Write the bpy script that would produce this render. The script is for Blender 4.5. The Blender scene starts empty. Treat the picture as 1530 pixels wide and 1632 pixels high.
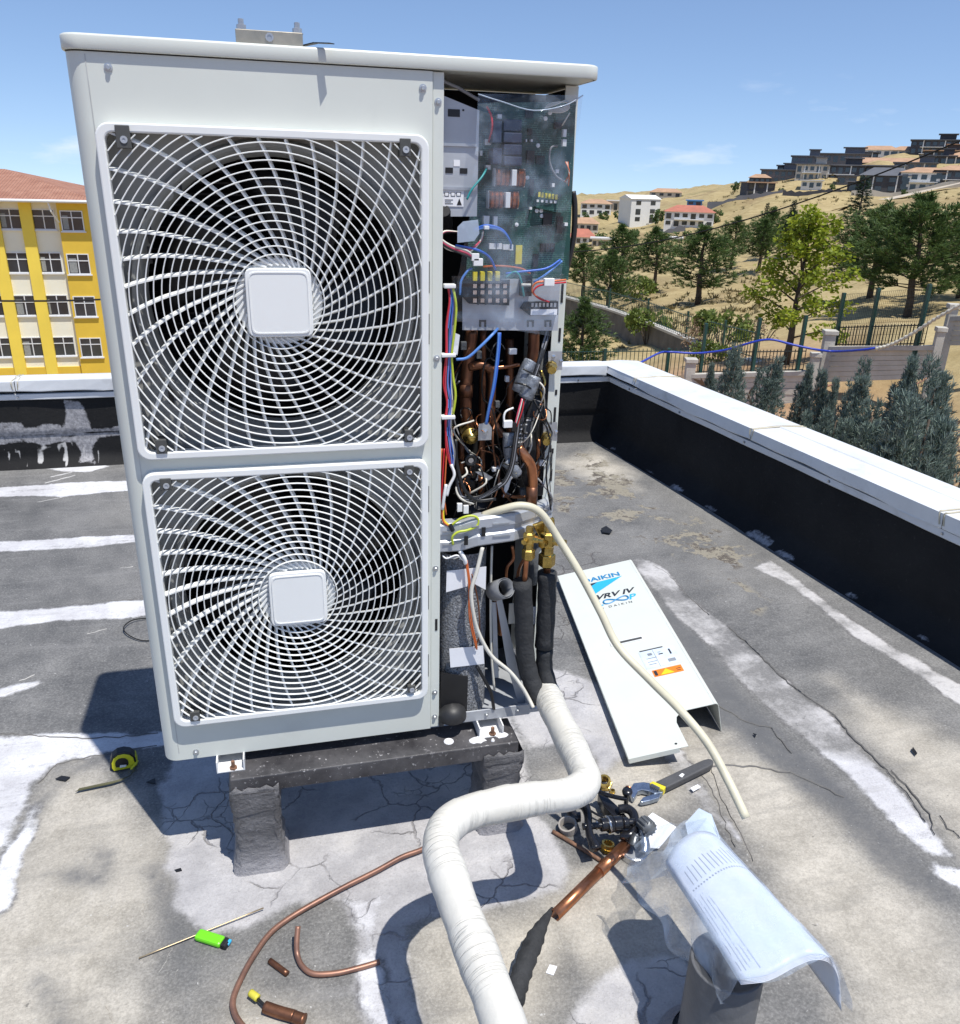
import bpy, bmesh, math, random
import numpy as np
from mathutils import Vector, Matrix

# ------------------------------------------------------------ camera, sky, sun, exposure
SC = bpy.context.scene
COL = SC.collection
CAM = np.array([0.3081, -1.6458, 1.2435]); FPX = 1314.95
EUL = (math.radians(68.1177), math.radians(-1.4562), math.radians(-13.7315))
cam_data = bpy.data.cameras.new('camera')
cam_data.sensor_fit = 'HORIZONTAL'; cam_data.sensor_width = 36.0
cam_data.lens = 36.0 * FPX / 1530.0
cam_data.clip_start = 0.05; cam_data.clip_end = 12000
cam = bpy.data.objects.new('camera', cam_data); COL.objects.link(cam)
cam.location = CAM; cam.rotation_euler = EUL
SC.camera = cam

SUN_DIR = Vector((-0.188, 0.336, -1.0)).normalized()          # the way the light travels
world = bpy.data.worlds.new('World'); SC.world = world; world.use_nodes = True
wn = world.node_tree; wn.nodes.clear()
wo = wn.nodes.new('ShaderNodeOutputWorld'); wb = wn.nodes.new('ShaderNodeBackground')
sky = wn.nodes.new('ShaderNodeTexSky'); sky.sky_type = 'NISHITA'; sky.sun_disc = False
sky.sun_elevation = math.radians(68.9); sky.sun_rotation = math.radians(150.8)
sky.altitude = 900; sky.air_density = 1.0; sky.dust_density = 0.25; sky.ozone_density = 7.0
wtc = wn.nodes.new('ShaderNodeTexCoord')
# the true horizon lies a little below the level line (the ground falls away to the valley)
wadd = wn.nodes.new('ShaderNodeVectorMath'); wadd.operation = 'ADD'; wadd.inputs[1].default_value = (0, 0, 0.09)
wnorm = wn.nodes.new('ShaderNodeVectorMath'); wnorm.operation = 'NORMALIZE'
wn.links.new(wtc.outputs['Generated'], wadd.inputs[0]); wn.links.new(wadd.outputs[0], wnorm.inputs[0])
wn.links.new(wnorm.outputs[0], sky.inputs['Vector'])
# small fair-weather clouds low over the valley
wmap = wn.nodes.new('ShaderNodeMapping'); wmap.inputs['Scale'].default_value = (5.0, 5.0, 19.0)
wmap.inputs['Location'].default_value = (1.7, 0.35, 0.2)
wnoi = wn.nodes.new('ShaderNodeTexNoise'); wnoi.inputs['Scale'].default_value = 1.0; wnoi.inputs['Detail'].default_value = 7; wnoi.inputs['Roughness'].default_value = 0.55
wn.links.new(wtc.outputs['Generated'], wmap.inputs['Vector']); wn.links.new(wmap.outputs[0], wnoi.inputs['Vector'])
wr = wn.nodes.new('ShaderNodeMapRange'); wr.inputs[1].default_value = 0.60; wr.inputs[2].default_value = 0.74
wn.links.new(wnoi.outputs['Fac'], wr.inputs[0])
wsep = wn.nodes.new('ShaderNodeSeparateXYZ'); wn.links.new(wtc.outputs['Generated'], wsep.inputs[0])
wband = wn.nodes.new('ShaderNodeMapRange'); wband.inputs[1].default_value = 0.13; wband.inputs[2].default_value = 0.05
wn.links.new(wsep.outputs[2], wband.inputs[0])
wm2 = wn.nodes.new('ShaderNodeMath'); wm2.operation = 'MULTIPLY'
wn.links.new(wr.outputs[0], wm2.inputs[0]); wn.links.new(wband.outputs[0], wm2.inputs[1])
wm3 = wn.nodes.new('ShaderNodeMath'); wm3.operation = 'MULTIPLY'; wm3.inputs[1].default_value = 0.6
wn.links.new(wm2.outputs[0], wm3.inputs[0])
wmix = wn.nodes.new('ShaderNodeMix'); wmix.data_type = 'RGBA'
wmix.inputs[7].default_value = (6.6, 7.0, 7.7, 1)
wbal = wn.nodes.new('ShaderNodeMix'); wbal.data_type = 'RGBA'; wbal.blend_type = 'MULTIPLY'; wbal.inputs[0].default_value = 1.0; wbal.inputs[7].default_value = (1.31, 1.15, 1.06, 1)   # camera white balance
wn.links.new(sky.outputs[0], wbal.inputs[6])
wn.links.new(wm3.outputs[0], wmix.inputs[0]); wn.links.new(wbal.outputs[2], wmix.inputs[6])
wn.links.new(wmix.outputs[2], wb.inputs['Color']); wb.inputs['Strength'].default_value = 0.133
wn.links.new(wb.outputs[0], wo.inputs[0])

sl = bpy.data.lights.new('sun', 'SUN'); sl.energy = 4.75; sl.angle = math.radians(0.53); sl.color = (1.0, 0.97, 0.91)
so = bpy.data.objects.new('sun', sl); COL.objects.link(so)
so.rotation_euler = SUN_DIR.to_track_quat('-Z', 'Y').to_euler(); so.location = (3, -6, 16)
SC.view_settings.view_transform = 'Standard'; SC.view_settings.look = 'None'
SC.view_settings.exposure = 0.16; SC.view_settings.gamma = 1.0; SC.view_settings.use_curve_mapping = False
SC.render.engine = 'CYCLES'
SC.cycles.max_bounces = 8; SC.cycles.transparent_max_bounces = 12; SC.cycles.use_denoising = True

# ------------------------------------------------------------ surveying helpers: a sight line met with a real plane
RM = np.array(cam.rotation_euler.to_matrix())
ZR = -0.30                                                      # roof level (the unit's base is z = 0)
def ray(px, py): return RM @ np.array([(px - 765) / FPX, -(py - 816) / FPX, -1.0])
def G(px, py, h=0.0):
    d = ray(px, py); t = (ZR + h - CAM[2]) / d[2]; return Vector(CAM + d * t)
def PY(px, py, y=0.0):
    d = ray(px, py); t = (y - CAM[1]) / d[1]; return Vector(CAM + d * t)
def PX(px, py, x):
    d = ray(px, py); t = (x - CAM[0]) / d[0]; return Vector(CAM + d * t)
def PD(px, py, dist):
    d = ray(px, py); t = dist / math.hypot(d[0], d[1]); return Vector(CAM + d * t)
rnd = random.Random(11)

# ------------------------------------------------------------ mesh builder
class MB:
    def __init__(s): s.v = []; s.f = []
    def add(s, vs, fs):
        n = len(s.v); s.v += [tuple(p) for p in vs]; s.f += [tuple(i + n for i in f) for f in fs]; return s
    def box(s, c, d, R=None):
        c = Vector(c); hx, hy, hz = d[0] / 2, d[1] / 2, d[2] / 2
        vs = [Vector((x, y, z)) for x in (-hx, hx) for y in (-hy, hy) for z in (-hz, hz)]
        if R is not None: vs = [R @ p for p in vs]
        return s.add([c + p for p in vs], [(0, 1, 3, 2), (4, 6, 7, 5), (0, 4, 5, 1), (2, 3, 7, 6), (0, 2, 6, 4), (1, 5, 7, 3)])
    def bx(s, x0, x1, y0, y1, z0, z1): return s.box(((x0 + x1) / 2, (y0 + y1) / 2, (z0 + z1) / 2), (x1 - x0, y1 - y0, z1 - z0))
    def tube(s, pts, r, n=8, cap=True):
        pts = [Vector(p) for p in pts]; m = len(pts)
        rs = r if isinstance(r, (list, tuple)) else [r] * m
        T = []
        for i in range(m):
            t = pts[min(i + 1, m - 1)] - pts[max(i - 1, 0)]
            T.append(t.normalized() if t.length > 1e-9 else Vector((0, 0, 1)))
        a = T[0].orthogonal().normalized(); vs = []
        for i in range(m):
            a = (a - T[i] * a.dot(T[i]))
            a = a.normalized() if a.length > 1e-6 else T[i].orthogonal().normalized()
            b = T[i].cross(a)
            for k in range(n):
                w = 2 * math.pi * k / n
                vs.append(pts[i] + (a * math.cos(w) + b * math.sin(w)) * rs[i])
        fs = [(i * n + k, i * n + (k + 1) % n, (i + 1) * n + (k + 1) % n, (i + 1) * n + k) for i in range(m - 1) for k in range(n)]
        if cap: fs += [tuple(range(n - 1, -1, -1)), tuple((m - 1) * n + k for k in range(n))]
        return s.add(vs, fs)
    def cyl(s, a, b, r, r2=None, n=16, cap=True):
        return s.tube([a, b], [r, r if r2 is None else r2], n, cap)
    def lathe(s, prof, o, ax=(0, 0, 1), n=24):
        ax = Vector(ax).normalized(); a = ax.orthogonal().normalized(); b = ax.cross(a); o = Vector(o); vs = []
        for r, h in prof:
            for k in range(n):
                w = 2 * math.pi * k / n; vs.append(o + ax * h + (a * math.cos(w) + b * math.sin(w)) * r)
        fs = [(i * n + k, i * n + (k + 1) % n, (i + 1) * n + (k + 1) % n, (i + 1) * n + k) for i in range(len(prof) - 1) for k in range(n)]
        return s.add(vs, fs)
    def prism(s, poly, ext):
        ext = Vector(ext); poly = [Vector(p) for p in poly]; n = len(poly)
        return s.add(poly + [p + ext for p in poly], [tuple(range(n)), tuple(range(2 * n - 1, n - 1, -1))] + [(k, k + n, (k + 1) % n + n, (k + 1) % n) for k in range(n)])
    def ring(s, outer, inner, ext):
        ext = Vector(ext); n = len(outer); o = [Vector(p) for p in outer]; i = [Vector(p) for p in inner]
        vs = o + i + [p + ext for p in o] + [p + ext for p in i]; fs = []
        for k in range(n):
            j = (k + 1) % n
            fs += [(k, j, n + j, n + k), (2 * n + k, 3 * n + k, 3 * n + j, 2 * n + j), (k, 2 * n + k, 2 * n + j, j), (n + k, n + j, 3 * n + j, 3 * n + k)]
        return s.add(vs, fs)
    def grid(s, rows, flip=False):
        m, n = len(rows), len(rows[0]); vs = [p for r in rows for p in r]
        fs = [(i * n + k, i * n + k + 1, (i + 1) * n + k + 1, (i + 1) * n + k) for i in range(m - 1) for k in range(n - 1)]
        if flip: fs = [f[::-1] for f in fs]
        return s.add(vs, fs)
    def mesh(s, name, smooth=False, fix=True):
        me = bpy.data.meshes.new(name); me.from_pydata(s.v, [], s.f)
        if fix:
            b = bmesh.new(); b.from_mesh(me); bmesh.ops.recalc_face_normals(b, faces=b.faces); b.to_mesh(me); b.free()
        if smooth:
            me.polygons.foreach_set('use_smooth', [True] * len(me.polygons))
        me.update(); return me
    def obj(s, name, m, parent=None, smooth=False, bev=0, fix=True, thick=0, sub=0):
        me = s.mesh(name, smooth, fix)
        o = link(name, me, m, parent)
        if thick:
            q = o.modifiers.new('thick', 'SOLIDIFY'); q.thickness = thick; q.offset = 0
        if bev:
            q = o.modifiers.new('edge', 'BEVEL'); q.width = bev; q.segments = 2; q.limit_method = 'ANGLE'; q.angle_limit = math.radians(40)
            if not smooth: q.harden_normals = False
        if sub:
            q = o.modifiers.new('sub', 'SUBSURF'); q.levels = sub; q.render_levels = sub
        return o
def islands(mb):
    """split a builder into its separate pieces"""
    par = list(range(len(mb.v)))
    def find(i):
        while par[i] != i: par[i] = par[par[i]]; i = par[i]
        return i
    for f in mb.f:
        for k in f[1:]:
            a, b = find(f[0]), find(k)
            if a != b: par[b] = a
    groups = {}
    for f in mb.f: groups.setdefault(find(f[0]), []).append(f)
    out = []
    for fs in groups.values():
        ids = sorted({i for f in fs for i in f}); mp = {i: k for k, i in enumerate(ids)}; q = MB(); q.add([mb.v[i] for i in ids], [tuple(mp[i] for i in f) for f in fs]); out.append(q)
    return out
def each(mb, name, m, parent=None, **k): return [q.obj(name, m, parent, **k) for q in islands(mb)]
def world_loc(o):
    p = Vector((0, 0, 0))
    while o is not None: p = p + o.location; o = o.parent
    return p
def link(name, me, m, parent=None):
    if m is not None and not me.materials: me.materials.append(m)
    o = bpy.data.objects.new(name, me); COL.objects.link(o)
    if parent is not None:
        o.parent = parent; o.matrix_parent_inverse = Matrix.Translation(-world_loc(parent)) if parent.type == 'EMPTY' else Matrix.Identity(4)
    return o
def thing(name, label, cat, loc=(0, 0, 0), group=None):
    o = bpy.data.objects.new(name, None); COL.objects.link(o); o.location = loc; o.empty_display_size = 0.1
    return tag(o, label, cat, group)
def tag(o, label, cat, group=None):
    o['label'] = label; o['category'] = cat; o['kind'] = 'thing'
    if group: o['group'] = group
    return o
def kind(o, k): o['kind'] = k; return o
def cr(pts, k=6):
    """a smooth curve through the points"""
    P = [Vector(p) for p in pts]; P = [P[0] * 2 - P[1]] + P + [P[-1] * 2 - P[-2]]; out = []
    for i in range(1, len(P) - 2):
        p0, p1, p2, p3 = P[i - 1:i + 3]
        for j in range(k):
            t = j / k
            out.append(0.5 * ((2 * p1) + (p2 - p0) * t + (2 * p0 - 5 * p1 + 4 * p2 - p3) * t * t + (3 * p1 - p0 - 3 * p2 + p3) * t ** 3))
    return out + [P[-2]]
def rrect(w, h, r, n=5):
    out = []
    for cx, cy, a0 in ((w / 2 - r, h / 2 - r, 0), (-w / 2 + r, h / 2 - r, 90), (-w / 2 + r, -h / 2 + r, 180), (w / 2 - r, -h / 2 + r, 270)):
        for k in range(n + 1):
            a = math.radians(a0 + 90 * k / n); out.append((cx + r * math.cos(a), cy + r * math.sin(a)))
    return out
def xz(poly, cx, cz, y): return [Vector((cx + a, y, cz + b)) for a, b in poly]

# ------------------------------------------------------------ materials
def nt(name):
    m = bpy.data.materials.new(name); m.use_nodes = True; t = m.node_tree; t.nodes.clear()
    o = t.nodes.new('ShaderNodeOutputMaterial'); b = t.nodes.new('ShaderNodeBsdfPrincipled'); t.links.new(b.outputs[0], o.inputs[0])
    return m, t, b, o
class NB:
    """terse node wiring"""
    def __init__(s, t): s.t = t
    def n(s, typ, ins=None, **kw):
        q = s.t.nodes.new(typ)
        for k, v in kw.items(): setattr(q, k, v)
        for k, v in (ins or {}).items(): s.set(q.inputs[k], v)
        return q
    def set(s, sock, v):
        if isinstance(v, bpy.types.NodeSocket): s.t.links.new(v, sock)
        else: sock.default_value = v
    def math(s, op, a, b=0.0, clamp=False):
        q = s.n('ShaderNodeMath', operation=op, use_clamp=clamp); s.set(q.inputs[0], a); s.set(q.inputs[1], b); return q.outputs[0]
    def mix(s, f, a, b):
        q = s.n('ShaderNodeMix', data_type='RGBA'); s.set(q.inputs[0], f); s.set(q.inputs[6], a); s.set(q.inputs[7], b); return q.outputs[2]
    def noise(s, vec, scale, detail=6, rough=0.6):
        q = s.n('ShaderNodeTexNoise', {'Scale': scale, 'Detail': detail, 'Roughness': rough})
        if vec is not None: s.t.links.new(vec, q.inputs['Vector'])
        return q.outputs['Fac']
    def rng(s, v, a, b, c=0.0, d=1.0, smooth=False):
        q = s.n('ShaderNodeMapRange'); q.interpolation_type = 'SMOOTHSTEP' if smooth else 'LINEAR'
        s.set(q.inputs[0], v); q.inputs[1].default_value = a; q.inputs[2].default_value = b; q.inputs[3].default_value = c; q.inputs[4].default_value = d
        return q.outputs[0]
def c4(c): return (c[0], c[1], c[2], 1.0)
def mat(name, col, rough=0.5, metal=0.0, var=0.12, scale=12.0, bump=0.0, bscale=120.0, col2=None, spec=None, grime=0.0):
    m, t, b, o = nt(name); q = NB(t); tc = q.n('ShaderNodeTexCoord').outputs['Object']
    f = q.noise(tc, scale, 6, 0.62)
    c2 = col2 or tuple(x * (1 - var * 2) for x in col); c1 = col if col2 else tuple(min(1, x * (1 + var)) for x in col)
    c = q.mix(q.rng(f, 0.3, 0.7), c4(c2), c4(c1))
    if grime:
        g = q.noise(tc, 5.5, 8, 0.7); c = q.mix(q.rng(g, 0.56, 0.74, 0, grime), c, (0.20, 0.18, 0.15, 1))
    t.links.new(c, b.inputs['Base Color']); b.inputs['Metallic'].default_value = metal
    t.links.new(q.rng(f, 0.2, 0.8, max(0.02, rough - 0.08), min(1, rough + 0.08)), b.inputs['Roughness'])
    if spec is not None: b.inputs['Specular IOR Level'].default_value = spec
    if bump:
        h = q.noise(tc, bscale, 5, 0.6); bp = q.n('ShaderNodeBump', {'Strength': bump, 'Distance': 0.01, 'Height': h})
        t.links.new(bp.outputs[0], b.inputs['Normal'])
    return m
M = {}
M['casing'] = mat('casing_paint', (0.64, 0.66, 0.605), 0.38, var=0.02, scale=4, bump=0.02, bscale=900, grime=0.10)
M['casing_lit'] = M['casing']
M['grille'] = mat('grille_plastic', (0.80, 0.805, 0.78), 0.42, var=0.02, scale=6)
M['shroud'] = mat('shroud_plastic', (0.29, 0.29, 0.275), 0.6, var=0.05, scale=8)
M['clip'] = mat('clip_dark_plastic', (0.075, 0.075, 0.07), 0.55, var=0.1)
M['black'] = mat('black_plastic', (0.012, 0.012, 0.013), 0.45, var=0.2)
M['blackmat'] = mat('matt_black', (0.010, 0.010, 0.011), 0.85, var=0.2)
M['galv'] = mat('galvanised_steel', (0.50, 0.52, 0.54), 0.42, 0.75, var=0.08, scale=40)
M['zinc'] = mat('zinc_plate', (0.47, 0.49, 0.52), 0.5, 0.35, var=0.06, scale=18)
M['stainless'] = mat('stainless_plate', (0.46, 0.41, 0.32), 0.36, 0.7, var=0.12, scale=25)
M['steel'] = mat('bright_steel', (0.62, 0.63, 0.65), 0.25, 0.95, var=0.1, scale=60)
M['bluesteel'] = mat('chrome_steel', (0.38, 0.44, 0.53), 0.28, 0.9, var=0.12, scale=50)
M['brass'] = mat('brass', (0.62, 0.44, 0.13), 0.27, 0.95, var=0.15, scale=60)
M['copper'] = mat('copper_clean', (0.62, 0.27, 0.13), 0.33, 0.9, scale=25, col2=(0.33, 0.13, 0.07))
M['copperdull'] = mat('copper_dull', (0.30, 0.135, 0.07), 0.42, 0.75, scale=18, col2=(0.12, 0.055, 0.035))
M['copperlen'] = mat('copper_weathered', (0.36, 0.19, 0.13), 0.45, 0.55, scale=14, col2=(0.17, 0.095, 0.075))
M['rust'] = mat('rusty_rod', (0.24, 0.13, 0.08), 0.7, 0.2, scale=60, var=0.25)
M['foam'] = mat('black_foam', (0.030, 0.031, 0.033), 0.8, var=0.2, scale=22, bump=0.5, bscale=70)
M['foamgrey'] = mat('grey_foam', (0.11, 0.115, 0.12), 0.85, var=0.2, scale=22, bump=0.4, bscale=60)
M['white'] = mat('white_plastic', (0.78, 0.78, 0.77), 0.4, var=0.03)
M['paper'] = mat('white_paper', (0.80, 0.80, 0.82), 0.75, var=0.02, bump=0.05, bscale=60)
M['cream'] = mat('cream_hose', (0.60, 0.56, 0.42), 0.5, var=0.06, scale=9, grime=0.35)
M['whitecable'] = mat('white_cable', (0.66, 0.63, 0.55), 0.45, var=0.05, grime=0.2)
for nm, c in dict(red=(0.55, 0.02, 0.03), blue=(0.03, 0.13, 0.55), lblue=(0.10, 0.25, 0.62), pink=(0.62, 0.07, 0.13), orange=(0.62, 0.15, 0.04), teal=(0.03, 0.33, 0.33), violet=(0.20, 0.17, 0.42), greenyellow=(0.50, 0.58, 0.05), yellow=(0.75, 0.62, 0.03), grey=(0.22, 0.22, 0.23)).items():
    M['w_' + nm] = mat('wire_' + nm, c, 0.4, var=0.06)
# ============================================================ THE LARGE STRUCTURE
# ------------------------------------------------------------ terrain round the building
YARD = -6.2
CP = []   # (azimuth, ln distance, elevation slope)
def cp_px(px, py, d):
    p = PD(px, py, d); v = np.array(p) - CAM; CP.append((math.atan2(v[0], v[1]), math.log(d), v[2] / d))
def cp_z(az, d, z): CP.append((math.radians(az), math.log(d), (z - CAM[2]) / d))
for q in [(1090, 612, 27.5), (1200, 598, 27.5), (1300, 585, 27.5), (1390, 573, 27.5), (1450, 570, 27.5), (1545, 560, 27.5),
          (1090, 640, 25), (1200, 662, 24.8), (1300, 660, 24.8), (1400, 652, 24.8), (1460, 648, 24.8), (1550, 612, 24.8), (1400, 720, 20), (1530, 700, 20), (1250, 700, 20),
          (1463, 505, 44), (1280, 588, 30), (1280, 520, 40), (1125, 487, 68), (1213, 437, 95), (1052, 465, 84), (973, 500, 72), (935, 478, 84), (1400, 450, 62), (1530, 470, 52),
          (1000, 560, 44), (950, 575, 42), (1100, 540, 44), (880, 560, 44), (1180, 500, 52),
          (1250, 352, 210), (1400, 310, 288), (1130, 362, 262), (1030, 358, 300), (950, 345, 330), (930, 395, 200), (1080, 398, 190), (1200, 396, 145), (1350, 400, 130), (1500, 372, 125),
          (1530, 325, 215), (1480, 303, 290), (1520, 262, 345), (1400, 262, 335), (1300, 288, 320), (1220, 292, 322), (1180, 315, 300),
          (1520, 240, 430), (1420, 246, 420), (1330, 262, 410), (1210, 292, 400), (1100, 312, 430), (950, 324, 460), (800, 322, 480),
          (1120, 470, 78), (1180, 450, 88)]:
    cp_px(*q)
for az in (-60, -45, -35, -28, -22, -16, -12):
    cp_z(az, 10, -11); cp_z(az, 18, -13)
    cp_z(az, 30, -15); cp_z(az, 62, -18); cp_z(az, 120, -18); cp_z(az, 450, -26)
for az in (-4, 2, 8):
    cp_z(az, 20, -6.4); cp_z(az, 44, -8.0); cp_z(az, 90, -13); cp_z(az, 200, -20)
for az in (-10, 5, 15, 25, 35, 45, 60, 75):
    cp_z(az, 6, YARD); cp_z(az, 12, YARD); cp_z(az, 16, YARD)
for az in (55, 75):
    cp_z(az, 27, -3.5); cp_z(az, 100, 6); cp_z(az, 300, 26); cp_z(az, 430, 42)
for az in (-170, -140, -110, -85, 95, 120, 150, 175):
    cp_z(az, 6, YARD); cp_z(az, 30, YARD - .5); cp_z(az, 200, -9); cp_z(az, 450, -10)
for az in range(-175, 180, 25):
    cp_z(az, 1400, -30); cp_z(az, 5000, -150)
CP = np.array(CP); AZS = 1.6
def feat(az, ld): return np.stack([np.cos(az) * AZS * 1.5, np.sin(az) * AZS * 1.5, ld], -1)
_F = feat(CP[:, 0], CP[:, 1])
_K = np.linalg.norm(_F[:, None] - _F[None], axis=-1)
_n = len(CP); _A = np.zeros((_n + 1, _n + 1)); _A[:_n, :_n] = -_K - np.eye(_n) * 0.002; _A[:_n, _n] = 1; _A[_n, :_n] = 1
_W = np.linalg.solve(_A, np.append(CP[:, 2], 0))
def terrain(x, y):
    x = np.atleast_1d(np.asarray(x, float)); y = np.atleast_1d(np.asarray(y, float))
    dx, dy = x - CAM[0], y - CAM[1]; d = np.maximum(np.hypot(dx, dy), 4.0); az = np.arctan2(dx, dy); ld = np.log(d)
    f = feat(az, ld); out = np.zeros(len(x))
    for i in range(0, len(x), 4000):
        k = np.linalg.norm(f[i:i + 4000, None] - _F[None], axis=-1); out[i:i + 4000] = -(k @ _W[:_n]) + _W[_n]
    z = CAM[2] + d * out
    z += 0.010 * d ** 0.75 * (np.sin(x * 0.31 + 1.3) * np.cos(y * 0.27) + 0.6 * np.sin(x * 0.83 + y * 0.61) + 0.4 * np.sin(x * 1.9 - y * 1.4)) * (d > 18)
    return z
def TZ(x, y): return float(terrain(x, y)[0])
def on_ground(px, d, sink=0.0):
    """ground point seen in column px at distance d"""
    p = PD(px, 400, d); return Vector((p.x, p.y, TZ(p.x, p.y) - sink))
NA, ND = 300, 190
azs = np.concatenate([np.radians(np.linspace(-62, 62, 230)), np.radians(np.linspace(66, 294, NA - 230))])
ds = np.exp(np.linspace(math.log(4.0), math.log(6500), ND))
AA, DD = np.meshgrid(azs, ds, indexing='ij')
tx, ty = CAM[0] + DD * np.sin(AA), CAM[1] + DD * np.cos(AA)
tzv = terrain(tx.ravel(), ty.ravel())
tv = np.stack([tx.ravel(), ty.ravel(), tzv], 1)
tf = []
for i in range(NA):
    j = (i + 1) % NA
    for k in range(ND - 1): tf.append((i * ND + k, i * ND + k + 1, j * ND + k + 1, j * ND + k))
c0 = len(tv); tv = np.vstack([tv, [[CAM[0], CAM[1], YARD]]])
for i in range(NA): tf.append((i * ND, ((i + 1) % NA) * ND, c0))
me = bpy.data.meshes.new('hillside_ground'); me.from_pydata(tv.tolist(), [], tf); me.polygons.foreach_set('use_smooth', [True] * len(me.polygons))
b_ = bmesh.new(); b_.from_mesh(me); bmesh.ops.recalc_face_normals(b_, faces=b_.faces)
if sum(f.normal.z for f in b_.faces) < 0: bmesh.ops.reverse_faces(b_, faces=b_.faces)
b_.to_mesh(me); b_.free()
m, t, b, o = nt('dry_grass_ground'); q = NB(t); tc = q.n('ShaderNodeTexCoord').outputs['Object']
n1 = q.noise(tc, 0.035, 8, 0.6); n2 = q.noise(tc, 0.45, 8, 0.7); n3 = q.noise(tc, 6.0, 4, 0.7); n4 = q.noise(tc, 0.012, 5, 0.6)
col = q.mix(q.rng(n2, 0.3, 0.7), (0.30, 0.225, 0.105, 1), (0.52, 0.42, 0.225, 1))
col = q.mix(q.rng(n1, 0.52, 0.68, 0, 0.75), col, (0.20, 0.135, 0.08, 1))
col = q.mix(q.rng(n4, 0.52, 0.66, 0, 0.5), col, (0.17, 0.16, 0.07, 1))
col = q.mix(q.rng(n3, 0.35, 0.75, 0, 0.4), col, (0.17, 0.13, 0.06, 1))
sp = q.n('ShaderNodeSeparateXYZ'); t.links.new(tc, sp.inputs[0])
near = q.math('MULTIPLY', q.rng(sp.outputs[2], -5.0, -3.2, 1.0, 0.0), q.rng(sp.outputs[1], 30.0, 24.0, 0.0, 1.0))
col = q.mix(near, col, q.mix(q.rng(n2, 0.3, 0.7), (0.26, 0.14, 0.08, 1), (0.42, 0.27, 0.17, 1)))
t.links.new(col, b.inputs['Base Color']); b.inputs['Roughness'].default_value = 0.95; b.inputs['Specular IOR Level'].default_value = 0.15
bp = q.n('ShaderNodeBump', {'Strength': 0.6, 'Distance': 0.15, 'Height': q.math('ADD', n2, q.math('MULTIPLY', n3, 0.3))}); t.links.new(bp.outputs[0], b.inputs['Normal'])
kind(link('hillside_ground', me, m), 'structure')

# ------------------------------------------------------------ the flat roof, with its coats of paint
def sdf(poly, P):
    """signed distance (inside > 0) from points P (n,2) to a closed polygon"""
    a = np.array(poly, float); b = np.roll(a, -1, 0); d = np.full(len(P), 9e9); ins = np.zeros(len(P), bool)
    for i in range(len(a)):
        e = b[i] - a[i]; w = P - a[i]; tt = np.clip((w @ e) / max(e @ e, 1e-12), 0, 1)
        d = np.minimum(d, ((w - tt[:, None] * e) ** 2).sum(1))
        c = (a[i, 1] > P[:, 1]) != (b[i, 1] > P[:, 1])
        with np.errstate(divide='ignore', invalid='ignore'):
            xx = a[i, 0] + (P[:, 1] - a[i, 1]) * e[0] / (e[1] if e[1] != 0 else 1e-12)
        ins ^= c & (P[:, 0] < xx)
    return np.where(ins, 1, -1) * np.sqrt(d)
def gpoly(pts): return [tuple(G(*p)[:2]) for p in pts]
RX0, RX1, RY0, RY1 = -3.4, 3.1, -4.2, 3.25
nx, ny = 300, 380
gx = np.linspace(RX0, RX1, nx); gy = np.concatenate([np.linspace(RY0, -1.0, 60)[:-1], np.linspace(-1.0, RY1, ny - 59)])
GX, GY = np.meshgrid(gx, gy); P2 = np.stack([GX.ravel(), GY.ravel()], 1)
W_POLY = [
    [(-260, 780), (0, 775), (110, 769), (270, 764), (270, 778), (197, 781), (100, 790), (0, 792), (-260, 798)],
    [(-260, 868), (0, 863), (206, 852), (300, 848), (300, 858), (211, 865), (129, 874), (0, 881), (-260, 890)],
    [(-260, 985), (0, 975), (110, 965), (224, 957), (320, 952), (320, 974), (226, 983), (103, 991), (60, 994), (0, 1002), (-260, 1030)],
    [(-260, 1180), (11, 1173), (55, 1170), (121, 1168), (252, 1164), (330, 1160), (330, 1185), (252, 1190), (180, 1200), (121, 1206), (80, 1220), (58, 1245), (40, 1283), (18, 1318), (-10, 1350), (-260, 1500)],
    [(1007, 893), (1045, 947), (1085, 985), (1132, 1026), (1175, 1078), (1208, 1116), (1263, 1161), (1332, 1217), (1391, 1279), (1450, 1334), (1485, 1359), (1513, 1359), (1490, 1325), (1457, 1282), (1416, 1234), (1364, 1182), (1322, 1134), (1263, 1089), (1215, 1047), (1163, 998), (1097, 950), (1059, 908), (1021, 888)],
    [(1205, 905), (1250, 925), (1294, 953), (1332, 988), (1381, 1023), (1433, 1054), (1530, 1116), (1640, 1190), (1640, 1160), (1530, 1092), (1411, 1025), (1305, 952), (1228, 893)],
    [(1478, 1372), (1530, 1385), (1640, 1430), (1640, 1470), (1530, 1412), (1490, 1390)],
    [(1050, 1165), (1085, 1195), (1115, 1240), (1150, 1285), (1190, 1335), (1180, 1350), (1140, 1310), (1098, 1262), (1062, 1215)],
    [(547, 1432), (571, 1496), (567, 1565), (583, 1632), (610, 1720), (690, 1720), (640, 1632), (612, 1560), (600, 1500), (610, 1450), (640, 1420)],
    [(-20, 1100), (40, 1088), (66, 1085), (60, 1092), (20, 1103), (-20, 1118)],
    [(44, 1318), (55, 1288), (62, 1280), (48, 1330), (29, 1368), (14, 1430), (-30, 1480), (-40, 1440)],
    [(60, 742), (120, 736), (150, 737), (172, 742), (140, 750), (100, 750)],
]
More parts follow.
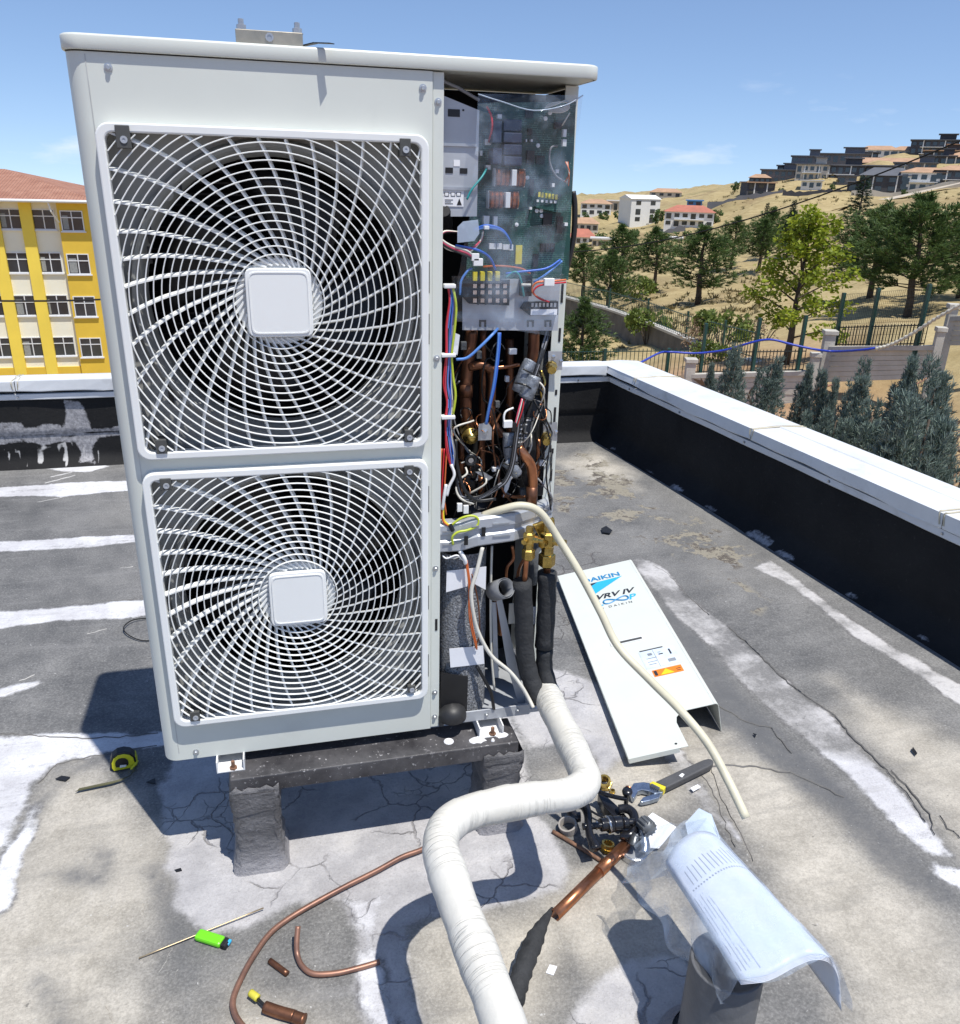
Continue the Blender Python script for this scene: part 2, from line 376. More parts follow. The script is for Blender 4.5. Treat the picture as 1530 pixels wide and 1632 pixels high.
COAT_POLY = [
    [(269, 1351), (263, 1384), (282, 1409), (278, 1442), (304, 1468), (330, 1490), (400, 1475), (470, 1440), (547, 1432), (571, 1496), (567, 1565), (583, 1632), (590, 1720), (690, 1720), (672, 1632), (648, 1545), (648, 1480), (684, 1460), (765, 1452), (895, 1420), (905, 1383), (880, 1330), (850, 1290), (830, 1180), (800, 1120), (620, 1100), (300, 1150), (262, 1250)],
    [(860, 1060), (960, 1090), (1000, 1200), (960, 1230), (930, 1180), (850, 1190), (800, 1120)],
    [(1000, 1535), (1050, 1525), (1095, 1528), (1110, 1580), (1100, 1632), (1080, 1720), (930, 1720), (905, 1632), (960, 1560)],
    [(320, 1215), (380, 1380), (340, 1380), (262, 1330), (255, 1250)],
]
TAN_POLY = [
    [(70, 1255), (130, 1218), (190, 1270), (250, 1352), (262, 1400), (235, 1480), (215, 1560), (250, 1632), (300, 1720), (-200, 1900), (-200, 1560), (20, 1400), (50, 1300)],
    [(1062, 1172), (1100, 1160), (1163, 1165), (1200, 1190), (1277, 1234), (1346, 1293), (1398, 1362), (1450, 1420), (1520, 1500), (1600, 1632), (1600, 1760), (1400, 1760), (1330, 1560), (1240, 1420), (1170, 1320), (1110, 1240)],
    [(1330, 1085), (1420, 1130), (1530, 1190), (1650, 1260), (1650, 1450), (1530, 1330), (1440, 1230), (1350, 1140)],
    [(652, 1480), (720, 1458), (860, 1440), (905, 1490), (885, 1560), (845, 1632), (860, 1760), (700, 1760), (675, 1632), (652, 1545)],
    [(840, 1420), (960, 1380), (1060, 1420), (1090, 1480), (1030, 1525), (930, 1540), (880, 1480)],
    [(900, 1230), (1040, 1190), (1110, 1270), (1060, 1330), (960, 1300)],
    [(620, 1632), (560, 1640), (380, 1560), (330, 1640), (420, 1720), (600, 1720)],
    [(890, 735), (950, 712), (1000, 750), (1010, 780), (950, 770)],
]
DARK_POLY = [
    [(232, 1385), (255, 1375), (268, 1400), (275, 1450), (300, 1480), (305, 1560), (292, 1560), (270, 1490), (250, 1440)],
    [(1060, 955), (1110, 1010), (1185, 1105), (1245, 1165), (1330, 1240), (1400, 1310), (1470, 1370), (1540, 1440), (1500, 1440), (1410, 1390), (1330, 1300), (1240, 1230), (1170, 1160), (1100, 1150), (1040, 1040)],
    [(85, 1258), (140, 1210), (170, 1205), (100, 1240), (62, 1290), (30, 1345), (10, 1350), (45, 1290)],
    [(80, 1390), (130, 1380), (170, 1400), (150, 1350), (175, 1360), (168, 1405), (110, 1412)],
    [(55, 1560), (90, 1570), (125, 1632), (130, 1700), (90, 1700), (80, 1620)],
]
PEEL_POLY = [
    [(880, 740), (930, 715), (975, 735), (1000, 760), (1060, 800), (1120, 830), (1215, 890), (1190, 902), (1120, 910), (1060, 880), (1000, 860), (960, 830), (885, 815)],
    [(1130, 905), (1180, 925), (1230, 960), (1210, 980), (1130, 945)],
]
CRACK_POLY = COAT_POLY + [[(860, 870), (960, 870), (1010, 900), (1000, 1060), (880, 1060)]]
def field(polys): return np.clip(np.max([sdf(gpoly(p), P2) for p in polys], 0), -0.4, 0.4)
roof_z = ZR + 0.004 * np.sin(GX * 2.1 + 0.4) * np.cos(GY * 1.7) - 0.002
rv = np.stack([GX.ravel(), GY.ravel(), roof_z.ravel()], 1)
ii = (np.arange(len(gy) - 1)[:, None] * nx + np.arange(nx - 1)[None]).ravel()
rf = np.stack([ii, ii + 1, ii + nx + 1, ii + nx], 1)
me = bpy.data.meshes.new('flat_roof'); me.from_pydata(rv.tolist(), [], rf.tolist()); me.polygons.foreach_set('use_smooth', [True] * len(me.polygons))
for nm, pl in (('white', W_POLY), ('coat', COAT_POLY), ('tan', TAN_POLY), ('dark', DARK_POLY), ('peel', PEEL_POLY), ('crack', CRACK_POLY), ('band', [[(960, 860), (1560, 860), (1560, 1300), (1420, 1230), (1250, 1190), (1060, 1010)], [(1030, 1150), (1200, 1150), (1230, 1370), (1030, 1250)]])):
    at = me.attributes.new(nm, 'FLOAT', 'POINT'); at.data.foreach_set('value', field(pl).astype(np.float32))
m, t, b, o = nt('weathered_roof_coating'); q = NB(t); tc = q.n('ShaderNodeTexCoord').outputs['Object']
def attr(nm): return q.n('ShaderNodeAttribute', attribute_name=nm).outputs['Fac']
nA = q.noise(tc, 2.2, 9, 0.65); nB = q.noise(tc, 9.0, 9, 0.7); nC = q.noise(tc, 55.0, 6, 0.7); nD = q.noise(tc, 260.0, 3, 0.6); nE = q.noise(tc, 0.8, 4, 0.5)
# brush-like streaks
mp = q.n('ShaderNodeMapping', {'Scale': (3.0, 22.0, 1.0), 'Rotation': (0, 0, 0.35)}); t.links.new(tc, mp.inputs['Vector']); nS = q.noise(mp.outputs[0], 1.0, 8, 0.7)
def mask(a, n, amp, w):
    s_ = q.math('ADD', a, q.math('MULTIPLY', q.math('SUBTRACT', n, 0.5), amp)); return q.rng(s_, -w, w, 0, 1, True)
nAB = q.math('ADD', q.math('MULTIPLY', nA, 0.6), q.math('MULTIPLY', nB, 0.4)); nBC = q.math('ADD', q.math('MULTIPLY', nB, 0.6), q.math('MULTIPLY', nC, 0.4))
base = q.mix(q.rng(nAB, 0.36, 0.64), (0.095, 0.095, 0.096, 1), (0.225, 0.22, 0.212, 1))
base = q.mix(q.rng(nE, 0.48, 0.66, 0, 0.35), base, (0.29, 0.275, 0.245, 1))
nF = q.noise(tc, 150.0, 5, 0.75)
base = q.mix(q.rng(nF, 0.38, 0.52, 0.42, 0), base, (0.06, 0.06, 0.06, 1))
base = q.mix(q.rng(nF, 0.52, 0.66, 0, 0.3), base, (0.40, 0.39, 0.375, 1))
base = q.mix(q.rng(nS, 0.55, 0.8, 0, 0.45), base, (0.33, 0.32, 0.315, 1))
tanc = q.mix(q.rng(nB, 0.33, 0.68), (0.345, 0.315, 0.265, 1), (0.57, 0.525, 0.45, 1))
tanc = q.mix(q.rng(nF, 0.38, 0.52, 0.30, 0), tanc, (0.20, 0.18, 0.15, 1))
tanc = q.mix(q.rng(nF, 0.52, 0.66, 0, 0.25), tanc, (0.72, 0.67, 0.57, 1))
tanc = q.mix(q.rng(nS, 0.54, 0.72, 0, 0.6), tanc, (0.24, 0.225, 0.20, 1))
tanc = q.mix(q.rng(nA, 0.52, 0.64, 0, 0.28), tanc, (0.27, 0.255, 0.235, 1))
col = q.mix(q.math('MULTIPLY', mask(attr('tan'), nA, 0.34, 0.10), 0.92), base, tanc)
col = q.mix(q.math('MULTIPLY', mask(attr('dark'), nBC, 0.10, 0.035), q.rng(nB, 0.3, 0.6, 0.35, 0.9)), col, (0.105, 0.107, 0.112, 1))
coatc = q.mix(q.rng(nB, 0.32, 0.7), (0.33, 0.32, 0.325, 1), (0.54, 0.525, 0.525, 1))
coatc = q.mix(q.rng(nF, 0.38, 0.52, 0.28, 0), coatc, (0.22, 0.21, 0.21, 1))
coatc = q.mix(q.rng(nA, 0.52, 0.68, 0, 0.6), coatc, (0.56, 0.53, 0.49, 1))
col = q.mix(q.math('MULTIPLY', mask(attr('coat'), nBC, 0.075, 0.014), 0.95), col, coatc)
# peeling, gritty film
pk = mask(attr('peel'), nB, 0.12, 0.03)
isl = q.rng(nBC, 0.50, 0.525)
isl2 = q.rng(q.noise(tc, 6.0, 8, 0.7), 0.52, 0.55)
pc = q.mix(isl, (0.265, 0.24, 0.19, 1), q.mix(q.rng(nD, 0.4, 0.65), (0.055, 0.05, 0.045, 1), (0.20, 0.17, 0.14, 1)))
col = q.mix(q.math('MULTIPLY', pk, isl2), col, pc)
whc = q.mix(q.rng(nAB, 0.38, 0.62), (0.47, 0.46, 0.475, 1), (0.70, 0.70, 0.71, 1))
whc = q.mix(q.rng(attr('band'), 0.0, 0.06), whc, q.mix(q.rng(nAB, 0.38, 0.62), (0.36, 0.345, 0.34, 1), (0.55, 0.535, 0.53, 1)))
whc = q.mix(q.rng(nS, 0.55, 0.72, 0, 0.55), whc, (0.36, 0.35, 0.35, 1))
whc = q.mix(q.rng(nF, 0.38, 0.50, 0.25, 0), whc, (0.30, 0.29, 0.29, 1))
aw = attr('white')
bandm = q.rng(attr('band'), 0.0, 0.06)
wm = q.math('MULTIPLY', mask(aw, nAB, 0.17, 0.009), q.rng(q.math('ADD', q.math('MULTIPLY', nS, .6), q.math('MULTIPLY', nC, .4)), 0.34, 0.46, 0.55, 1.0))
wm = q.math('MULTIPLY', wm, q.math('SUBTRACT', 1.0, q.math('MULTIPLY', bandm, q.rng(q.math('ADD', q.math('MULTIPLY', nA, .5), q.math('MULTIPLY', nB, .5)), 0.44, 0.56, 0.75, 0.0))))
col = q.mix(wm, col, whc)
edge = q.math('MULTIPLY', q.rng(q.math('ABSOLUTE', q.math('ADD', aw, q.math('MULTIPLY', q.math('SUBTRACT', nAB, 0.5), 0.17))), 0.0, 0.012, 1, 0), q.rng(nBC, 0.48, 0.56))
col = q.mix(q.math('MULTIPLY', edge, 0.75), col, (0.075, 0.07, 0.068, 1))
# cracks in the brittle coat
wv = q.n('ShaderNodeVectorMath', operation='ADD'); t.links.new(tc, wv.inputs[0])
cn = q.n('ShaderNodeTexNoise', {'Scale': 7.0, 'Detail': 6.0}); t.links.new(tc, cn.inputs['Vector'])
sc_ = q.n('ShaderNodeVectorMath', operation='SCALE'); t.links.new(cn.outputs['Color'], sc_.inputs[0]); sc_.inputs['Scale'].default_value = 0.16; t.links.new(sc_.outputs[0], wv.inputs[1])
vo = q.n('ShaderNodeTexVoronoi', {'Scale': 6.0}, feature='DISTANCE_TO_EDGE'); t.links.new(wv.outputs[0], vo.inputs['Vector'])
vo2 = q.n('ShaderNodeTexVoronoi', {'Scale': 15.0}, feature='DISTANCE_TO_EDGE'); t.links.new(wv.outputs[0], vo2.inputs['Vector'])
cm = mask(attr('crack'), nB, 0.08, 0.03)
ck = q.math('MULTIPLY', q.rng(vo.outputs[0], 0.004, 0.018, 1, 0), q.rng(q.noise(tc, 3.3, 4, 0.5), 0.47, 0.53))
ck2 = q.math('MULTIPLY', q.rng(vo2.outputs[0], 0.004, 0.022, 1, 0), q.rng(q.noise(tc, 4.1, 4, 0.5), 0.59, 0.63))
ck = q.math('MULTIPLY', q.math('MAXIMUM', ck, ck2), cm)
col = q.mix(q.math('MULTIPLY', ck, 0.5), col, (0.11, 0.095, 0.092, 1))
# grit, pale flecks and scuffs
col = q.mix(q.rng(nD, 0.60, 0.72, 0, 0.35), col, (0.09, 0.085, 0.08, 1))
col = q.mix(q.rng(q.noise(tc, 95.0, 3, 0.6), 0.70, 0.74, 0, 0.7), col, (0.55, 0.54, 0.52, 1))
col = q.mix(q.rng(q.noise(tc, 30.0, 3, 0.6), 0.72, 0.76, 0, 0.6), col, (0.05, 0.05, 0.05, 1))
t.links.new(col, b.inputs['Base Color']); b.inputs['Specular IOR Level'].default_value = 0.35
t.links.new(q.rng(nB, 0.2, 0.8, 0.62, 0.85), b.inputs['Roughness'])
hh = q.math('ADD', q.math('ADD', q.math('MULTIPLY', nB, 0.55), q.math('MULTIPLY', nC, 0.25)), q.math('SUBTRACT', q.math('MULTIPLY', wm, 0.18), q.math('MULTIPLY', ck, 0.45)))
hh = q.math('ADD', hh, q.math('MULTIPLY', nD, 0.10))
bp = q.n('ShaderNodeBump', {'Strength': 0.75, 'Distance': 0.014, 'Height': hh}); t.links.new(bp.outputs[0], b.inputs['Normal'])
M['roofcoat'] = m
ROOF = kind(link('flat_roof', me, m), 'structure')
# laps, ridges of old brushed coating and hairline scratches standing on the roof
M['ridge'] = mat('ridge_tar', (0.14, 0.135, 0.13), 0.8, var=.2, scale=30); M['scuff'] = mat('scuff_paint', (0.52, 0.51, 0.50), 0.8, var=.15, scale=40)
def ridge(pts, r, mm, seed):
    rr = random.Random(seed); c = [G(*p) for p in pts]; out = []
    for a, b2 in zip(c[:-1], c[1:]):
        n = max(3, int((b2 - a).length / .018))
        for i in range(n):
            p = a.lerp(b2, i / n); out.append(p + Vector((rr.uniform(-.004, .004), rr.uniform(-.004, .004), -.0005)))
    out.append(c[-1]); mb = MB(); rows = []
    for i, p in enumerate(out):
        t = (out[min(i + 1, len(out) - 1)] - out[max(i - 1, 0)]); s = Vector((-t.y, t.x, 0)).normalized() * r * .8 * rr.uniform(.4, 1.3) * max(.06, min(1, .55 + .9 * math.sin(i * .31 + seed) + .4 * math.sin(i * 1.1))) * min(1, (i + 1) / 4, (len(out) - i) / 4)
        rows.append([p + s + Vector((0, 0, -.003)), p + Vector((0, 0, r * .5)), p - s + Vector((0, 0, -.003))])
    o = mb.grid(rows).obj('roof_ridge', M[mm], None, smooth=True); o.parent = ROOF; return o
for i, (pts, r, mm) in enumerate([
    ([(1105, 1225), (1150, 1218), (1205, 1222), (1260, 1232), (1300, 1248), (1345, 1270)], .003, 'ridge'), ([(1120, 1236), (1135, 1258), (1148, 1290), (1158, 1320), (1172, 1350)], .003, 'ridge'), ([(1133, 1222), (1142, 1250), (1150, 1275), (1166, 1300), (1185, 1335), (1200, 1372)], .0025, 'ridge'),
    ([(1163, 1000), (1205, 1038), (1240, 1072), (1262, 1092), (1300, 1120), (1330, 1140), (1365, 1180), (1412, 1225), (1450, 1270), (1475, 1310)], .004, 'ridge'), ([(1040, 900), (1065, 915), (1098, 952), (1130, 980)], .004, 'ridge'), ([(1498, 1300), (1512, 1320), (1530, 1335)], .004, 'ridge'), ([(1420, 1228), (1445, 1250), (1480, 1295), (1490, 1330)], .003, 'ridge'),
    ([(880, 880), (930, 885), (985, 892), (1005, 886)], .003, 'ridge'), ([(900, 830), (950, 846), (1010, 852), (1085, 848)], .002, 'ridge'), ([(1140, 1120), (1190, 1150), (1230, 1160), (1262, 1200)], .002, 'ridge'),
    ([(0, 1168), (60, 1172), (120, 1176), (190, 1174), (252, 1168)], .0025, 'ridge'), ([(60, 1248), (90, 1218), (130, 1208), (200, 1196), (250, 1188)], .003, 'ridge'), ([(0, 874), (60, 872), (130, 866), (205, 861)], .0015, 'ridge'), ([(0, 972), (60, 968), (130, 960), (220, 954)], .0015, 'ridge'),
    ([(255, 1550), (264, 1532), (275, 1512)], .0012, 'scuff'), ([(390, 1495), (402, 1510), (412, 1522)], .001, 'scuff'), ([(0, 1108), (30, 1098), (62, 1088)], .003, 'scuff'), ([(30, 1085), (55, 1075)], .002, 'scuff'), ([(60, 800), (100, 792)], .002, 'scuff'), ([(80, 760), (115, 752)], .003, 'scuff'), ([(70, 770), (120, 757)], .002, 'scuff'), ([(140, 1010), (170, 1002)], .0015, 'scuff'), ([(190, 905), (212, 903)], .002, 'scuff'), ([(135, 908), (160, 905)], .002, 'scuff'), ([(90, 940), (105, 934)], .0015, 'scuff'), ([(20, 948), (40, 944)], .0015, 'scuff'), ([(280, 1560), (284, 1545)], .001, 'scuff'), ([(225, 1440), (227, 1458)], .0012, 'scuff'), ([(170, 1600), (180, 1630)], .001, 'ridge'), ([(500, 1585), (503, 1602)], .001, 'scuff'), ([(1090, 930), (1135, 940), (1160, 938)], .0016, 'ridge')]):
    ridge(pts, r, mm, i)

# ------------------------------------------------------------ parapets
m, t, b, o = nt('bitumen_membrane'); q = NB(t); tc = q.n('ShaderNodeTexCoord').outputs['Object']
nB = q.noise(tc, 9.0, 9, 0.7); nC = q.noise(tc, 60.0, 6, 0.7); nA = q.noise(tc, 2.0, 6, 0.6)
def attr(nm): return q.n('ShaderNodeAttribute', attribute_name=nm).outputs['Fac']
col = q.mix(q.rng(nA, 0.35, 0.65), (0.010, 0.010, 0.011, 1), (0.021, 0.0205, 0.0205, 1))
col = q.mix(q.rng(nC, 0.60, 0.75, 0, 0.4), col, (0.075, 0.07, 0.068, 1))
nBC = q.math('ADD', q.math('MULTIPLY', nB, 0.6), q.math('MULTIPLY', nC, 0.4))
am = q.math('ADD', attr('coat'), q.math('MULTIPLY', q.math('SUBTRACT', nBC, 0.5), 0.05))
cc = q.mix(q.rng(nC, 0.4, 0.68), (0.22, 0.215, 0.225, 1), (0.42, 0.41, 0.42, 1)); cc = q.mix(q.rng(nB, 0.58, 0.66), cc, (0.15, 0.145, 0.15, 1))
col = q.mix(q.rng(am, -0.004, 0.004), col, cc)
am2 = q.math('ADD', attr('drip'), q.math('MULTIPLY', q.math('SUBTRACT', nC, 0.5), 0.006))
col = q.mix(q.rng(am2, -0.002, 0.002), col, (0.45, 0.44, 0.43, 1))
col = q.mix(q.rng(q.math('ADD', attr('gap'), q.math('MULTIPLY', q.math('SUBTRACT', nB, 0.5), 0.02)), -0.002, 0.002), col, (0.008, 0.008, 0.009, 1))
t.links.new(col, b.inputs['Base Color']); b.inputs['Roughness'].default_value = 0.8; b.inputs['Specular IOR Level'].default_value = 0.2
bp = q.n('ShaderNodeBump', {'Strength': 0.5, 'Distance': 0.01, 'Height': q.math('ADD', nB, q.math('MULTIPLY', nC, 0.5))}); t.links.new(bp.outputs[0], b.inputs['Normal'])
M['membrane'] = m
M['cap'] = mat('white_cap_sheet', (0.68, 0.69, 0.70), 0.42, 0.0, var=0.05, scale=5, bump=0.10, bscale=7, grime=0.30)
M['capband'] = mat('white_flashing_strip', (0.66, 0.67, 0.69), 0.42, 0.0, var=0.05, scale=5, bump=0.05, bscale=12, grime=0.28)
M['sealant'] = mat('beige_sealant', (0.50, 0.45, 0.33), 0.7, var=0.1)
M['render'] = mat('rendered_wall', (0.55, 0.53, 0.48), 0.85, var=0.06, scale=3, bump=0.2)
K0 = 0.105                                                        # the right parapet leans away from square by this slope
def xin(y): return 2.375 + K0 * (3.16 - y)                        # its inner membrane face
WTOP = 0.155
def wall_mesh(name, rowsf, us, zs, polys, drips, gaps, to2):
    rows = [[rowsf(u, z) for u in us] for z in zs]
    mb = MB().grid(rows); me = mb.mesh(name, smooth=True, fix=False)
    P = np.array([to2(v) for r in rows for v in r])
    for nm, pl in (('coat', polys), ('drip', drips), ('gap', gaps)):
        val = np.clip(np.max([sdf(p, P) for p in pl], 0), -.3, .3) if pl else np.full(len(P), -.3)
        a = me.attributes.new(nm, 'FLOAT', 'POINT'); a.data.foreach_set('value', val.astype(np.float32))
    return me
YB = 3.19
def zp(*pts): return [tuple(PY(a / 6.8, 560 + c / 6.8, YB)[k] for k in (0, 2)) for a, c in pts]
bp_polys = [zp((690, 530), (855, 545), (895, 600), (930, 690), (990, 850), (1320, 810), (1320, 880), (980, 890), (840, 900), (700, 900), (600, 915), (-400, 940), (-400, 800), (-10, 780), (230, 770), (265, 830), (420, 820), (450, 785), (640, 785), (680, 840), (705, 810), (710, 610)),
            zp((-400, 950), (40, 950), (560, 925), (760, 920), (1000, 900), (1320, 890), (1320, 920), (1060, 935), (1020, 1000), (990, 1090), (1040, 1190), (860, 1190), (880, 1120), (840, 1030), (800, 985), (640, 985), (460, 1030), (360, 990), (180, 985), (40, 1010), (-400, 1000))]
drips = []
for x0, y0, x1, y1, w in ((450, 1010, 462, 1210, 16), (690, 980, 735, 1230, 14), (605, 1000, 690, 1180, 9), (100, 1060, 90, 1200, 10), (170, 1050, 172, 1110, 7), (205, 1070, 210, 1180, 7), (410, 1050, 425, 1210, 10), (470, 1020, 474, 1070, 9), (500, 1020, 503, 1075, 8), (530, 1020, 535, 1090, 9), (560, 1010, 563, 1070, 8), (650, 990, 655, 1050, 9), (770, 985, 768, 1050, 7), (895, 1040, 905, 1200, 12), (1060, 1070, 1085, 1200, 10), (1155, 1120, 1160, 1190, 8), (290, 1190, 300, 1230, 10), (1275, 1130, 1265, 1180, 7), (30, 1040, 34, 1100, 6)):
    drips.append(zp((x0 - w, y0), (x0 + w, y0), (x1 + w, y1), (x1 - w, y1)))
gaps = [zp((-400, 945), (0, 930), (560, 905), (760, 905), (960, 882), (1330, 865), (1330, 885), (960, 902), (760, 930), (560, 925), (0, 950), (-400, 965))]
pw = thing('parapet_wall', 'low black membrane parapet with white metal cap along the far edge of the roof', 'parapet', (0, YB + .2, ZR))
us = np.linspace(-3.4, 2.42, 320); zs = np.linspace(ZR - 0.01, WTOP, 26)
def back_face(u, z):
    k = max(0, 1 - (z - ZR) / 0.06); return Vector((u, YB - 0.05 * k * k + 0.004 * math.sin(u * 7) + (0.012 if z < -0.115 else 0), z))
link('membrane_face', wall_mesh('membrane_face', back_face, us, zs, bp_polys, drips, gaps, lambda v: (v.x, v.z)), M['membrane'], pw)
MB().bx(-3.4, 2.5, YB + 0.03, YB + 0.115, YARD - 3, WTOP - .01).obj('wall_core', M['render'], pw)
pr = thing('parapet_wall', 'long black membrane parapet with white metal cap along the right side of the roof', 'parapet', (2.7, 0, ZR))
us = np.linspace(3.24, -4.2, 190)
def right_face(u, z):
    k = max(0, 1 - (z - ZR) / 0.10); seam = 0.010 * math.exp(-((u - 1.55) / 0.05) ** 2) + 0.01 * math.exp(-((u - 2.75) / 0.04) ** 2)
    return Vector((xin(u) - 0.085 * k * k - seam + 0.004 * math.sin(u * 5 + z * 4), u, z))
spl = []
for a, c, w in [(2.95, 0.02, .012), (2.5, 0.02, .02), (2.2, 0.03, .02), (1.9, .02, .015), (1.5, .05, .03), (1.3, .03, .02), (.9, .02, .012), (.55, .015, .01)]:
    w *= .45; c *= .6; spl.append([(a - w * 7, ZR + .0), (a + w * 7, ZR + .0), (a + w * 5, ZR + c), (a - w * 6, ZR + c * .8)])
link('membrane_face', wall_mesh('membrane_face', right_face, us, np.linspace(ZR - 0.01, WTOP, 26), spl, [], [], lambda v: (v.y, v.z)), M['membrane'], pr)
mb = MB()
mb.prism([(xin(3.3) + .03, 3.3, YARD - 3), (xin(3.3) + .235, 3.3, YARD - 3), (xin(-4.2) + .235, -4.2, YARD - 3), (xin(-4.2) + .03, -4.2, YARD - 3)], (0, 0, WTOP - .01 - YARD + 3)); mb.obj('wall_core', M['render'], pr)
# metal cap panels: bent sheets with a raised ridge, wavy lower lips and open joints
def cap_run(par, f, u0, u1, joints, w=0.25, seed=0, dz=0.0):
    """f(u, inward offset, z) -> point; one sheet per bay"""
    r = random.Random(seed); bays = [u0] + joints + [u1]
    for a, c in zip(bays[:-1], bays[1:]):
        s_ = 1 if c > a else -1; a2, c2 = a + 0.002 * s_, c - 0.002 * s_; n = 18; rows = []
        off = r.uniform(-0.002, 0.002)
        for i in range(n + 1):
            u = a2 + (c2 - a2) * i / n
            wv = 0.005 * math.sin(u * 4.1 + seed) + 0.003 * math.sin(u * 17 + 2 * seed) + 0.008 * math.exp(-((math.sin(u * 1.9 + seed) - 1) / .12) ** 2) + off
            prof = [(-0.030, 0.122 + wv), (-0.034 - wv * .6, 0.127 + wv), (-0.034 + off, 0.1755), (-0.0325, 0.178 + off), (w * .42, 0.184 + off), (w * .44, 0.1865), (w - 0.003, 0.178), (w, 0.175), (w, 0.105)]
            rows.append([f(u, o_, z + dz) for o_, z in prof])
        MB().grid(rows).obj('cap_panel', M['cap'], par, thick=0.0025)
fb = lambda u, o_, z: Vector((u, YB + o_, z))
fr = lambda u, o_, z: Vector((xin(u) + o_, u, z))
cap_run(pw, fb, -3.4, 2.335, [-1.05, 0.9], seed=1, w=.125, dz=.008)
cap_run(pr, fr, 3.315, -4.2, [2.82, 1.72, 0.62, -0.5, -1.6, -2.7], seed=2)
def strip_run(par, f, u0, u1, seed):
    rows = []; n = 60
    for i in range(n + 1):
        u = u0 + (u1 - u0) * i / n; wv = 0.003 * math.sin(u * 11 + seed)
        rows.append([f(u, -0.012 + wv, 0.080), f(u, -0.018 + wv * .5, 0.084), f(u, -0.020, 0.111), f(u, -0.008, 0.114)])
    MB().grid(rows).obj('flashing_strip', M['capband'], par, thick=0.002)
strip_run(pw, fb, -3.4, 2.37, 1); strip_run(pr, fr, 3.16, -4.2, 4)
mb = MB()
for y in (2.9, 2.35, 1.78, 1.2, .62, .1): mb.cyl(fr(y, -.019, .097), fr(y, -.026, .097), .007, .005, 8)
each(mb, 'fixing_screw', M['steel'], pr)
mb = MB()
for x in (-1.05, .2, 2.15): mb.cyl(fb(x, -.019, .097), fb(x, -.026, .097), .007, .005, 8)
each(mb, 'fixing_screw', M['steel'], pw)
# sealant beads over the joints
for y in (2.82, 1.72, .62):
    for dy in (-.008, .012):
        pts = [fr(y + dy + rnd.uniform(-.006, .006), o_, z + .002) for o_, z in [(-.036, .13), (-.036, .175), (-.02, .1785), (.05, .182), (.10, .185), (.2, .182), (.248, .178)]]
        MB().tube(cr(pts, 4), .0028, 5).obj('sealant_bead', M['sealant'], pr)
for dx in (-.01, .012):
    MB().tube(cr([fb(-1.05 + dx + rnd.uniform(-.006, .006), o_, z + .002) for o_, z in [(-.036, .14), (-.036, .182), (.03, .190), (.06, .193), (.123, .187)]], 4), .0028, 5).obj('sealant_bead', M['sealant'], pw)
kind(MB().bx(-3.39, 2.6, -4.19, 3.2, -9.2, ZR - 0.05).obj('building_wall', M['render']), 'structure')
# ============================================================ THE OUTDOOR UNIT
UN = thing('outdoor_unit', 'tall off white outdoor heat pump unit with two spiral fan grilles and opened wiring bay', 'air conditioner', (0.47, 0.16, 0.0))
W, H, D = 0.94, 1.4498, 0.32
FW = 0.618
GX0, GW, GH = 0.0402, 0.568, 0.5939
GZ = (0.7247, 0.1029)
YG = -0.022
LZ = 1.424
# front panel: rounded left edge, flat face, two openings
def col_strip(z0, z1, a, c):
    return MB()
mb = MB(); R_ = 0.032
prof = [(0.004, 0.12), (0.004, R_)] + [(0.004 + R_ - R_ * math.cos(w), R_ - R_ * math.sin(w)) for w in np.linspace(0, math.pi / 2, 9)[1:]]
ins = 0.012
xa, xb = GX0 + ins, GX0 + GW - ins
mb.grid([[Vector((x, y, z)) for x, y in prof + [(xa, 0.0)]] for z in (0.0, GZ[1] + ins, GZ[1] + GH - ins, GZ[0] + ins, GZ[0] + GH - ins, LZ)])
for x0, x1 in ((xa, xb), (xb, FW)):
    for z0, z1 in ((0.0, GZ[1] + ins), (GZ[1] + GH - ins, GZ[0] + ins), (GZ[0] + GH - ins, LZ)):
        mb.grid([[Vector((x0, 0, z0)), Vector((x1, 0, z0))], [Vector((x0, 0, z1)), Vector((x1, 0, z1))]])
mb.grid([[Vector((xb, 0, z)), Vector((FW, 0, z))] for z in (GZ[1] + ins, GZ[1] + GH - ins)])
mb.grid([[Vector((xb, 0, z)), Vector((FW, 0, z))] for z in (GZ[0] + ins, GZ[0] + GH - ins)])
mb.grid([[Vector((FW, 0, z)), Vector((FW, 0.012, z))] for z in (0, LZ)])
mb.grid([[Vector((x, y, 0.0)), Vector((x, y + .02, 0.0))] for x, y in prof[1:] + [(FW, 0.0)]])
fp = mb.obj('front_panel', M['casing'], UN, smooth=False)
for p in fp.data.polygons: p.use_smooth = abs(p.normal.y) < 0.999 and abs(p.normal.x) < .999
# thin grey strip painting the shade of a groove beside the rounded corner
MB().bx(0.0375, 0.0392, -0.0006, 0.001, 0.02, LZ - 0.004).obj('groove_shade_strip', mat('groove_shade', (0.50, 0.51, 0.49), 0.5), UN)
# bottom lip, proud of the panel so that it stays in the sun under the grille's shade
lp = []; mb = MB(); lp_ = [(-0.0, 0.052), (-0.010, 0.044), (-0.013, 0.036), (-0.013, 0.004), (-0.010, 0.0), (0.004, 0.0)]
pass
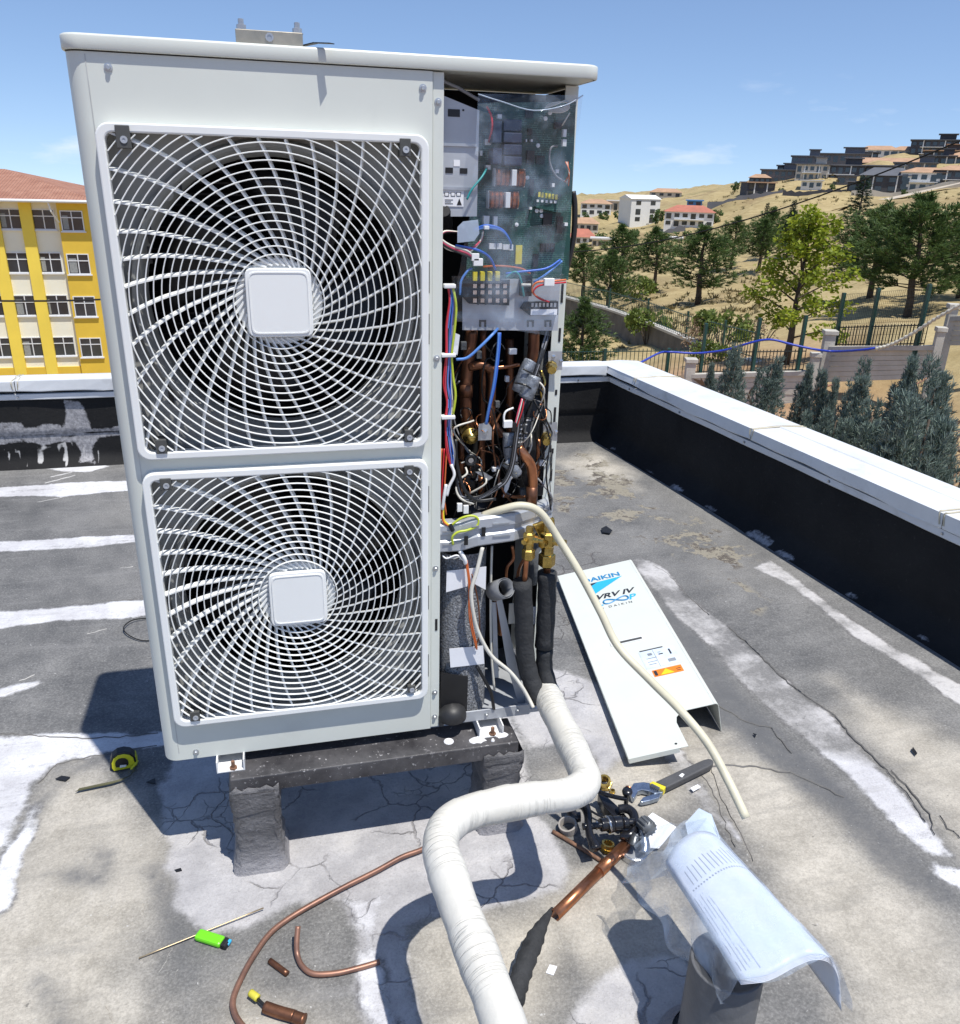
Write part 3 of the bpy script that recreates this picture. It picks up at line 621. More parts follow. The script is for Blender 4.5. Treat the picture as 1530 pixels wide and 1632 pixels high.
# right flange with slots and screws
mb = MB().bx(FW + 0.0008, 0.640, 0.004, 0.022, 0.0, LZ); mb.obj('side_flange', M['casing'], UN, bev=.0015)
mb = MB()
for z in (1.065, 0.965, 0.36, .60, .18): mb.bx(FW - 0.009, FW - 0.005, -0.0012, 0.001, z - .03, z + .03)
mb.bx(.629, .6345, .0028, .006, .27, .30)
each(mb, 'flange_slot', M['black'], UN)
def screw(x, y, z, par, r=0.0050, ax=(0, -1, 0), nm='screw'):
    o = Vector((x, y, z))
    mb = MB().lathe([(r * 1.35, 0), (r * 1.35, .0015), (r * .8, .0018), (r * .8, .005), (r * .6, .0062), (0.0001, .0062)], o, ax, 12)
    return mb.obj(nm, M['galv'], par, smooth=False)
for z in (1.375, 0.905, 0.43, 0.03, 0.10): screw(0.629, 0.004, z, UN)
screw(0.075, -0.0005, 0.018, UN); screw(0.60, -0.0005, 1.396, UN); screw(0.072, -0.0005, 1.402, UN)

# lid
mb = MB()
ol = []; rL = 0.031
for cx, cy, a0 in ((W - rL, D + .01 - rL, 0), (rL, D + .01 - rL, 90), (rL, rL - .007, 180), (W - rL, rL - .007, 270)):
    for k in range(9):
        a = math.radians(a0 + 90 * k / 8); ol.append((cx + rL * math.cos(a), cy + rL * math.sin(a)))
def off(p, e): return ((p[0] - W / 2) * (1 - e / (W / 2)) + W / 2, (p[1] - D / 2) * (1 - e / (D / 2)) + D / 2)
levels = [(0.006, LZ + .002), (0.001, LZ + .002), (0.0, LZ + .004), (0.0, H - .004), (0.0008, H - .0015), (0.003, H), (0.006, H + .0003)]
rows = [[Vector((*off(p, e), z)) for p in ol + ol[:1]] for e, z in levels]
mb.grid(rows); n0 = len(mb.v); mb.add([Vector((*off(p, .006), H + .0003)) for p in ol], [tuple(range(len(ol)))])
mb.add([Vector((*off(p, .004), LZ + .002)) for p in ol], [tuple(range(len(ol)))])
lid = mb.obj('lid', M['casing'], UN)
for p in lid.data.polygons: p.use_smooth = len(p.vertices) == 4
# bracket bolted on top of the lid
mb = MB(); bx0, bx1 = PY(375, 50, 0.02).x, PY(482, 60, 0.02).x
mb.bx(bx0, bx1, 0.008, 0.011, H + .0005, H + .022); mb.bx(bx0, bx1, 0.011, 0.060, H + .0195, H + .022); mb.bx(bx0, bx0 + .003, .011, .06, H + .0005, H + .0195); mb.bx(bx1 - .003, bx1, .011, .06, H + .0005, H + .0195)
br = mb.obj('top_bracket', M['stainless'], UN, bev=.001)
for x in (bx0 + .010, bx1 - .008):
    MB().lathe([(.0105, 0), (.0105, .002), (.0085, .002), (.0085, .009), (.005, .010), (.005, .018), (.0001, .019)], (x, .03, H + .022), n=6).obj('bolt', M['galv'], br)
MB().lathe([(.007, 0), (.007, .002), (.004, .002), (.004, .001), (.0001, .001)], ((bx0 + bx1) / 2, .008, H + .012), (0, -1, 0), 10).obj('rivet', M['galv'], br)
pts = [Vector((bx1 - .006, 0.03, H + .004)), Vector((bx1 + .02, 0.0, H + .007)), Vector((bx1 + .045, -0.028, H + .004))]
mb = MB()
for p, c in zip(pts[:-1], pts[1:]): mb.add([p + Vector((0, -.004, 0)), c + Vector((-.003, -.004, 0)), c + Vector((.006, .003, 0)), p + Vector((.006, .003, 0))], [(0, 1, 2, 3)])
mb.obj('cable_tie_tail', M['black'], UN, thick=.0015)

# left side, back, right side
MB().bx(0.004, 0.007, 0.12, D, 0.0, LZ).obj('side_panel', M['casing'], UN)
MB().bx(0.007, FW - .01, D - 0.004, D, 0.0, LZ).obj('coil', M['blackmat'], UN)
rs = MB(); rs.bx(W - 0.007, W - 0.004, 0.108, D, 0.0, LZ); rs.bx(FW - .01, W - 0.007, D - .004, D, 0, LZ)
rs.obj('rear_corner_panel', M['casing'], UN)
cb = MB().bx(W - 0.032, W - 0.007, 0.106, 0.109, 0.04, LZ); cb.obj('corner_post', M['casing'], UN)
mb = MB()
for z, h in ((.93, .03), (.86, .012), (.80, .012), (.74, .05), (.60, .03), (1.02, .04), (1.2, .04), (.66, .012), (.53, .04)): mb.bx(W - .016, W - .011, .1048, .1065, z - h / 2, z + h / 2)
each(mb, 'post_slot', M['black'], UN)
# base pan and feet
mb = MB(); mb.bx(0.02, W - .03, 0.01, D - .01, 0.002, 0.012); mb.obj('base_pan', M['zinc'], UN)
mb = MB(); mb.prism([(.640, .006, 0.0), (.872, .006, 0.0), (.905, .05, 0.0), (.905, .054, 0.0), (.869, .010, 0.0), (.640, .010, 0.0)], (0, 0, .030)); mb.obj('base_lip', M['zinc'], UN, bev=.001)
screw(.655, .006, .012, UN, .005); screw(.76, .006, .016, UN, .004); screw(.84, .006, .018, UN, .004)
MB().bx(.6405, .652, .002, .006, .0, .034).obj('base_tab', M['clip'], UN)
for x0 in (0.118, 0.735):
    mb = MB(); mb.bx(x0, x0 + .062, -.026, .30, -.030, -.0275); mb.bx(x0, x0 + .003, -.026, .30, -.0275, .0); mb.bx(x0 + .059, x0 + .062, -.026, .30, -.0275, .0)
    ft = mb.obj('mounting_foot', M['white'], UN)
    MB().lathe([(.009, 0), (.009, .004), (.0045, .004), (.0045, .02), (.0001, .02)], (x0 + .036, -.018, -.0275), n=6).obj('anchor_bolt', M['rust'], ft)

# fan chambers: backing plate with bell mouth, drum, fan
CXG = GX0 + GW / 2; SZ = GH / GW
def circ(r, n, cz): return [(CXG + r * math.cos(2 * math.pi * k / n), cz + r * SZ * math.sin(2 * math.pi * k / n)) for k in range(n)]
mb = MB(); mb.bx(.012, FW - .006, .03, .032, 0.005, .012); mb.bx(.622, .626, .02, D - .005, .012, LZ); mb.obj('partition', M['shroud'], UN)
mb = MB(); mb.bx(.0075, .012, .12, D - .005, .012, LZ); mb.bx(.012, FW - .006, .05, D - .005, LZ - .004, LZ - .002); mb.obj('chamber_lining', M['blackmat'], UN)
for gz in GZ:
    cz = gz + GH / 2; n = 64; rO = 0.243; mb = MB()
    a, c = GW / 2 - .004, GH / 2 - .004
    sq = []
    for k in range(n):
        w = 2 * math.pi * (k + .5) / n; s_ = min(a / max(abs(math.cos(w)), 1e-6), c / max(abs(math.sin(w)), 1e-6)); sq.append((CXG + s_ * math.cos(w), cz + s_ * math.sin(w)))
    sq = [(x, z) for x, z in sq]
    def cir(r, y): return [Vector((CXG + r * math.cos(2 * math.pi * (k + .5) / n), y, cz + r * SZ * math.sin(2 * math.pi * (k + .5) / n))) for k in range(n + 1)]
    sq = sq + sq[:1]
    rows = [[Vector((x, .004, z)) for x, z in sq], [Vector((x, .034, z)) for x, z in sq]]
    rows += [cir(.272, .038), cir(.268, .026), cir(.264, .023), cir(.258, .025), cir(.250, .036), cir(rO, .056), cir(rO, .095)]
    sh = mb.grid(rows).obj('fan_shroud', M['shroud'], UN, smooth=True)
    q_ = sh.modifiers.new('e', 'EDGE_SPLIT'); q_.split_angle = math.radians(35)
    mb = MB()
    for dx, dz, w, h in ((-.222, .13, .007, .06), (-.226, .08, .007, .03), (.222, .12, .007, .05), (.226, .08, .006, .03), (-.218, -.17, .008, .06), (-.16, .195, .004, .022), (.15, .19, .02, .004), (.222, -.15, .006, .04)):
        mb.bx(CXG + dx - w / 2, CXG + dx + w / 2, .030, .0345, cz + dz - h / 2, cz + dz + h / 2)
    each(mb, 'slot', M['black'], sh)
    # embossed bosses on the backing plate
    mb = MB()
    for dx, dz in ((-.185, .185), (-.205, .17), (.205, .19), (-.2, -.2), (.205, -.195)): mb.lathe([(.012, 0), (.012, .004), (.010, .005), (.0001, .005)], (CXG + dx, .0345, cz + dz), (0, -1, 0), 16)
    each(mb, 'boss', M['shroud'], sh)
    # fan
    hub = MB().lathe([(.0001, -.01), (.05, -.008), (.06, 0), (.06, .06)], (CXG, .125, cz), (0, 1, 0), 28).obj('fan', M['black'], UN, smooth=True)
    for k in range(4):
        a0 = k * math.pi / 2 + .4 + gz; rows = []
        for i in range(7):
            r = .055 + .180 * i / 6; rw = []
            for j in range(7):
                w = a0 + (j / 6 - .5) * (1.15 + .15 * math.sin(i)) + .25 * i / 6
                rw.append(Vector((CXG + r * math.cos(w), .125 + .07 * (j / 6) + .006 * math.sin(j), cz + r * math.sin(w))))
            rows.append(rw)
        MB().grid(rows).obj('blade', M['black'], hub, smooth=True, thick=.003)
# rear coil fins glimpsed behind the fans
mb = MB()
for k in range(60): mb.bx(.02, FW - .015, D - .0075, D - .0045, .03 + k * .0225, .03 + k * .0225 + .004)
kind(mb.obj('coil_fins', mat('coil_fin', (0.05, 0.05, 0.052), 0.4, 0.6), UN), 'stuff')

# grilles
RTAB = [(.060, 0), (.068, 12), (.080, 20), (.10, 28), (.136, 36.5), (.18, 43), (.23, 48.5), (.296, 55), (.36, 61), (.42, 66)]
rt_r = np.array([a for a, _ in RTAB]); rt_a = np.radians([a for _, a in RTAB])
HW, HH = GW / 2 - .011, GH / 2 - .011
hub_poly = []
for k in range(96):
    w = 2 * math.pi * k / 96; cw, sw = math.cos(w), math.sin(w); e = 11
    r = .060 / ((abs(cw) ** e + abs(sw) ** e) ** (1 / e)); hub_poly.append((r * cw, r * sw * SZ))
ring_meshes, spoke_meshes = [], []
for i in range(24):
    r = .083 + .01385 * i; segs, cur = [], []
    N = 128
    for k in range(N + 1):
        w = 2 * math.pi * k / N + .001; x, z = r * math.cos(w), r * math.sin(w) * SZ
        if abs(x) < HW and abs(z) < HH: cur.append(Vector((x, YG + .0022, z)))
        else:
            if len(cur) > 1: segs.append(cur)
            cur = []
    if len(cur) > 1: segs.append(cur)
    if not segs: continue
    for s_ in segs:
        # a slim bar, deeper than it is wide
        mb = MB(); n_ = len(s_); vs = []; dp = .0042; wd = .00115
        for p in s_:
            rr_ = Vector((p.x, 0, p.z)).normalized()
            vs += [p - rr_ * wd, p - rr_ * wd * .5 + Vector((0, -.0013, 0)), p + rr_ * wd * .5 + Vector((0, -.0013, 0)), p + rr_ * wd, p + rr_ * wd * .7 + Vector((0, dp, 0)), p - rr_ * wd * .7 + Vector((0, dp, 0))]
        fs = [(k * 6 + j, k * 6 + (j + 1) % 6, (k + 1) * 6 + (j + 1) % 6, (k + 1) * 6 + j) for k in range(n_ - 1) for j in range(6)]
        mb.add(vs, fs); me = mb.mesh('ring', smooth=False); me.materials.append(M['grille']); ring_meshes.append(me)
NSP = 36
for k in range(NSP):
    a0 = math.radians(72) + 2 * math.pi * k / NSP; vs = []; rs_ = np.linspace(.064, .42, 46); pts = []
    for r in rs_:
        w = a0 + np.interp(r, rt_r, rt_a); x, z = r * math.cos(w), r * math.sin(w) * SZ
        if abs(x) > HW + .003 or abs(z) > HH + .003: break
        pts.append(Vector((x, 0, z)))
    mb = MB(); n_ = len(pts); vs = []
    for i, p in enumerate(pts):
        tg = (pts[min(i + 1, n_ - 1)] - pts[max(i - 1, 0)]).normalized(); nn = Vector((-tg.z, 0, tg.x)); wd = .0016
        lean = nn * -.0040                                                # blades lean, so the far side shows its flat
        f0 = Vector((0, YG + .0062, 0)); f1 = Vector((0, YG + .0165, 0))
        vs += [p - nn * wd + f0, p + nn * wd + f0, p + nn * wd * .8 + lean + f1, p - nn * wd * .8 + lean + f1]
    fs = [(i * 4 + j, i * 4 + (j + 1) % 4, (i + 1) * 4 + (j + 1) % 4, (i + 1) * 4 + j) for i in range(n_ - 1) for j in range(4)] + [(3, 2, 1, 0), tuple((n_ - 1) * 4 + j for j in range(4))]
    mb.add(vs, fs); me = mb.mesh('spoke'); me.materials.append(M['grille']); spoke_meshes.append(me)
fo = rrect(GW, GH, .024, 6); fi = rrect(GW - .030, GH - .030, .014, 6)
for gi, gz in enumerate(GZ):
    cz = gz + GH / 2
    mb = MB(); mb.ring(xz(fo, CXG, cz, YG), xz(fi, CXG, cz, YG), (0, .0225, 0))
    gr = mb.obj('grille', M['grille'], UN, bev=.0028)
    for me in ring_meshes:
        o_ = link('ring', me, None, gr); o_.location = (CXG, 0, cz)
    for me in spoke_meshes:
        o_ = link('spoke', me, None, gr); o_.location = (CXG, 0, cz)
    MB().lathe([(.0001, YG + .011), (.078, YG + .011), (.080, YG + .013), (.080, YG + .020), (.0001, YG + .020)], (CXG, 0, cz), (0, 1, 0), 40).obj('hub_disc', M['grille'], gr)
    mb = MB(); mb.prism(xz(hub_poly, CXG, cz, YG - .006), (0, .012, 0)); hb = mb.obj('hub_cap', M['grille'], gr, bev=.002)
    mb = MB(); mb.ring(xz([(a * .90, c * .90) for a, c in hub_poly], CXG, cz, YG - .0082), xz([(a * .865, c * .865) for a, c in hub_poly], CXG, cz, YG - .0082), (0, .003, 0)); mb.obj('hub_rim', M['grille'], gr)
    mb = MB(); mb.prism(xz([(a * .865, c * .865) for a, c in hub_poly], CXG, cz, YG - .0072), (0, .003, 0)); mb.obj('hub_plate', M['grille'], gr)
    for px_, py_, w_, h_ in (((196, 218, .023, .036), (646, 235, .020, .030), (257, 712, .020, .028), (652, 695, .018, .026)) if gi == 0 else ((264, 772, .021, .024), (652, 750, .020, .022), (311, 1142, .020, .024), (656, 1098, .018, .018))):
        c = PY(px_, py_, YG - .002); x, z = c.x, c.z
        mb = MB(); mb.bx(x - w_ / 2, x + w_ / 2, YG - .0035, .004, z - h_ / 2, z + h_ / 2)
        cl = mb.obj('clip', M['clip'], gr, bev=.0012)
        MB().lathe([(.0060, 0), (.0060, .0015), (.0025, .0015), (.0025, .0005), (.0001, .0005)], (x + .001, YG - .0035, z - h_ * .12), (0, -1, 0), 12).obj('clip_screw', M['zinc'], cl)

# ------------------------------------------------------------ the opened wiring bay
def pq(mb, pts, y, dy): mb.prism([PY(a, c, y) for a, c in pts], (0, dy, 0)); return mb
def rectpx(mb, x0, y0, x1, y1, y, dy):
    a = PY((x0 + x1) / 2, y0, y); c = PY((x0 + x1) / 2, y1, y); l = PY(x0, (y0 + y1) / 2, y).x; r_ = PY(x1, (y0 + y1) / 2, y).x
    mb.bx(l, r_, y, y + dy, c.z, a.z); return mb
def wire(pts, colr, r=.0022, par=UN, name='wire', k=5):
    return MB().tube(cr([PY(*p) for p in pts], k), r, 6).obj(name, M['w_' + colr] if ('w_' + colr) in M else M[colr], par, smooth=True)
mb = MB(); mb.bx(.627, W - .033, D - .012, D - .005, .012, LZ); mb.bx(.627, .630, .03, D - .012, .03, .86); mb.bx(W - .0085, W - .0072, .11, D - .012, .012, LZ); mb.obj('bay_lining', M['blackmat'], UN)
# upper steel plate with slots
mb = MB(); pq(mb, [(701, 150), (764, 176), (760, 345), (700, 345)], .035, .0015); pl = mb.obj('control_box', M['zinc'], UN)
mb = MB(); pq(mb, [(700, 227), (760, 229), (760, 234), (700, 232)], .031, .004); pq(mb, [(700, 297), (760, 299), (760, 304), (700, 302)], .031, .004); each(mb, 'box_fold', M['galv'], pl)
mb = MB()
for a, c, e, f in ((714, 174, 733, 186), (737, 174, 740, 177), (710, 267, 722, 276), (733, 268, 745, 277)): rectpx(mb, a, c, e, f, .034, .0015)
each(mb, 'box_slot', M['black'], pl)
rectpx(MB(), 723, 255, 733, 265, .0342, .0008).obj('small_label', M['paper'], pl)
lab = rectpx(MB(), 701, 303, 739, 329, .0335, .0008).obj('warning_label', M['paper'], pl)
mb = MB()
for x in (712, 722, 731):
    rectpx(mb, x - 3.5, 306, x + 3.5, 313, .0330, .0004)
mb2 = MB()
for x in (712, 722, 731):
    rectpx(mb2, x - 2.6, 307, x + 2.6, 312, .0326, .0003)
each(mb, 'label_print', M['black'], pl); each(mb2, 'label_print', M['paper'], pl)
mb = MB()
pq(mb, [(728, 327), (732, 316), (736, 327)], .0330, .0004); pq(mb, [(703, 313), (705, 309), (707, 313)], .033, .0004)
for k in range(3): rectpx(mb, 709, 318 + k * 3, 722 - 3 * (k % 2), 319 + k * 3, .0330, .0004)
each(mb, 'label_print', M['black'], pl)
MB().tube([PY(703, 128, .03), PY(730, 140, .04), PY(764, 160, .04)], .003, 6).obj('cable', M['grey'] if 'grey' in M else M['w_grey'], UN)
# the circuit board
m, t, b, o = nt('circuit_board'); q = NB(t); tc = q.n('ShaderNodeTexCoord').outputs['Object']
mpc = q.n('ShaderNodeMapping', {'Rotation': (math.radians(90), 0, 0)}); t.links.new(tc, mpc.inputs['Vector']); v1 = q.n('ShaderNodeTexVoronoi', {'Scale': 95.0}, distance='MANHATTAN'); t.links.new(tc, v1.inputs['Vector'])
v2 = q.n('ShaderNodeTexBrick', {'Scale': 62.0, 'Mortar Size': .018, 'Color1': (1, 1, 1, 1), 'Color2': (1, 1, 1, 1), 'Mortar': (0, 0, 0, 1)}, offset=.37, squash=1.6, squash_frequency=3); t.links.new(mpc.outputs[0], v2.inputs['Vector'])
cc = q.mix(q.math('MULTIPLY', v2.outputs['Fac'], q.rng(q.noise(tc, 40, 2, .5), .45, .6)), (0.012, 0.062, 0.052, 1), (0.14, 0.30, 0.25, 1))
cc = q.mix(q.rng(v1.outputs['Distance'], 0.08, 0.14, 0.65, 0), cc, (0.42, 0.44, 0.38, 1))
cc = q.mix(q.rng(q.noise(tc, 30, 3, .5), .55, .6, 0, .6), cc, (0.02, 0.045, 0.045, 1))
t.links.new(cc, b.inputs['Base Color']); b.inputs['Roughness'].default_value = 0.35
mb = MB(); YP = .060; pq(mb, [(762, 164), (918, 162), (906, 446), (742, 446)], YP, .0016); pcb = mb.obj('circuit_board', m, UN)
chipm = mat('chip_black', (0.014, 0.014, 0.016), 0.35); capm = mat('capacitor_blue', (0.035, 0.045, 0.085), 0.3, var=.1)
mb = MB()
for i, (a, c, e, f) in enumerate(((785, 192, 800, 228), (803, 190, 832, 209), (803, 211, 832, 228), (803, 230, 832, 247), (785, 236, 800, 262), (803, 249, 832, 264))):
    rectpx(MB(), a, c, e, f, YP - .035, .035).obj('capacitor', capm, pcb, bev=.002)
for a, c, e, f in ((840, 240, 852, 262), (855, 248, 868, 262), (845, 285, 851, 312), (862, 388, 868, 402), (870, 388, 876, 402), (878, 388, 884, 402), (780, 420, 792, 436), (850, 405, 858, 425), (884, 195, 896, 205), (842, 205, 848, 215), (838, 176, 850, 188), (866, 340, 880, 360), (888, 345, 897, 372)):
    rectpx(MB(), a, c, e, f, YP - .006, .006).obj('chip', chipm, pcb)
cw_ = M['white']
for a, c, e, f in ((773, 222, 783, 231), (793, 182, 800, 189), (774, 263, 782, 270), (780, 388, 790, 397), (792, 388, 800, 397), (802, 390, 811, 398), (812, 390, 818, 399), (771, 344, 780, 358), (787, 345, 793, 360), (765, 240, 769, 248), (838, 222, 840, 226), (846, 222, 849, 226), (886, 270, 891, 276), (880, 292, 884, 298), (844, 330, 848, 334), (900, 355, 905, 360)):
    rectpx(MB(), a, c, e, f, YP - .010, .010).obj('connector', cw_, pcb)
rectpx(MB(), 822, 391, 832, 421, YP - .004, .004).obj('fuse_label', M['w_yellow'], pcb)
mb = MB()
for a, c in ((857, 232), (869, 189), (876, 180), (823, 358), (862, 336), (863, 344), (855, 336), (840, 283)): mb.lathe([(.004, 0), (.004, .003), (.0001, .004)], PY(a, c, YP), (0, -1, 0), 10)
each(mb, 'solder_boss', M['white'], pcb)
# two choke coils wound with copper
for (x0, y0, x1, y1) in ((788, 268, 836, 297), (778, 304, 826, 332)):
    a, c = PY(x0, (y0 + y1) / 2, YP - .018), PY(x1, (y0 + y1) / 2, YP - .018); h = abs(PY(x0, y0, YP).z - PY(x0, y1, YP).z); yc = YP - .02
    core = MB(); core.bx(a.x + .002, c.x - .002, YP - .024, YP - .001, a.z - h * .42, a.z + h * .42); core = core.obj('choke_coil', M['copperdull'], pcb, bev=.004)
    for xx in (a.x, c.x - .004): MB().bx(xx, xx + .004, YP - .020, YP - .001, a.z - h * .5, a.z + h * .5).obj('cheek', M['white'], core)
    L = c.x - a.x
    for k in range(20):
        f_ = k / 19
        if .46 < f_ < .66: continue
        x = a.x + L * (.04 + .92 * f_)
        ringp = [Vector((x, yc + (h * .46) * math.cos(w) * .55, a.z + (h * .46) * math.sin(w))) for w in np.linspace(0, 2 * math.pi, 13)]
        MB().tube(ringp, .0017, 5, False).obj('winding', M['copper'] if k % 3 else M['copperdull'], core)
    MB().bx(a.x + L * .50, a.x + L * .66, YP - .036, YP - .004, a.z - h * .44, a.z + h * .44).obj('bobbin', M['white'], core, bev=.001)
# small board seen through the window cut in the cover
mb = MB(); pq(mb, [(860, 300), (904, 312), (900, 341), (854, 331)], YP - .012, .002); sb = mb.obj('switch_board', m, pcb)
for k in range(6):
    rectpx(MB(), 858 + k * 5.4, 306 + k * .8, 861.5 + k * 5.4, 314 + k * .8, YP - .0145, .0025).obj('switch', M['w_yellow'], sb)
for k in range(5):
    rectpx(MB(), 855.5 + k * 7, 318 + k * .5, 859 + k * 7, 322 + k * .5, YP - .0145, .0025).obj('push_button', M['white'], sb)
# terminal plate
mb = MB(); pq(mb, [(737, 445), (893, 444), (889, 527), (737, 526)], .050, .0015); tp = mb.obj('terminal_plate', M['zinc'], UN)
mb = MB(); pq(mb, [(734, 452), (745, 444), (812, 447), (812, 487), (748, 484), (737, 472)], .034, .016); tb = mb.obj('terminal_block', M['black'], tp, bev=.001)
for k in range(5):
    x = 757 + k * 12
    for yy in (456, 466, 479): rectpx(MB(), x - 3, yy - 3.2, x + 3, yy + 3.2, .0318, .002).obj('terminal_screw', M['steel'], tb)
    if k < 5: rectpx(MB(), x + 5, 446, x + 7, 486, .030, .004).obj('barrier', M['black'], tb)
for k in range(4): rectpx(MB(), 754 + k * 12, 433, 761 + k * 12, 448, .030, .010).obj('ferrule_cap', M['w_yellow'], tb, bev=.001)
mb = MB(); pq(mb, [(831, 492), (838, 482), (890, 480), (890, 502), (845, 503)], .036, .014); tb2 = mb.obj('terminal_block', M['black'], tp, bev=.001)
for k in range(7): rectpx(MB(), 847 + k * 6, 483, 850.5 + k * 6, 489, .0345, .0015).obj('terminal_screw', M['galv'], tb2)
rectpx(MB(), 846, 493, 888, 502, .0348, .0012).obj('terminal_label', M['paper'], tb2)
mb = MB(); rectpx(mb, 831, 440, 848, 472, .034, .016); mb.obj('relay', M['black'], tp)
for a in (764, 840, 868): pq(MB(), [(a, 510), (a + 11, 510), (a + 11, 521), (a + 8, 521), (a + 8, 513), (a + 3, 513), (a + 3, 521), (a, 521)], .0485, .0012).obj('plate_hook', M['clip'], tp)
# clear plastic covers
m, t, b, o = nt('clear_plastic_sheet'); q = NB(t); tc = q.n('ShaderNodeTexCoord').outputs['Object']
tr = q.n('ShaderNodeBsdfTransparent', {'Color': (0.97, 0.98, 0.99, 1)}); gl = q.n('ShaderNodeBsdfGlossy', {'Roughness': 0.09}); df = q.n('ShaderNodeBsdfDiffuse', {'Color': (0.66, 0.77, 0.92, 1)})
fz = q.n('ShaderNodeFresnel', {'IOR': 1.35}); s1 = q.n('ShaderNodeMixShader'); s2 = q.n('ShaderNodeMixShader')
t.links.new(q.math('ADD', q.rng(q.noise(tc, 11, 4, .55), 0.47, 0.68, 0.02, 0.22), q.rng(q.noise(tc, 60, 3, .5), .55, .7, 0, .05)), s1.inputs[0]); t.links.new(tr.outputs[0], s1.inputs[1]); t.links.new(df.outputs[0], s1.inputs[2])  # patchy bluish diffuse share painted in as glare on the clear sheet
t.links.new(fz.outputs[0], s2.inputs[0]); t.links.new(s1.outputs[0], s2.inputs[1]); t.links.new(gl.outputs[0], s2.inputs[2]); t.links.new(s2.outputs[0], o.inputs[0])
M['clear'] = m
fl = m.copy(); fl.name = 'frosted_plastic'; M['frost'] = fl
for nd in fl.node_tree.nodes:
    if nd.type == 'MAP_RANGE' and abs(nd.inputs[4].default_value - .22) < .01: nd.inputs[3].default_value = .45; nd.inputs[4].default_value = .65
def sheet(name, L, Rr, y0, amp, m, seed, hole=None, n=22):
    """L, Rr: px polylines of the left and right edges"""
    rows = []; k = 26
    def along(pl, f_):
        x = f_ * (len(pl) - 1); i = min(int(x), len(pl) - 2); u = x - i; return (pl[i][0] * (1 - u) + pl[i + 1][0] * u, pl[i][1] * (1 - u) + pl[i + 1][1] * u)
    for i in range(k + 1):
        a, c = along(L, i / k), along(Rr, i / k); rw = []
        for j in range(n + 1):
            u = j / n; y = y0 + amp * (math.sin(u * 5 + seed + i * .16) * .5 + math.sin(i * .5 + u * 3 + seed * 2) * .5) + (.012 * max(0, u - .6) / .4) ** 1
            rw.append(PY(a[0] * (1 - u) + c[0] * u, a[1] * (1 - u) + c[1] * u, y))
        rows.append(rw)
    mb = MB(); vs = [p for r_ in rows for p in r_]; fs = []
    for i in range(k):
        for j in range(n):
            if hole and hole[0] <= i < hole[1] and hole[2] <= j < hole[3]: continue
            fs.append((i * (n + 1) + j, i * (n + 1) + j + 1, (i + 1) * (n + 1) + j + 1, (i + 1) * (n + 1) + j))
    mb.add(vs, fs); return mb.obj(name, m, UN, smooth=True, fix=False)
sheet('clear_cover', [(762, 149), (757, 250), (748, 345), (738, 400), (728, 452)], [(929, 152), (921, 220), (910, 320), (900, 395), (893, 452)], .006, .006, M['clear'], 1.0, hole=(13, 16, 13, 19))
sheet('clear_cover', [(720, 440), (722, 475), (728, 512)], [(900, 436), (894, 490), (880, 536)], .004, .003, M['clear'], 2.2)
pq(MB(), [(738, 353), (762, 350), (764, 372), (756, 384), (729, 387), (729, 362)], .000, .0008).obj('cover_flap', M['frost'], UN)
MB().tube(cr([PY(762, 150, .004), PY(800, 162, .0), PY(850, 176, .0), PY(900, 168, .0), PY(929, 152, .012)], 5), .0012, 5).obj('cover_edge', M['frost'], UN, smooth=True)
# wires over and under the board
wire([(776, 170, .03), (783, 185, .02), (784, 205, .02), (779, 226, .045)], 'red', .002)
wire([(776, 268, .045), (768, 282, .03), (752, 302, .02), (744, 318, .02)], 'teal', .0022)
for k, c in enumerate(('blue', 'blue', 'lblue')): wire([(755, 366 + k, .02), (775, 359 + k * 2, .015), (800, 366 + k, .015), (813, 385, .02), (814, 396, .045)], c, .0022)
for k, c in enumerate(('pink', 'red', 'whitecable')): wire([(704, 380 + k, .02), (712, 392 + k * 2, .012), (745, 398 + k * 2, .010), (765, 385, .012), (770, 368, .02)], c, .0021)
for k, c in enumerate(('whitecable', 'pink', 'black')): wire([(730, 370, .02), (708, 369 + k, .012), (703, 380 + k * 3, .010), (720, 392 + k * 3, .008), (745, 400 + k * 4, .006), (757, 412 + k * 2, .006)], c, .0023)
wire([(726, 391, .012), (760, 398, .008), (780, 410, .010), (790, 430, .02)], 'blue', .0024)
wire([(733, 470, .012), (735, 448, .010), (745, 432, .012), (752, 428, .02)], 'lblue', .0024)
wire([(806, 436, .02), (830, 433, .015), (870, 428, .015), (893, 414, .02)], 'blue', .0024)
wire([(850, 450, .02), (870, 437, .015), (885, 425, .02), (896, 416, .02)], 'lblue', .0022)
wire([(770, 425, .03), (800, 424, .02), (830, 428, .03), (845, 436, .04)], 'orange', .002)
wire([(806, 442, .02), (820, 433, .015), (828, 440, .015), (832, 455, .02), (835, 472, .03)], 'teal', .002)
wire([(902, 446, .01), (880, 448, .008), (856, 450, .010), (848, 460, .012), (852, 470, .014), (870, 480, .03)], 'orange', .002)
wire([(902, 450, .01), (878, 452, .008), (858, 456, .010), (850, 466, .012), (860, 476, .02), (875, 481, .03)], 'red', .002)
wire([(831, 454, .015), (846, 454, .012)], 'whitecable', .003)
for a, c, e, f in ((752, 404, 764, 416), (755, 412, 770, 424), (868, 444, 884, 456), (772, 360, 780, 366)): rectpx(MB(), a, c, e, f, .002, .010).obj('wire_connector', M['white'], UN, bev=.001)
for k in range(7):
    wire([(868 + k, 172 - k, .03), (885, 167 - k * .6, .02), (902, 160 + k * .5, .02), (907, 166 + k, .02), (895, 173 + k, .02), (874, 174 + k * .7, .03)], 'grey' if k % 2 else 'whitecable', .0012)
wire([(908, 180, .03), (902, 190, .02), (896, 200, .03)], 'whitecable', .0014)
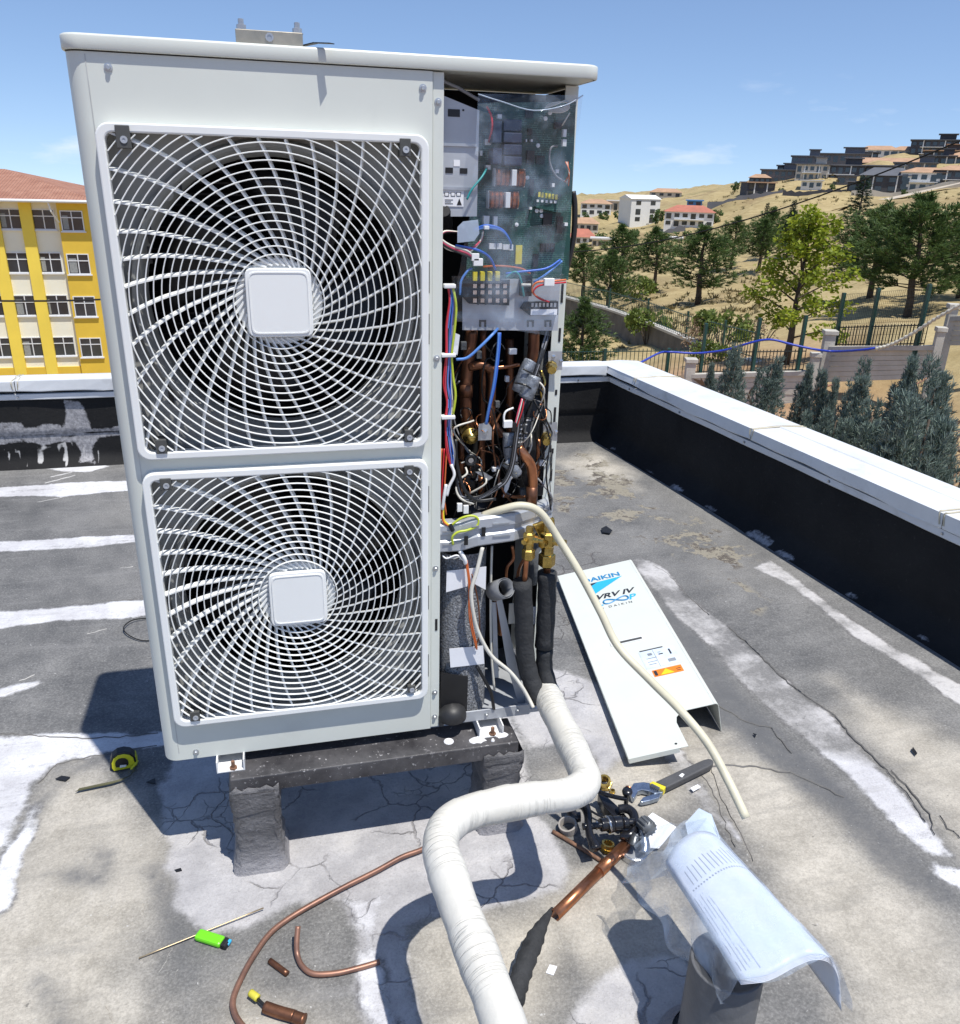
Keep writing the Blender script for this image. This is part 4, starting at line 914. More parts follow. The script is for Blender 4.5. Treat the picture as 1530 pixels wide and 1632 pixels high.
wire([(888, 232, .04), (878, 236, .03), (876, 258, .03), (886, 280, .03), (902, 290, .04)], 'grey', .002)
for k in range(3): wire([(901 + k * 2, 258, .03), (906, 268 + k * 3, .02), (907, 278 + k * 2, .02), (900 + k * 3, 290 + k * 3, .03)], 'orange' if k != 1 else 'whitecable', .0012)
rectpx(MB(), 898, 206, 903, 218, .03, .01).obj('connector', M['white'], UN); rectpx(MB(), 897, 222, 903, 233, .03, .01).obj('connector', M['white'], UN)
wire([(913, 305, .07), (916, 330, .07), (914, 380, .07), (903, 430, .07), (900, 445, .07)], 'black', .006)
wire([(917, 320, .075), (918, 350, .075), (912, 400, .075)], 'blue', .002)
MB().tube([PY(708, 336, .03), PY(712, 350, .06), PY(712, 366, .09)], .012, 10).obj('grommet', M['black'], UN)

# left wire loom
loom = [('red', 0), ('pink', 2), ('violet', 7), ('lblue', 5), ('blue', 9), ('whitecable', 11), ('black', 4), ('grey', 12)]
for c, dx in loom:
    j = rnd.uniform(-1.5, 1.5)
    wire([(714 + dx * .6, 455, .012), (715 + dx * .9 + j, 480, .010), (710 + dx * 1.1 + j, 520, .010), (711 + dx * .8, 566, .008), (708 + dx * 1.0 - j, 610, .010), (711 + dx * .9 + j, 640, .010), (710 + dx * .8, 666, .008), (709 + dx * .9 + j, 690, .012), (713 + dx * .9 - j, 720, .012), (719 + dx * .3, 745, .014)], c, .0020)
wire([(722, 458, .008), (727, 490, .006), (724, 530, .006), (720, 566, .006), (722, 600, .008), (726, 630, .006), (722, 660, .006)], 'greenyellow', .0026)
rectpx(MB(), 708, 453, 727, 460, .002, .016).obj('cable_tie', M['white'], UN, bev=.002); rectpx(MB(), 704, 564, 727, 570, .000, .016).obj('cable_tie', M['white'], UN, bev=.002); rectpx(MB(), 704, 663, 726, 669, .000, .016).obj('cable_tie', M['white'], UN, bev=.002)
pq(MB(), [(720, 528), (733, 534), (729, 566), (717, 560)], .020, .001).obj('loom_tag', M['paper'], UN)
for c, x in (('orange', 704), ('red', 708), ('orange', 712)): wire([(x, 715, .014), (x - 2, 750, .012), (x - 4, 790, .012), (x - 1, 820, .014)], c, .0018)
wire([(719, 740, .012), (724, 757, .008), (716, 775, .008), (712, 790, .008)], 'white', .0034); wire([(711, 772, .008), (708, 790, .006), (705, 812, .008)], 'white', .0036)
wire([(706, 808, .01), (707, 828, .008), (714, 836, .006), (722, 840, .006)], 'yellow', .0028); wire([(705, 810, .01), (706, 830, .006), (716, 839, .004)], 'orange', .0022)
wire([(718, 838, .004), (735, 826, .000), (752, 822, -.002), (762, 827, -.003), (760, 838, -.004), (745, 845, -.005), (730, 848, -.005), (721, 856, -.004), (722, 868, -.002)], 'greenyellow', .0028)
MB().tube([PY(717, 836, .002), PY(722, 846, .0)], .005, 8).obj('cable_tie', M['black'], UN)
wire([(727, 573, .008), (745, 570, .004), (765, 553, .002), (785, 533, .010), (793, 524, .03)], 'lblue', .0032)
for k, c in enumerate(('lblue', 'blue')): wire([(795 + k * 2, 530, .012), (793 + k * 2, 560, .010), (787 + k * 2, 610, .010), (779 + k, 650, .015), (774 + k, 676, .02)], c, .0028)
# refrigerant pipes
def cpipe(pts, r, m='copperdull', name='refrigerant_pipe'): return MB().tube(cr([PY(*p) for p in pts], 6), r, 12).obj(name, M[m], UN, smooth=True)
cpipe([(752, 525, .10), (747, 570, .10), (742, 620, .10), (743, 660, .10), (747, 690, .10)], .0135)
MB().tube([PY(743, 612, .10), PY(742, 632, .10)], .016, 12).obj('pipe_coupling', M['copperdull'], UN, smooth=True)
cpipe([(770, 525, .14), (769, 600, .14), (768, 700, .14), (767, 800, .14)], .008)
cpipe([(748, 585, .09), (765, 582, .08), (778, 586, .08), (784, 600, .09), (783, 660, .09), (790, 680, .09), (800, 694, .09)], .0095)
cpipe([(752, 583, .08), (790, 586, .08), (828, 581, .08)], .0045, 'copper')
cpipe([(851, 528, .09), (850, 560, .09), (846, 590, .09)], .0125)
cpipe([(826, 714, .05), (836, 726, .045), (846, 742, .05), (849, 765, .05), (848, 800, .05)], .0115, 'copper')
MB().tube([PY(848, 775, .05), PY(847, 806, .05)], .013, 12).obj('pipe_coupling', M['copperdull'], UN, smooth=True)
cpipe([(767, 760, .12), (767, 800, .12)], .007, 'copper'); cpipe([(858, 700, .12), (857, 760, .12)], .006, 'copper')
cpipe([(800, 790, .09), (825, 792, .09), (846, 790, .09)], .0035, 'copper'); cpipe([(812, 540, .16), (813, 700, .16)], .010); cpipe([(735, 700, .15), (735, 830, .15)], .008)
cpipe([(862, 590, .10), (868, 610, .09), (862, 625, .09), (866, 640, .1)], .003, 'brass')
# large round valve nut, bracket plates and ports
o_ = PY(749, 694, .05)
vn = MB().lathe([(.0001, -.02), (.008, -.02), (.008, -.008), (.018, -.006), (.0185, .004), (.014, .012), (.014, .05)], o_, (0, 1, 0), 20).obj('valve_cap', M['brass'], UN, smooth=True)
mb = MB(); pq(mb, [(763, 676), (778, 673), (784, 682), (783, 701), (762, 702)], .040, .002); cp_ = mb.obj('clamp_plate', M['galv'], UN); MB().lathe([(.006, 0), (.006, .004), (.0001, .005)], PY(773, 688, .040), (0, -1, 0), 8).obj('clamp_screw', M['steel'], cp_)
for (x, y) in ((880, 577), (872, 690)):
    mb = MB(); pq(mb, [(x - 6, y - 17), (x + 16, y - 17), (x + 16, y + 13), (x - 6, y + 11)], .088, .002); bk = mb.obj('port_bracket', M['galv'], UN)
    for dx, dy in ((2, -9), (14, -2)): MB().lathe([(.004, 0), (.004, .003), (.0001, .004)], PY(x + dx, y + dy, .088), (0, -1, 0), 8).obj('bracket_screw', M['steel'], bk)
    MB().lathe([(.0001, -.03), (.009, -.03), (.011, -.026), (.011, -.008), (.013, -.006), (.013, .0)], PY(x - 1, y + 6, .088), (.3, 1, .15), 8).obj('service_port', M['brass'], bk)
# accumulator and its label
MB().lathe([(.0001, 0), (.034, .01), (.036, .02), (.036, .24), (.03, .255), (.0001, .26)], PY(836, 790, .15), n=20).obj('accumulator', M['black'], UN, smooth=True)
rectpx(MB(), 823, 666, 850, 713, .112, .001).obj('rating_label', M['foamgrey'], UN); 
mb = MB()
for k in range(6): rectpx(mb, 825, 669 + k * 7, 846 - 5 * (k % 3), 671 + k * 7, .1112, .0006)
each(mb, 'label_print', M['paper'], UN)
MB().tube([PY(868, 560, .14), PY(866, 680, .14), PY(864, 760, .14)], .018, 12).obj('pipe_insulation', M['foamgrey'], UN, smooth=True)
# wrapped bundles
for pts, r in (([(846, 576, .05), (838, 592, .045), (826, 624, .045)], .0155), ([(850, 600, .035), (845, 616, .03), (837, 634, .03)], .0165), ([(812, 690, .05), (812, 715, .045), (816, 735, .045)], .015), ([(806, 735, .04), (816, 744, .035), (824, 755, .04)], .013)):
    MB().tube(cr([PY(*p) for p in pts], 5), r, 12).obj('foam_wrap', mat('silver_wrap', (0.24, 0.26, 0.29), 0.35, 0.25, var=.3, scale=60, bump=.5, bscale=70) if 'swrap' not in M else M['swrap'], UN, smooth=True)
for pts in ([(834, 588, .028), (842, 592, .026), (850, 596, .03)], [(820, 610, .028), (838, 614, .012), (852, 624, .02)], [(804, 714, .03), (814, 712, .026), (822, 713, .03)], [(802, 738, .03), (812, 741, .022), (826, 738, .03)]): MB().tube(cr([PY(*p) for p in pts], 4), .002, 6).obj('cable_tie', M['black'], UN)
for k in range(9):
    j = rnd.uniform(-3, 3)
    wire([(876 + j, 520 + k, .07), (866 + j, 555, .05), (855 + j * .7, 590, .035), (838 + j * .5, 636, .025), (828 + j, 660, .02), (822 + j, 700, .02), (816 + j, 740, .018), (806 + j, 765, .018), (795 + j * 1.5, 775, .018), (770 + j, 793 - k * .5, .02), (745, 795 + j, .02), (732 + j, 785, .025), (726, 750 + j * 3, .03)], 'black' if k % 3 else 'grey', .0024)
for k in range(4): wire([(832 + k, 635, .02), (826 + k * 2, 655, .014), (820 + k, 680, .014)], ('pink', 'whitecable', 'black', 'red')[k], .0017)
wire([(818, 650, .02), (806, 656, .016), (803, 668, .014), (808, 676, .014)], 'white', .0024)
for a, c, e, f in ((803, 671, 817, 682), (816, 674, 823, 688)): rectpx(MB(), a, c, e, f, .008, .010).obj('wire_connector', M['white'] if a < 810 else M['black'], UN, bev=.001)
# fan motor lead ring, solenoids and small parts at the bottom of the bay
tor = [Vector(PY(750, 733, .05)) + Vector((.011 * math.cos(w), 0, .011 * math.sin(w))) for w in np.linspace(0, 2 * math.pi, 17)]
MB().tube(tor, .005, 8, False).obj('solenoid', M['black'], UN, smooth=True); MB().lathe([(.006, 0), (.006, -.004), (.0001, -.004)], PY(750, 733, .05), (0, 1, 0), 12).obj('solenoid_core', M['steel'], UN)
wire([(735, 738, .05), (744, 734, .048)], 'whitecable', .002); wire([(726, 700, .03), (728, 740, .025), (740, 780, .02), (760, 797, .02), (790, 795, .02)], 'black', .0045); wire([(742, 745, .04), (744, 755, .03), (732, 765, .03), (727, 780, .025), (735, 795, .02), (755, 803, .02)], 'whitecable', .0024)
pq(MB(), [(757, 752), (770, 752), (786, 761), (778, 766)], .05, .002).obj('steel_bracket', M['galv'], UN); pq(MB(), [(806, 762), (816, 758), (810, 780), (802, 793)], .06, .002).obj('steel_bracket', M['white'], UN)
for a, c in ((729, 803), (739, 806)): rectpx(MB(), a, c, a + 8, c + 13, .015, .008).obj('wire_connector', M['white'], UN, bev=.001)
MB().lathe([(.0001, 0), (.05, 0), (.055, .02), (.05, .07), (.0001, .08)], PY(745, 835, .12), n=24).obj('motor', M['black'], UN, smooth=True)
for x, y, s_ in ((742, 765, .02), (752, 770, .016), (798, 770, .018), (858, 780, .02), (755, 740, .02)): MB().box(PY(x, y, .09), (s_, s_, s_ * 1.3)).obj('solenoid', M['black'], UN, bev=.003)
# mid bracket (pressed steel)
mb = MB()
bpx = [(700, 860, .006), (735, 858, .004), (762, 850, -.004), (820, 842, -.004), (880, 822, .085)]
rows = []
for px_, py_, y in bpx:
    c = PY(px_, py_, y); rows.append([c + Vector((0, .030, .036)), c + Vector((0, .004, .036)), c + Vector((0, 0, .032)), c + Vector((0, 0, .012)), c + Vector((0, .005, .008)), c + Vector((0, .005, -.004)), c + Vector((0, 0, -.008)), c + Vector((0, 0, -.028)), c + Vector((0, .004, -.032)), c + Vector((0, .016, -.032))])
mbk = mb.grid(rows).obj('valve_bracket', M['zinc'], UN, thick=.002)
mb = MB()
for px_, py_ in ((743, 862), (771, 848)): rectpx(mb, px_ - 3, py_ - 7, px_ + 3, py_ + 7, -.008, .003)
each(mb, 'bracket_slot', M['black'], mbk)
mb = MB()
for a, c, e, f in ((706, 846, 722, 848), (706, 867, 722, 869), (786, 834, 812, 836), (786, 853, 814, 855), (752, 838, 764, 840)): rectpx(mb, a, c, e, f, -.0075 if a > 740 else .002, .002)
each(mb, 'pressed_rib', M['galv'], mbk)
# compressor in its felt jacket
m = mat('grey_felt', (0.30, 0.31, 0.33), 0.95, var=.45, scale=240, bump=0.9, bscale=180); M['felt'] = m
c0 = PY(741, 1135, .085)
def fx(px_, py_, y): return PY(px_, py_, y)
rows = []
for i in range(9):
    f_ = i / 8; yy = 1135 + (882 - 1135) * f_; rw = []
    xl, xr = PY(700, yy, .03).x, PY(778 + 3 * f_, yy, .03).x; xc, hw = (xl + xr) / 2, (xr - xl) / 2
    for k in range(13):
        w = math.pi * (k / 12); rw.append(Vector((xc - hw * math.cos(w) * (1 + .02 * math.sin(i * 2 + k)), .095 - .075 * math.sin(w) ** .6 + .003 * math.sin(i * 1.7 + k * 2.1), PY(740, yy, .03).z)))
    rows.append(rw)
cj = MB().grid(rows).obj('compressor_jacket', m, UN, smooth=True)
pq(MB(), [(712, 910), (775, 903), (774, 940), (757, 931), (711, 944)], .017, .0007).obj('paper_sheet', M['paper'], cj); pq(MB(), [(716, 1034), (770, 1029), (772, 1058), (718, 1064)], .014, .0007).obj('paper_sheet', M['paper'], cj)
pq(MB(), [(703, 1073), (746, 1079), (744, 1140), (701, 1140)], .012, .004).obj('rubber_pad', M['black'], UN)
MB().lathe([(.036, 0), (.036, .012), (.031, .026), (.018, .036), (.0001, .039)], PY(720, 1141, .012) + Vector((0, .0, -.002)), n=24).obj('rubber_dome', mat('rubber', (.022, .022, .023), .5), UN, smooth=True)
for k, c in enumerate(('orange', 'orange', 'copperdull')): wire([(742 + k * 2, 893, .008), (747 + k * 2, 930, .004), (748 + k * 3, 985, .004), (757 + k * 2, 1025, .006), (760, 1035, .01)] if k < 2 else [(752, 915, .006), (762, 960, .004), (764, 1010, .004), (757, 1032, .008)], c, .0018)
for k in range(5): wire([(705 + k * 6, 885, .012), (712 + k * 5, 890, .006), (728 + k * 3, 885 + k, .004), (738 + k, 893, .004)], ('white', 'grey', 'whitecable', 'black', 'white')[k], .002)
wire([(733, 878, .006), (740, 890, .002), (742, 898, .004)], 'white', .005)
# pipework on the right of the lower bay
cpipe([(790, 950, .10), (798, 985, .10), (800, 1010, .10)], .011, 'copper'); cpipe([(816, 870, .08), (818, 890, .08), (808, 905, .08), (806, 930, .08)], .004, 'copper')
MB().tube([PY(852, 840, .10), PY(850, 905, .10), PY(847, 930, .10)], .013, 12).obj('pipe_insulation', M['foamgrey'], UN, smooth=True)
dp = MB(); o1, o2 = PY(788, 942, .03), PY(806, 937, -.012); dp.tube([o1, o2], [.0235, .0235], 20, False); dp.tube([o1, o2], [.020, .020], 20, False); dp = dp.obj('drain_spout', mat('grey_pvc', (.20, .205, .215), .45), UN, smooth=True, thick=.001)
pq(MB(), [(791, 955), (800, 955), (838, 1120), (826, 1120), (808, 1060)], .04, .003).obj('support_strap', M['zinc'], UN); pq(MB(), [(784, 960), (791, 960), (795, 1080), (787, 1080)], .05, .003).obj('support_strap', M['zinc'], UN)
rectpx(MB(), 811, 962, 822, 994, .04, .002).obj('pipe_label', M['whitecable'], UN); rectpx(MB(), 846, 968, 854, 995, .03, .002).obj('pipe_label', M['paper'], UN)
wire([(784, 870, .03), (782, 950, .03), (783, 1040, .03), (788, 1100, .03)], 'whitecable', .003)
# brass stop valves on the bracket
def valve(px_, py_, y, s_):
    c = PY(px_, py_, y); q_ = lambda prof, o, ax, n=8, nm='stop_valve': None
    body = MB().lathe([(.0001, .045 * s_), (.010 * s_, .045 * s_), (.010 * s_, .028 * s_), (.016 * s_, .026 * s_), (.017 * s_, .0), (.013 * s_, -.004 * s_), (.013 * s_, -.02 * s_), (.018 * s_, -.022 * s_), (.018 * s_, -.046 * s_), (.011 * s_, -.052 * s_), (.0001, -.052 * s_)], c, n=6).obj('stop_valve', M['brass'], UN, bev=.001)
    MB().lathe([(.0001, -.034 * s_), (.007 * s_, -.034 * s_), (.007 * s_, -.02 * s_), (.010 * s_, -.018 * s_), (.010 * s_, .0)], c + Vector((.004, -.004, .012 * s_)), (-.75, .6, 0), 8).obj('valve_port', M['brass'], body)
    MB().lathe([(.0001, -.03 * s_), (.008 * s_, -.03 * s_), (.008 * s_, -.012 * s_), (.009 * s_, 0)], c + Vector((-.0, -.0, .010 * s_)), (.7, .7, 0), 6).obj('valve_port', M['brass'], body)
    return body
valve(843, 864, -.012, .86); valve(873, 868, .012, 1.12)
pq(MB(), [(850, 838), (884, 826), (886, 862), (866, 868)], .03, .012).obj('valve_block', M['brass'], UN, bev=.002)
cpipe([(839, 886, -.012), (838, 905, -.008), (836, 925, -.002)], .006, 'copper'); cpipe([(838, 886, -.01), (828, 905, .02), (824, 925, .03)], .004, 'copper')

# a tangle of harness leads and capillaries filling the middle bay
rw = random.Random(77)
for i in range(34):
    x0, y0 = rw.uniform(728, 872), rw.uniform(540, 760); pts = [(x0, y0, rw.uniform(.04, .12))]
    for k in range(4):
        x0 = min(878, max(722, x0 + rw.uniform(-34, 34))); y0 = min(812, y0 + rw.uniform(8, 58)); pts.append((x0, y0, rw.uniform(.03, .12)))
    wire(pts, ('black', 'black', 'black', 'grey', 'black', 'copperdull', 'black', 'whitecable')[i % 8], rw.uniform(.0012, .0026), name='harness_lead')
for i in range(10):
    x0, y0 = rw.uniform(735, 868), rw.uniform(560, 800); c = PY(x0, y0, .05); rr_ = rw.uniform(.008, .018); a0 = rw.uniform(0, 6)
    MB().tube([c + Vector((rr_ * math.cos(a0 + w), .010 * math.sin(w * 2), rr_ * math.sin(a0 + w) * 1.2)) for w in np.linspace(0, 5.0, 15)], .0016, 5).obj('capillary_loop', M['copper'] if i % 3 == 0 else M['black'], UN, smooth=True)
for i, (x, y, w_, h_) in enumerate([(760, 560, 8, 12), (812, 556, 12, 9), (790, 640, 7, 10), (860, 735, 9, 8), (742, 790, 8, 8), (785, 745, 12, 7), (830, 780, 9, 10), (806, 600, 6, 9), (735, 545, 9, 13)]):
    rectpx(MB(), x, y, x + w_, y + h_, .05 + .01 * (i % 4), .012).obj('connector', M['white'] if i % 2 else M['foamgrey'], UN, bev=.001)
# ============================================================ BEYOND THE ROOF
def pick(name, col, rough=.7, **k):
    if name not in M: M[name] = mat(name, col, rough, **k)
    return M[name]
pick('glass', (0.035, 0.045, 0.055), 0.08, var=.3, scale=.4, spec=.8)
pick('upvc', (0.74, 0.75, 0.76), .4, var=.03)
pick('cream_wall', (0.86, 0.83, 0.68), .85, var=.03, scale=.6); pick('yellow_wall', (0.76, 0.51, 0.055), .8, var=.05, scale=.5); pick('yellow_pilaster', (0.88, 0.66, 0.09), .8, var=.04, scale=.6)
pick('soffit', (0.62, 0.54, 0.36), .8)
# ---- yellow and cream block across the street (facade parallel to our far parapet)
YF = 60.0; V = lambda px, py, y=YF: PY(px, py, y)
zt, zb_ = V(60, 322).z, -20.0
yb = thing('apartment_block', 'four storey cream and yellow block with terracotta hipped roof beyond the left parapet', 'building', (V(40, 450).x, YF + 5, zb_))
xR, xL = V(150, 420).x + .4, -48.0
xs = V(118, 500).x                                                # where the all yellow end bay starts
MB().bx(xL, xs, YF, YF + 13, zb_, zt).obj('wall', M['cream_wall'], yb)
MB().bx(xs, xR, YF - .35, YF + 13.3, zb_, zt).obj('wall', M['yellow_wall'], yb)['label'] = 'deep yellow end bay'
MB().bx(xL, xs - .02, YF - .12, YF - .001, zb_, V(60, 585).z).obj('plinth_band', M['yellow_wall'], yb)
for px in (-16, 48 + 12):
    pass
def colx(px, py): return V(px, py).x
c2 = [colx(78, 485)]                                              # reference for the columns
XW = [colx(41, 486), colx(92, 486)]; step = XW[1] - XW[0]
rowsY = [(333, 366), (402, 435), (470, 503), (537, 568), (605, 636), (672, 703)]
for k in range(-3, 2):
    xm = XW[0] + step * k + step * .5
    if xm + .5 < xs: MB().bx(xm - .36, xm + .36, YF - .22, YF - .001, zb_, zt - .02).obj('pilaster', M['yellow_pilaster'], yb)
wins = []
for (a, c) in rowsY:
    z1, z0 = V(60, a).z, V(60, c).z
    for k in range(-3, 2):
        x = XW[0] + step * k
        if x < xs - .8: wins.append((x, z0, z1, YF))
    wins.append((colx(137, 486), z0 - .05, z1 - .05, YF - .35))
for (x, z0, z1, yf) in wins:
    w = .68
    mb = MB(); t_ = .06
    for (a, c, e, f) in ((x - w, x + w, z0, z0 + t_), (x - w, x + w, z1 - t_, z1), (x - w, x - w + t_, z0 + t_, z1 - t_), (x + w - t_, x + w, z0 + t_, z1 - t_), (x - t_ / 2, x + t_ / 2, z0 + t_, z1 - t_)):
        mb.bx(a, c, yf - .05, yf - .0015, e, f)
    zc = z0 + (z1 - z0) * .66
    mb.bx(x - w + t_, x - t_ / 2, yf - .05, yf - .0015, zc - t_ / 2, zc + t_ / 2); mb.bx(x + t_ / 2, x + w - t_, yf - .05, yf - .0015, zc - t_ / 2, zc + t_ / 2)
    fr_ = mb.obj('window', M['upvc'], yb)
    MB().bx(x - w + t_, x - t_ / 2, yf - .02, yf - .003, z0 + t_, z1 - t_).obj('pane', M['glass'], fr_); MB().bx(x + t_ / 2, x + w - t_, yf - .02, yf - .003, z0 + t_, z1 - t_).obj('pane', M['glass'], fr_)
    if (int(x * 7) + int(z0 * 3)) % 3: MB().bx(x - w + t_ + .05, x - t_ - rnd.uniform(0, .4), yf - .024, yf - .0201, z0 + t_ + .05, z1 - .3).obj('curtain', pick('net_curtain', (.30, .31, .30), .9), fr_)
    MB().bx(x - w - .08, x + w + .08, yf - .12, yf - .001, z0 - .08, z0 - .002).obj('sill', M['upvc'], fr_)
ez = V(60, 311).z
mb = MB(); mb.bx(xL - .6, xR + .7, YF - 1.0, YF + 14, zt, zt + .16); mb.obj('eave', M['soffit'], yb)
mb = MB(); mb.tube([(xL - .6, YF - 1.08, zt + .1), (xR + .7, YF - 1.08, zt + .1)], .10, 8); mb.obj('gutter', M['upvc'], yb)
gx_ = colx(117, 480)
MB().tube([(gx_ - .4, YF - 1.0, zt + .05), (gx_ - .3, YF - .95, zt - .5), (gx_, YF - .12, zt - 1.4), (gx_, YF - .12, zb_)], .06, 8).obj('downpipe', M['upvc'], yb)
m, t, b, o = nt('terracotta_tiles'); q = NB(t); tc = q.n('ShaderNodeTexCoord').outputs['Object']
wv = q.n('ShaderNodeTexWave', {'Scale': 1.6, 'Distortion': .4}, bands_direction='X'); t.links.new(tc, wv.inputs['Vector'])
wy = q.n('ShaderNodeTexWave', {'Scale': 1.1, 'Distortion': .2}, bands_direction='Y'); t.links.new(tc, wy.inputs['Vector'])
cc = q.mix(q.rng(q.noise(tc, 1.2, 6, .6), .3, .7), (0.34, 0.15, 0.095, 1), (0.50, 0.26, 0.175, 1)); cc = q.mix(q.rng(wy.outputs['Fac'], .0, .35, .45, 0), cc, (.16, .06, .04, 1))
t.links.new(cc, b.inputs['Base Color']); b.inputs['Roughness'].default_value = .8
bp = q.n('ShaderNodeBump', {'Strength': .8, 'Distance': .08, 'Height': q.math('ADD', wv.outputs['Fac'], wy.outputs['Fac'])}); t.links.new(bp.outputs[0], b.inputs['Normal']); M['terracotta'] = m
rz = zt + .161; r0, r1, ry0, ry1 = xL - .6, xR + .7, YF - 1.0, YF + 14; rh = 1.75
apx = V(20, 280, YF + 6.5); xr0 = r1 - 9.5
def hip(par, x0, x1, y0, y1, z, h, run, m, nm='roof', R=None, C=None):
    ym = (y0 + y1) / 2; vs = [(x0, y0, z), (x1, y0, z), (x1, y1, z), (x0, y1, z), (x0 + run, ym, z + h), (x1 - run, ym, z + h)]
    vs = [Vector(p) for p in vs]
    if R is not None: vs = [C + R @ p for p in vs]
    return MB().add(vs, [(0, 1, 5, 4), (1, 2, 5), (2, 3, 4, 5), (3, 0, 4), (3, 2, 1, 0)]).obj(nm, m, par)
hip(yb, r0, r1, ry0, ry1, rz, rh, 7.2, M['terracotta'])
# overhead wire in front of the block
c0_, c1_ = PD(-60, 478, 34), PD(420, 452, 34)
tag(MB().tube([c0_.lerp(c1_, k / 16) + Vector((0, 0, -.25 * (1 - (k / 8 - 1) ** 2))) for k in range(17)], .035, 5).obj('overhead_cable', M['blackmat']), 'black overhead cable crossing in front of the yellow block', 'cable')
a_, c_ = PD(880, 402, 60), PD(1650, 172, 40)
tag(MB().tube([a_.lerp(c_, k / 24) + Vector((0, 0, -1.3 * (1 - (k / 12 - 1) ** 2))) for k in range(25)], .035, 5).obj('overhead_cable', M['blackmat']), 'long dark overhead cable slanting across the hillside houses on the right', 'cable')

# ------------------------------------------------------------ houses on the hill
pick('h_white', (.74, .73, .70), .85, var=.04, scale=.3); pick('h_beige', (.55, .50, .43), .85, var=.06, scale=.3); pick('h_grey', (.17, .17, .185), .85, var=.08, scale=.3); pick('h_dark', (.065, .065, .075), .8, var=.15, scale=.3)
pick('r_tan', (.42, .26, .16), .85, var=.12, scale=.5); pick('r_red', (.42, .15, .10), .85, var=.12, scale=.5); pick('r_dark', (.10, .105, .12), .7, var=.1, scale=.5); pick('r_pale', (.58, .56, .53), .7, var=.06, scale=.5); pick('r_blue', (.10, .25, .50), .6)
def house(label, x0, y0, x1, y1, dist, wall, roof, kind_='hip', storeys=2, yaw=0.0, cols=4, deep=.8, accent=None, grp='houses on the far hillside', rfrac=.28):
    """a house whose front shows between px x0..x1 and py y0 (top) .. y1 (foot)"""
    base = PD((x0 + x1) / 2, y1, dist); v = base - Vector(CAM); az = math.atan2(v.x, v.y)
    w = (x1 - x0) / FPX * dist * 1.02; h = (y1 - y0) / FPX * dist * .93; d = w * deep if w < 14 else 9.0
    gz_ = TZ(base.x, base.y); R = Matrix.Rotation(-az + yaw, 3, 'Z'); C = Vector((base.x, base.y, base.z))
    if yaw: w = w / (math.cos(yaw) + deep * .35 * abs(math.sin(yaw))) if w < 14 else w
    T = thing('house', label, 'house', C, grp)
    hw = h if kind_ == 'flat' else h * (1 - rfrac)
    def bxr(x_0, x_1, y_0, y_1, z_0, z_1, mb=None):
        mb = mb or MB(); return mb.box(C + R @ Vector(((x_0 + x_1) / 2, (y_0 + y_1) / 2, (z_0 + z_1) / 2)), (x_1 - x_0, y_1 - y_0, z_1 - z_0), R)
    bxr(-w / 2, w / 2, 0, d, -max(4, C.z - gz_ + 4), hw).obj('wall', M[wall], T)
    if kind_ == 'hip':
        e = .5; hip(T, -w / 2 - e, w / 2 + e, -e, d + e, hw, h - hw, min(w, d) * .42, M[roof], R=R, C=C)
    elif kind_ == 'gable':
        e = .3; vs = [(-w / 2 - e, -e, hw), (w / 2 + e, -e, hw), (w / 2 + e, d + e, hw), (-w / 2 - e, d + e, hw), (-w / 2 - e, d / 2, h), (w / 2 + e, d / 2, h)]
        MB().add([C + R @ Vector(p) for p in vs], [(0, 1, 5, 4), (2, 3, 4, 5), (0, 4, 3), (1, 2, 5), (3, 2, 1, 0)]).obj('roof', M[roof], T)
    else:
        mb = bxr(-w / 2 - .5, w / 2 + .5, -.7, d + .4, hw + .003, hw + .35); mb.obj('roof', M[roof], T)
        if w > 9 and kind_ == 'flat' and accent != 'none':
            bxr(w * .08, w * .42, d * .3, d * .9, hw + .353, hw + 2.3).obj('penthouse', M[wall], T); bxr(w * .04, w * .46, d * .2, d, hw + 2.303, hw + 2.55).obj('penthouse_roof', M[roof], T)
    sh = hw / storeys
    for s_ in range(storeys):
        for k in range(cols):
            xc = -w / 2 + w * (k + .5) / cols; ww = min(.9, w / cols * .30); z0 = sh * s_ + sh * .28; z1 = sh * s_ + sh * .78
            if (k + s_) % 3 == 1: z0 = sh * s_ + sh * .08
            bxr(xc - ww, xc + ww, -.06, -.003, z0, z1).obj('window', M['glass'], T)
        if accent == 'balcony' and s_ > 0: bxr(-w * .3, w * .3, -1.2, -.004, sh * s_ - .1, sh * s_ + .1).obj('balcony', M['h_white'], T)
    if wall != 'h_white' and accent in ('balcony', 'stripe'):
        for k in (-.25, .2): bxr(w * k, w * k + .35, -.12, -.002, 0.02, hw - .02).obj('wall_stripe', M['h_white'], T)
    return T
house('beige village house with brown hip roof, leftmost above the pine tops', 927, 319, 971, 342, 330, 'h_white', 'r_tan', cols=4)
house('low white shed with flat pale roof between the beige house and the white block', 969, 322, 1001, 336, 340, 'h_beige', 'r_pale', 'flat', 1, accent='none')
house('tan roofed house on the skyline half hidden in trees, left of the clouds', 1037, 302, 1082, 322, 420, 'h_beige', 'r_tan')
house('plain white three storey block with blank side wall', 1003, 314, 1050, 356, 300, 'h_white', 'h_white', 'gable', 3, yaw=.5, cols=2, rfrac=.14)
house('white two storey house under a red hip roof in the valley', 1062, 330, 1131, 362, 262, 'h_white', 'r_red', cols=6, accent='balcony', rfrac=.30)
house('small bright blue roofed shed above the red roofed house', 1096, 321, 1117, 328, 300, 'r_blue', 'r_blue', 'flat', 1, cols=2, accent='none')
house('low house with wide tan roof above the red roof', 914, 348, 951, 370, 270, 'h_beige', 'r_tan', storeys=1, rfrac=.4)
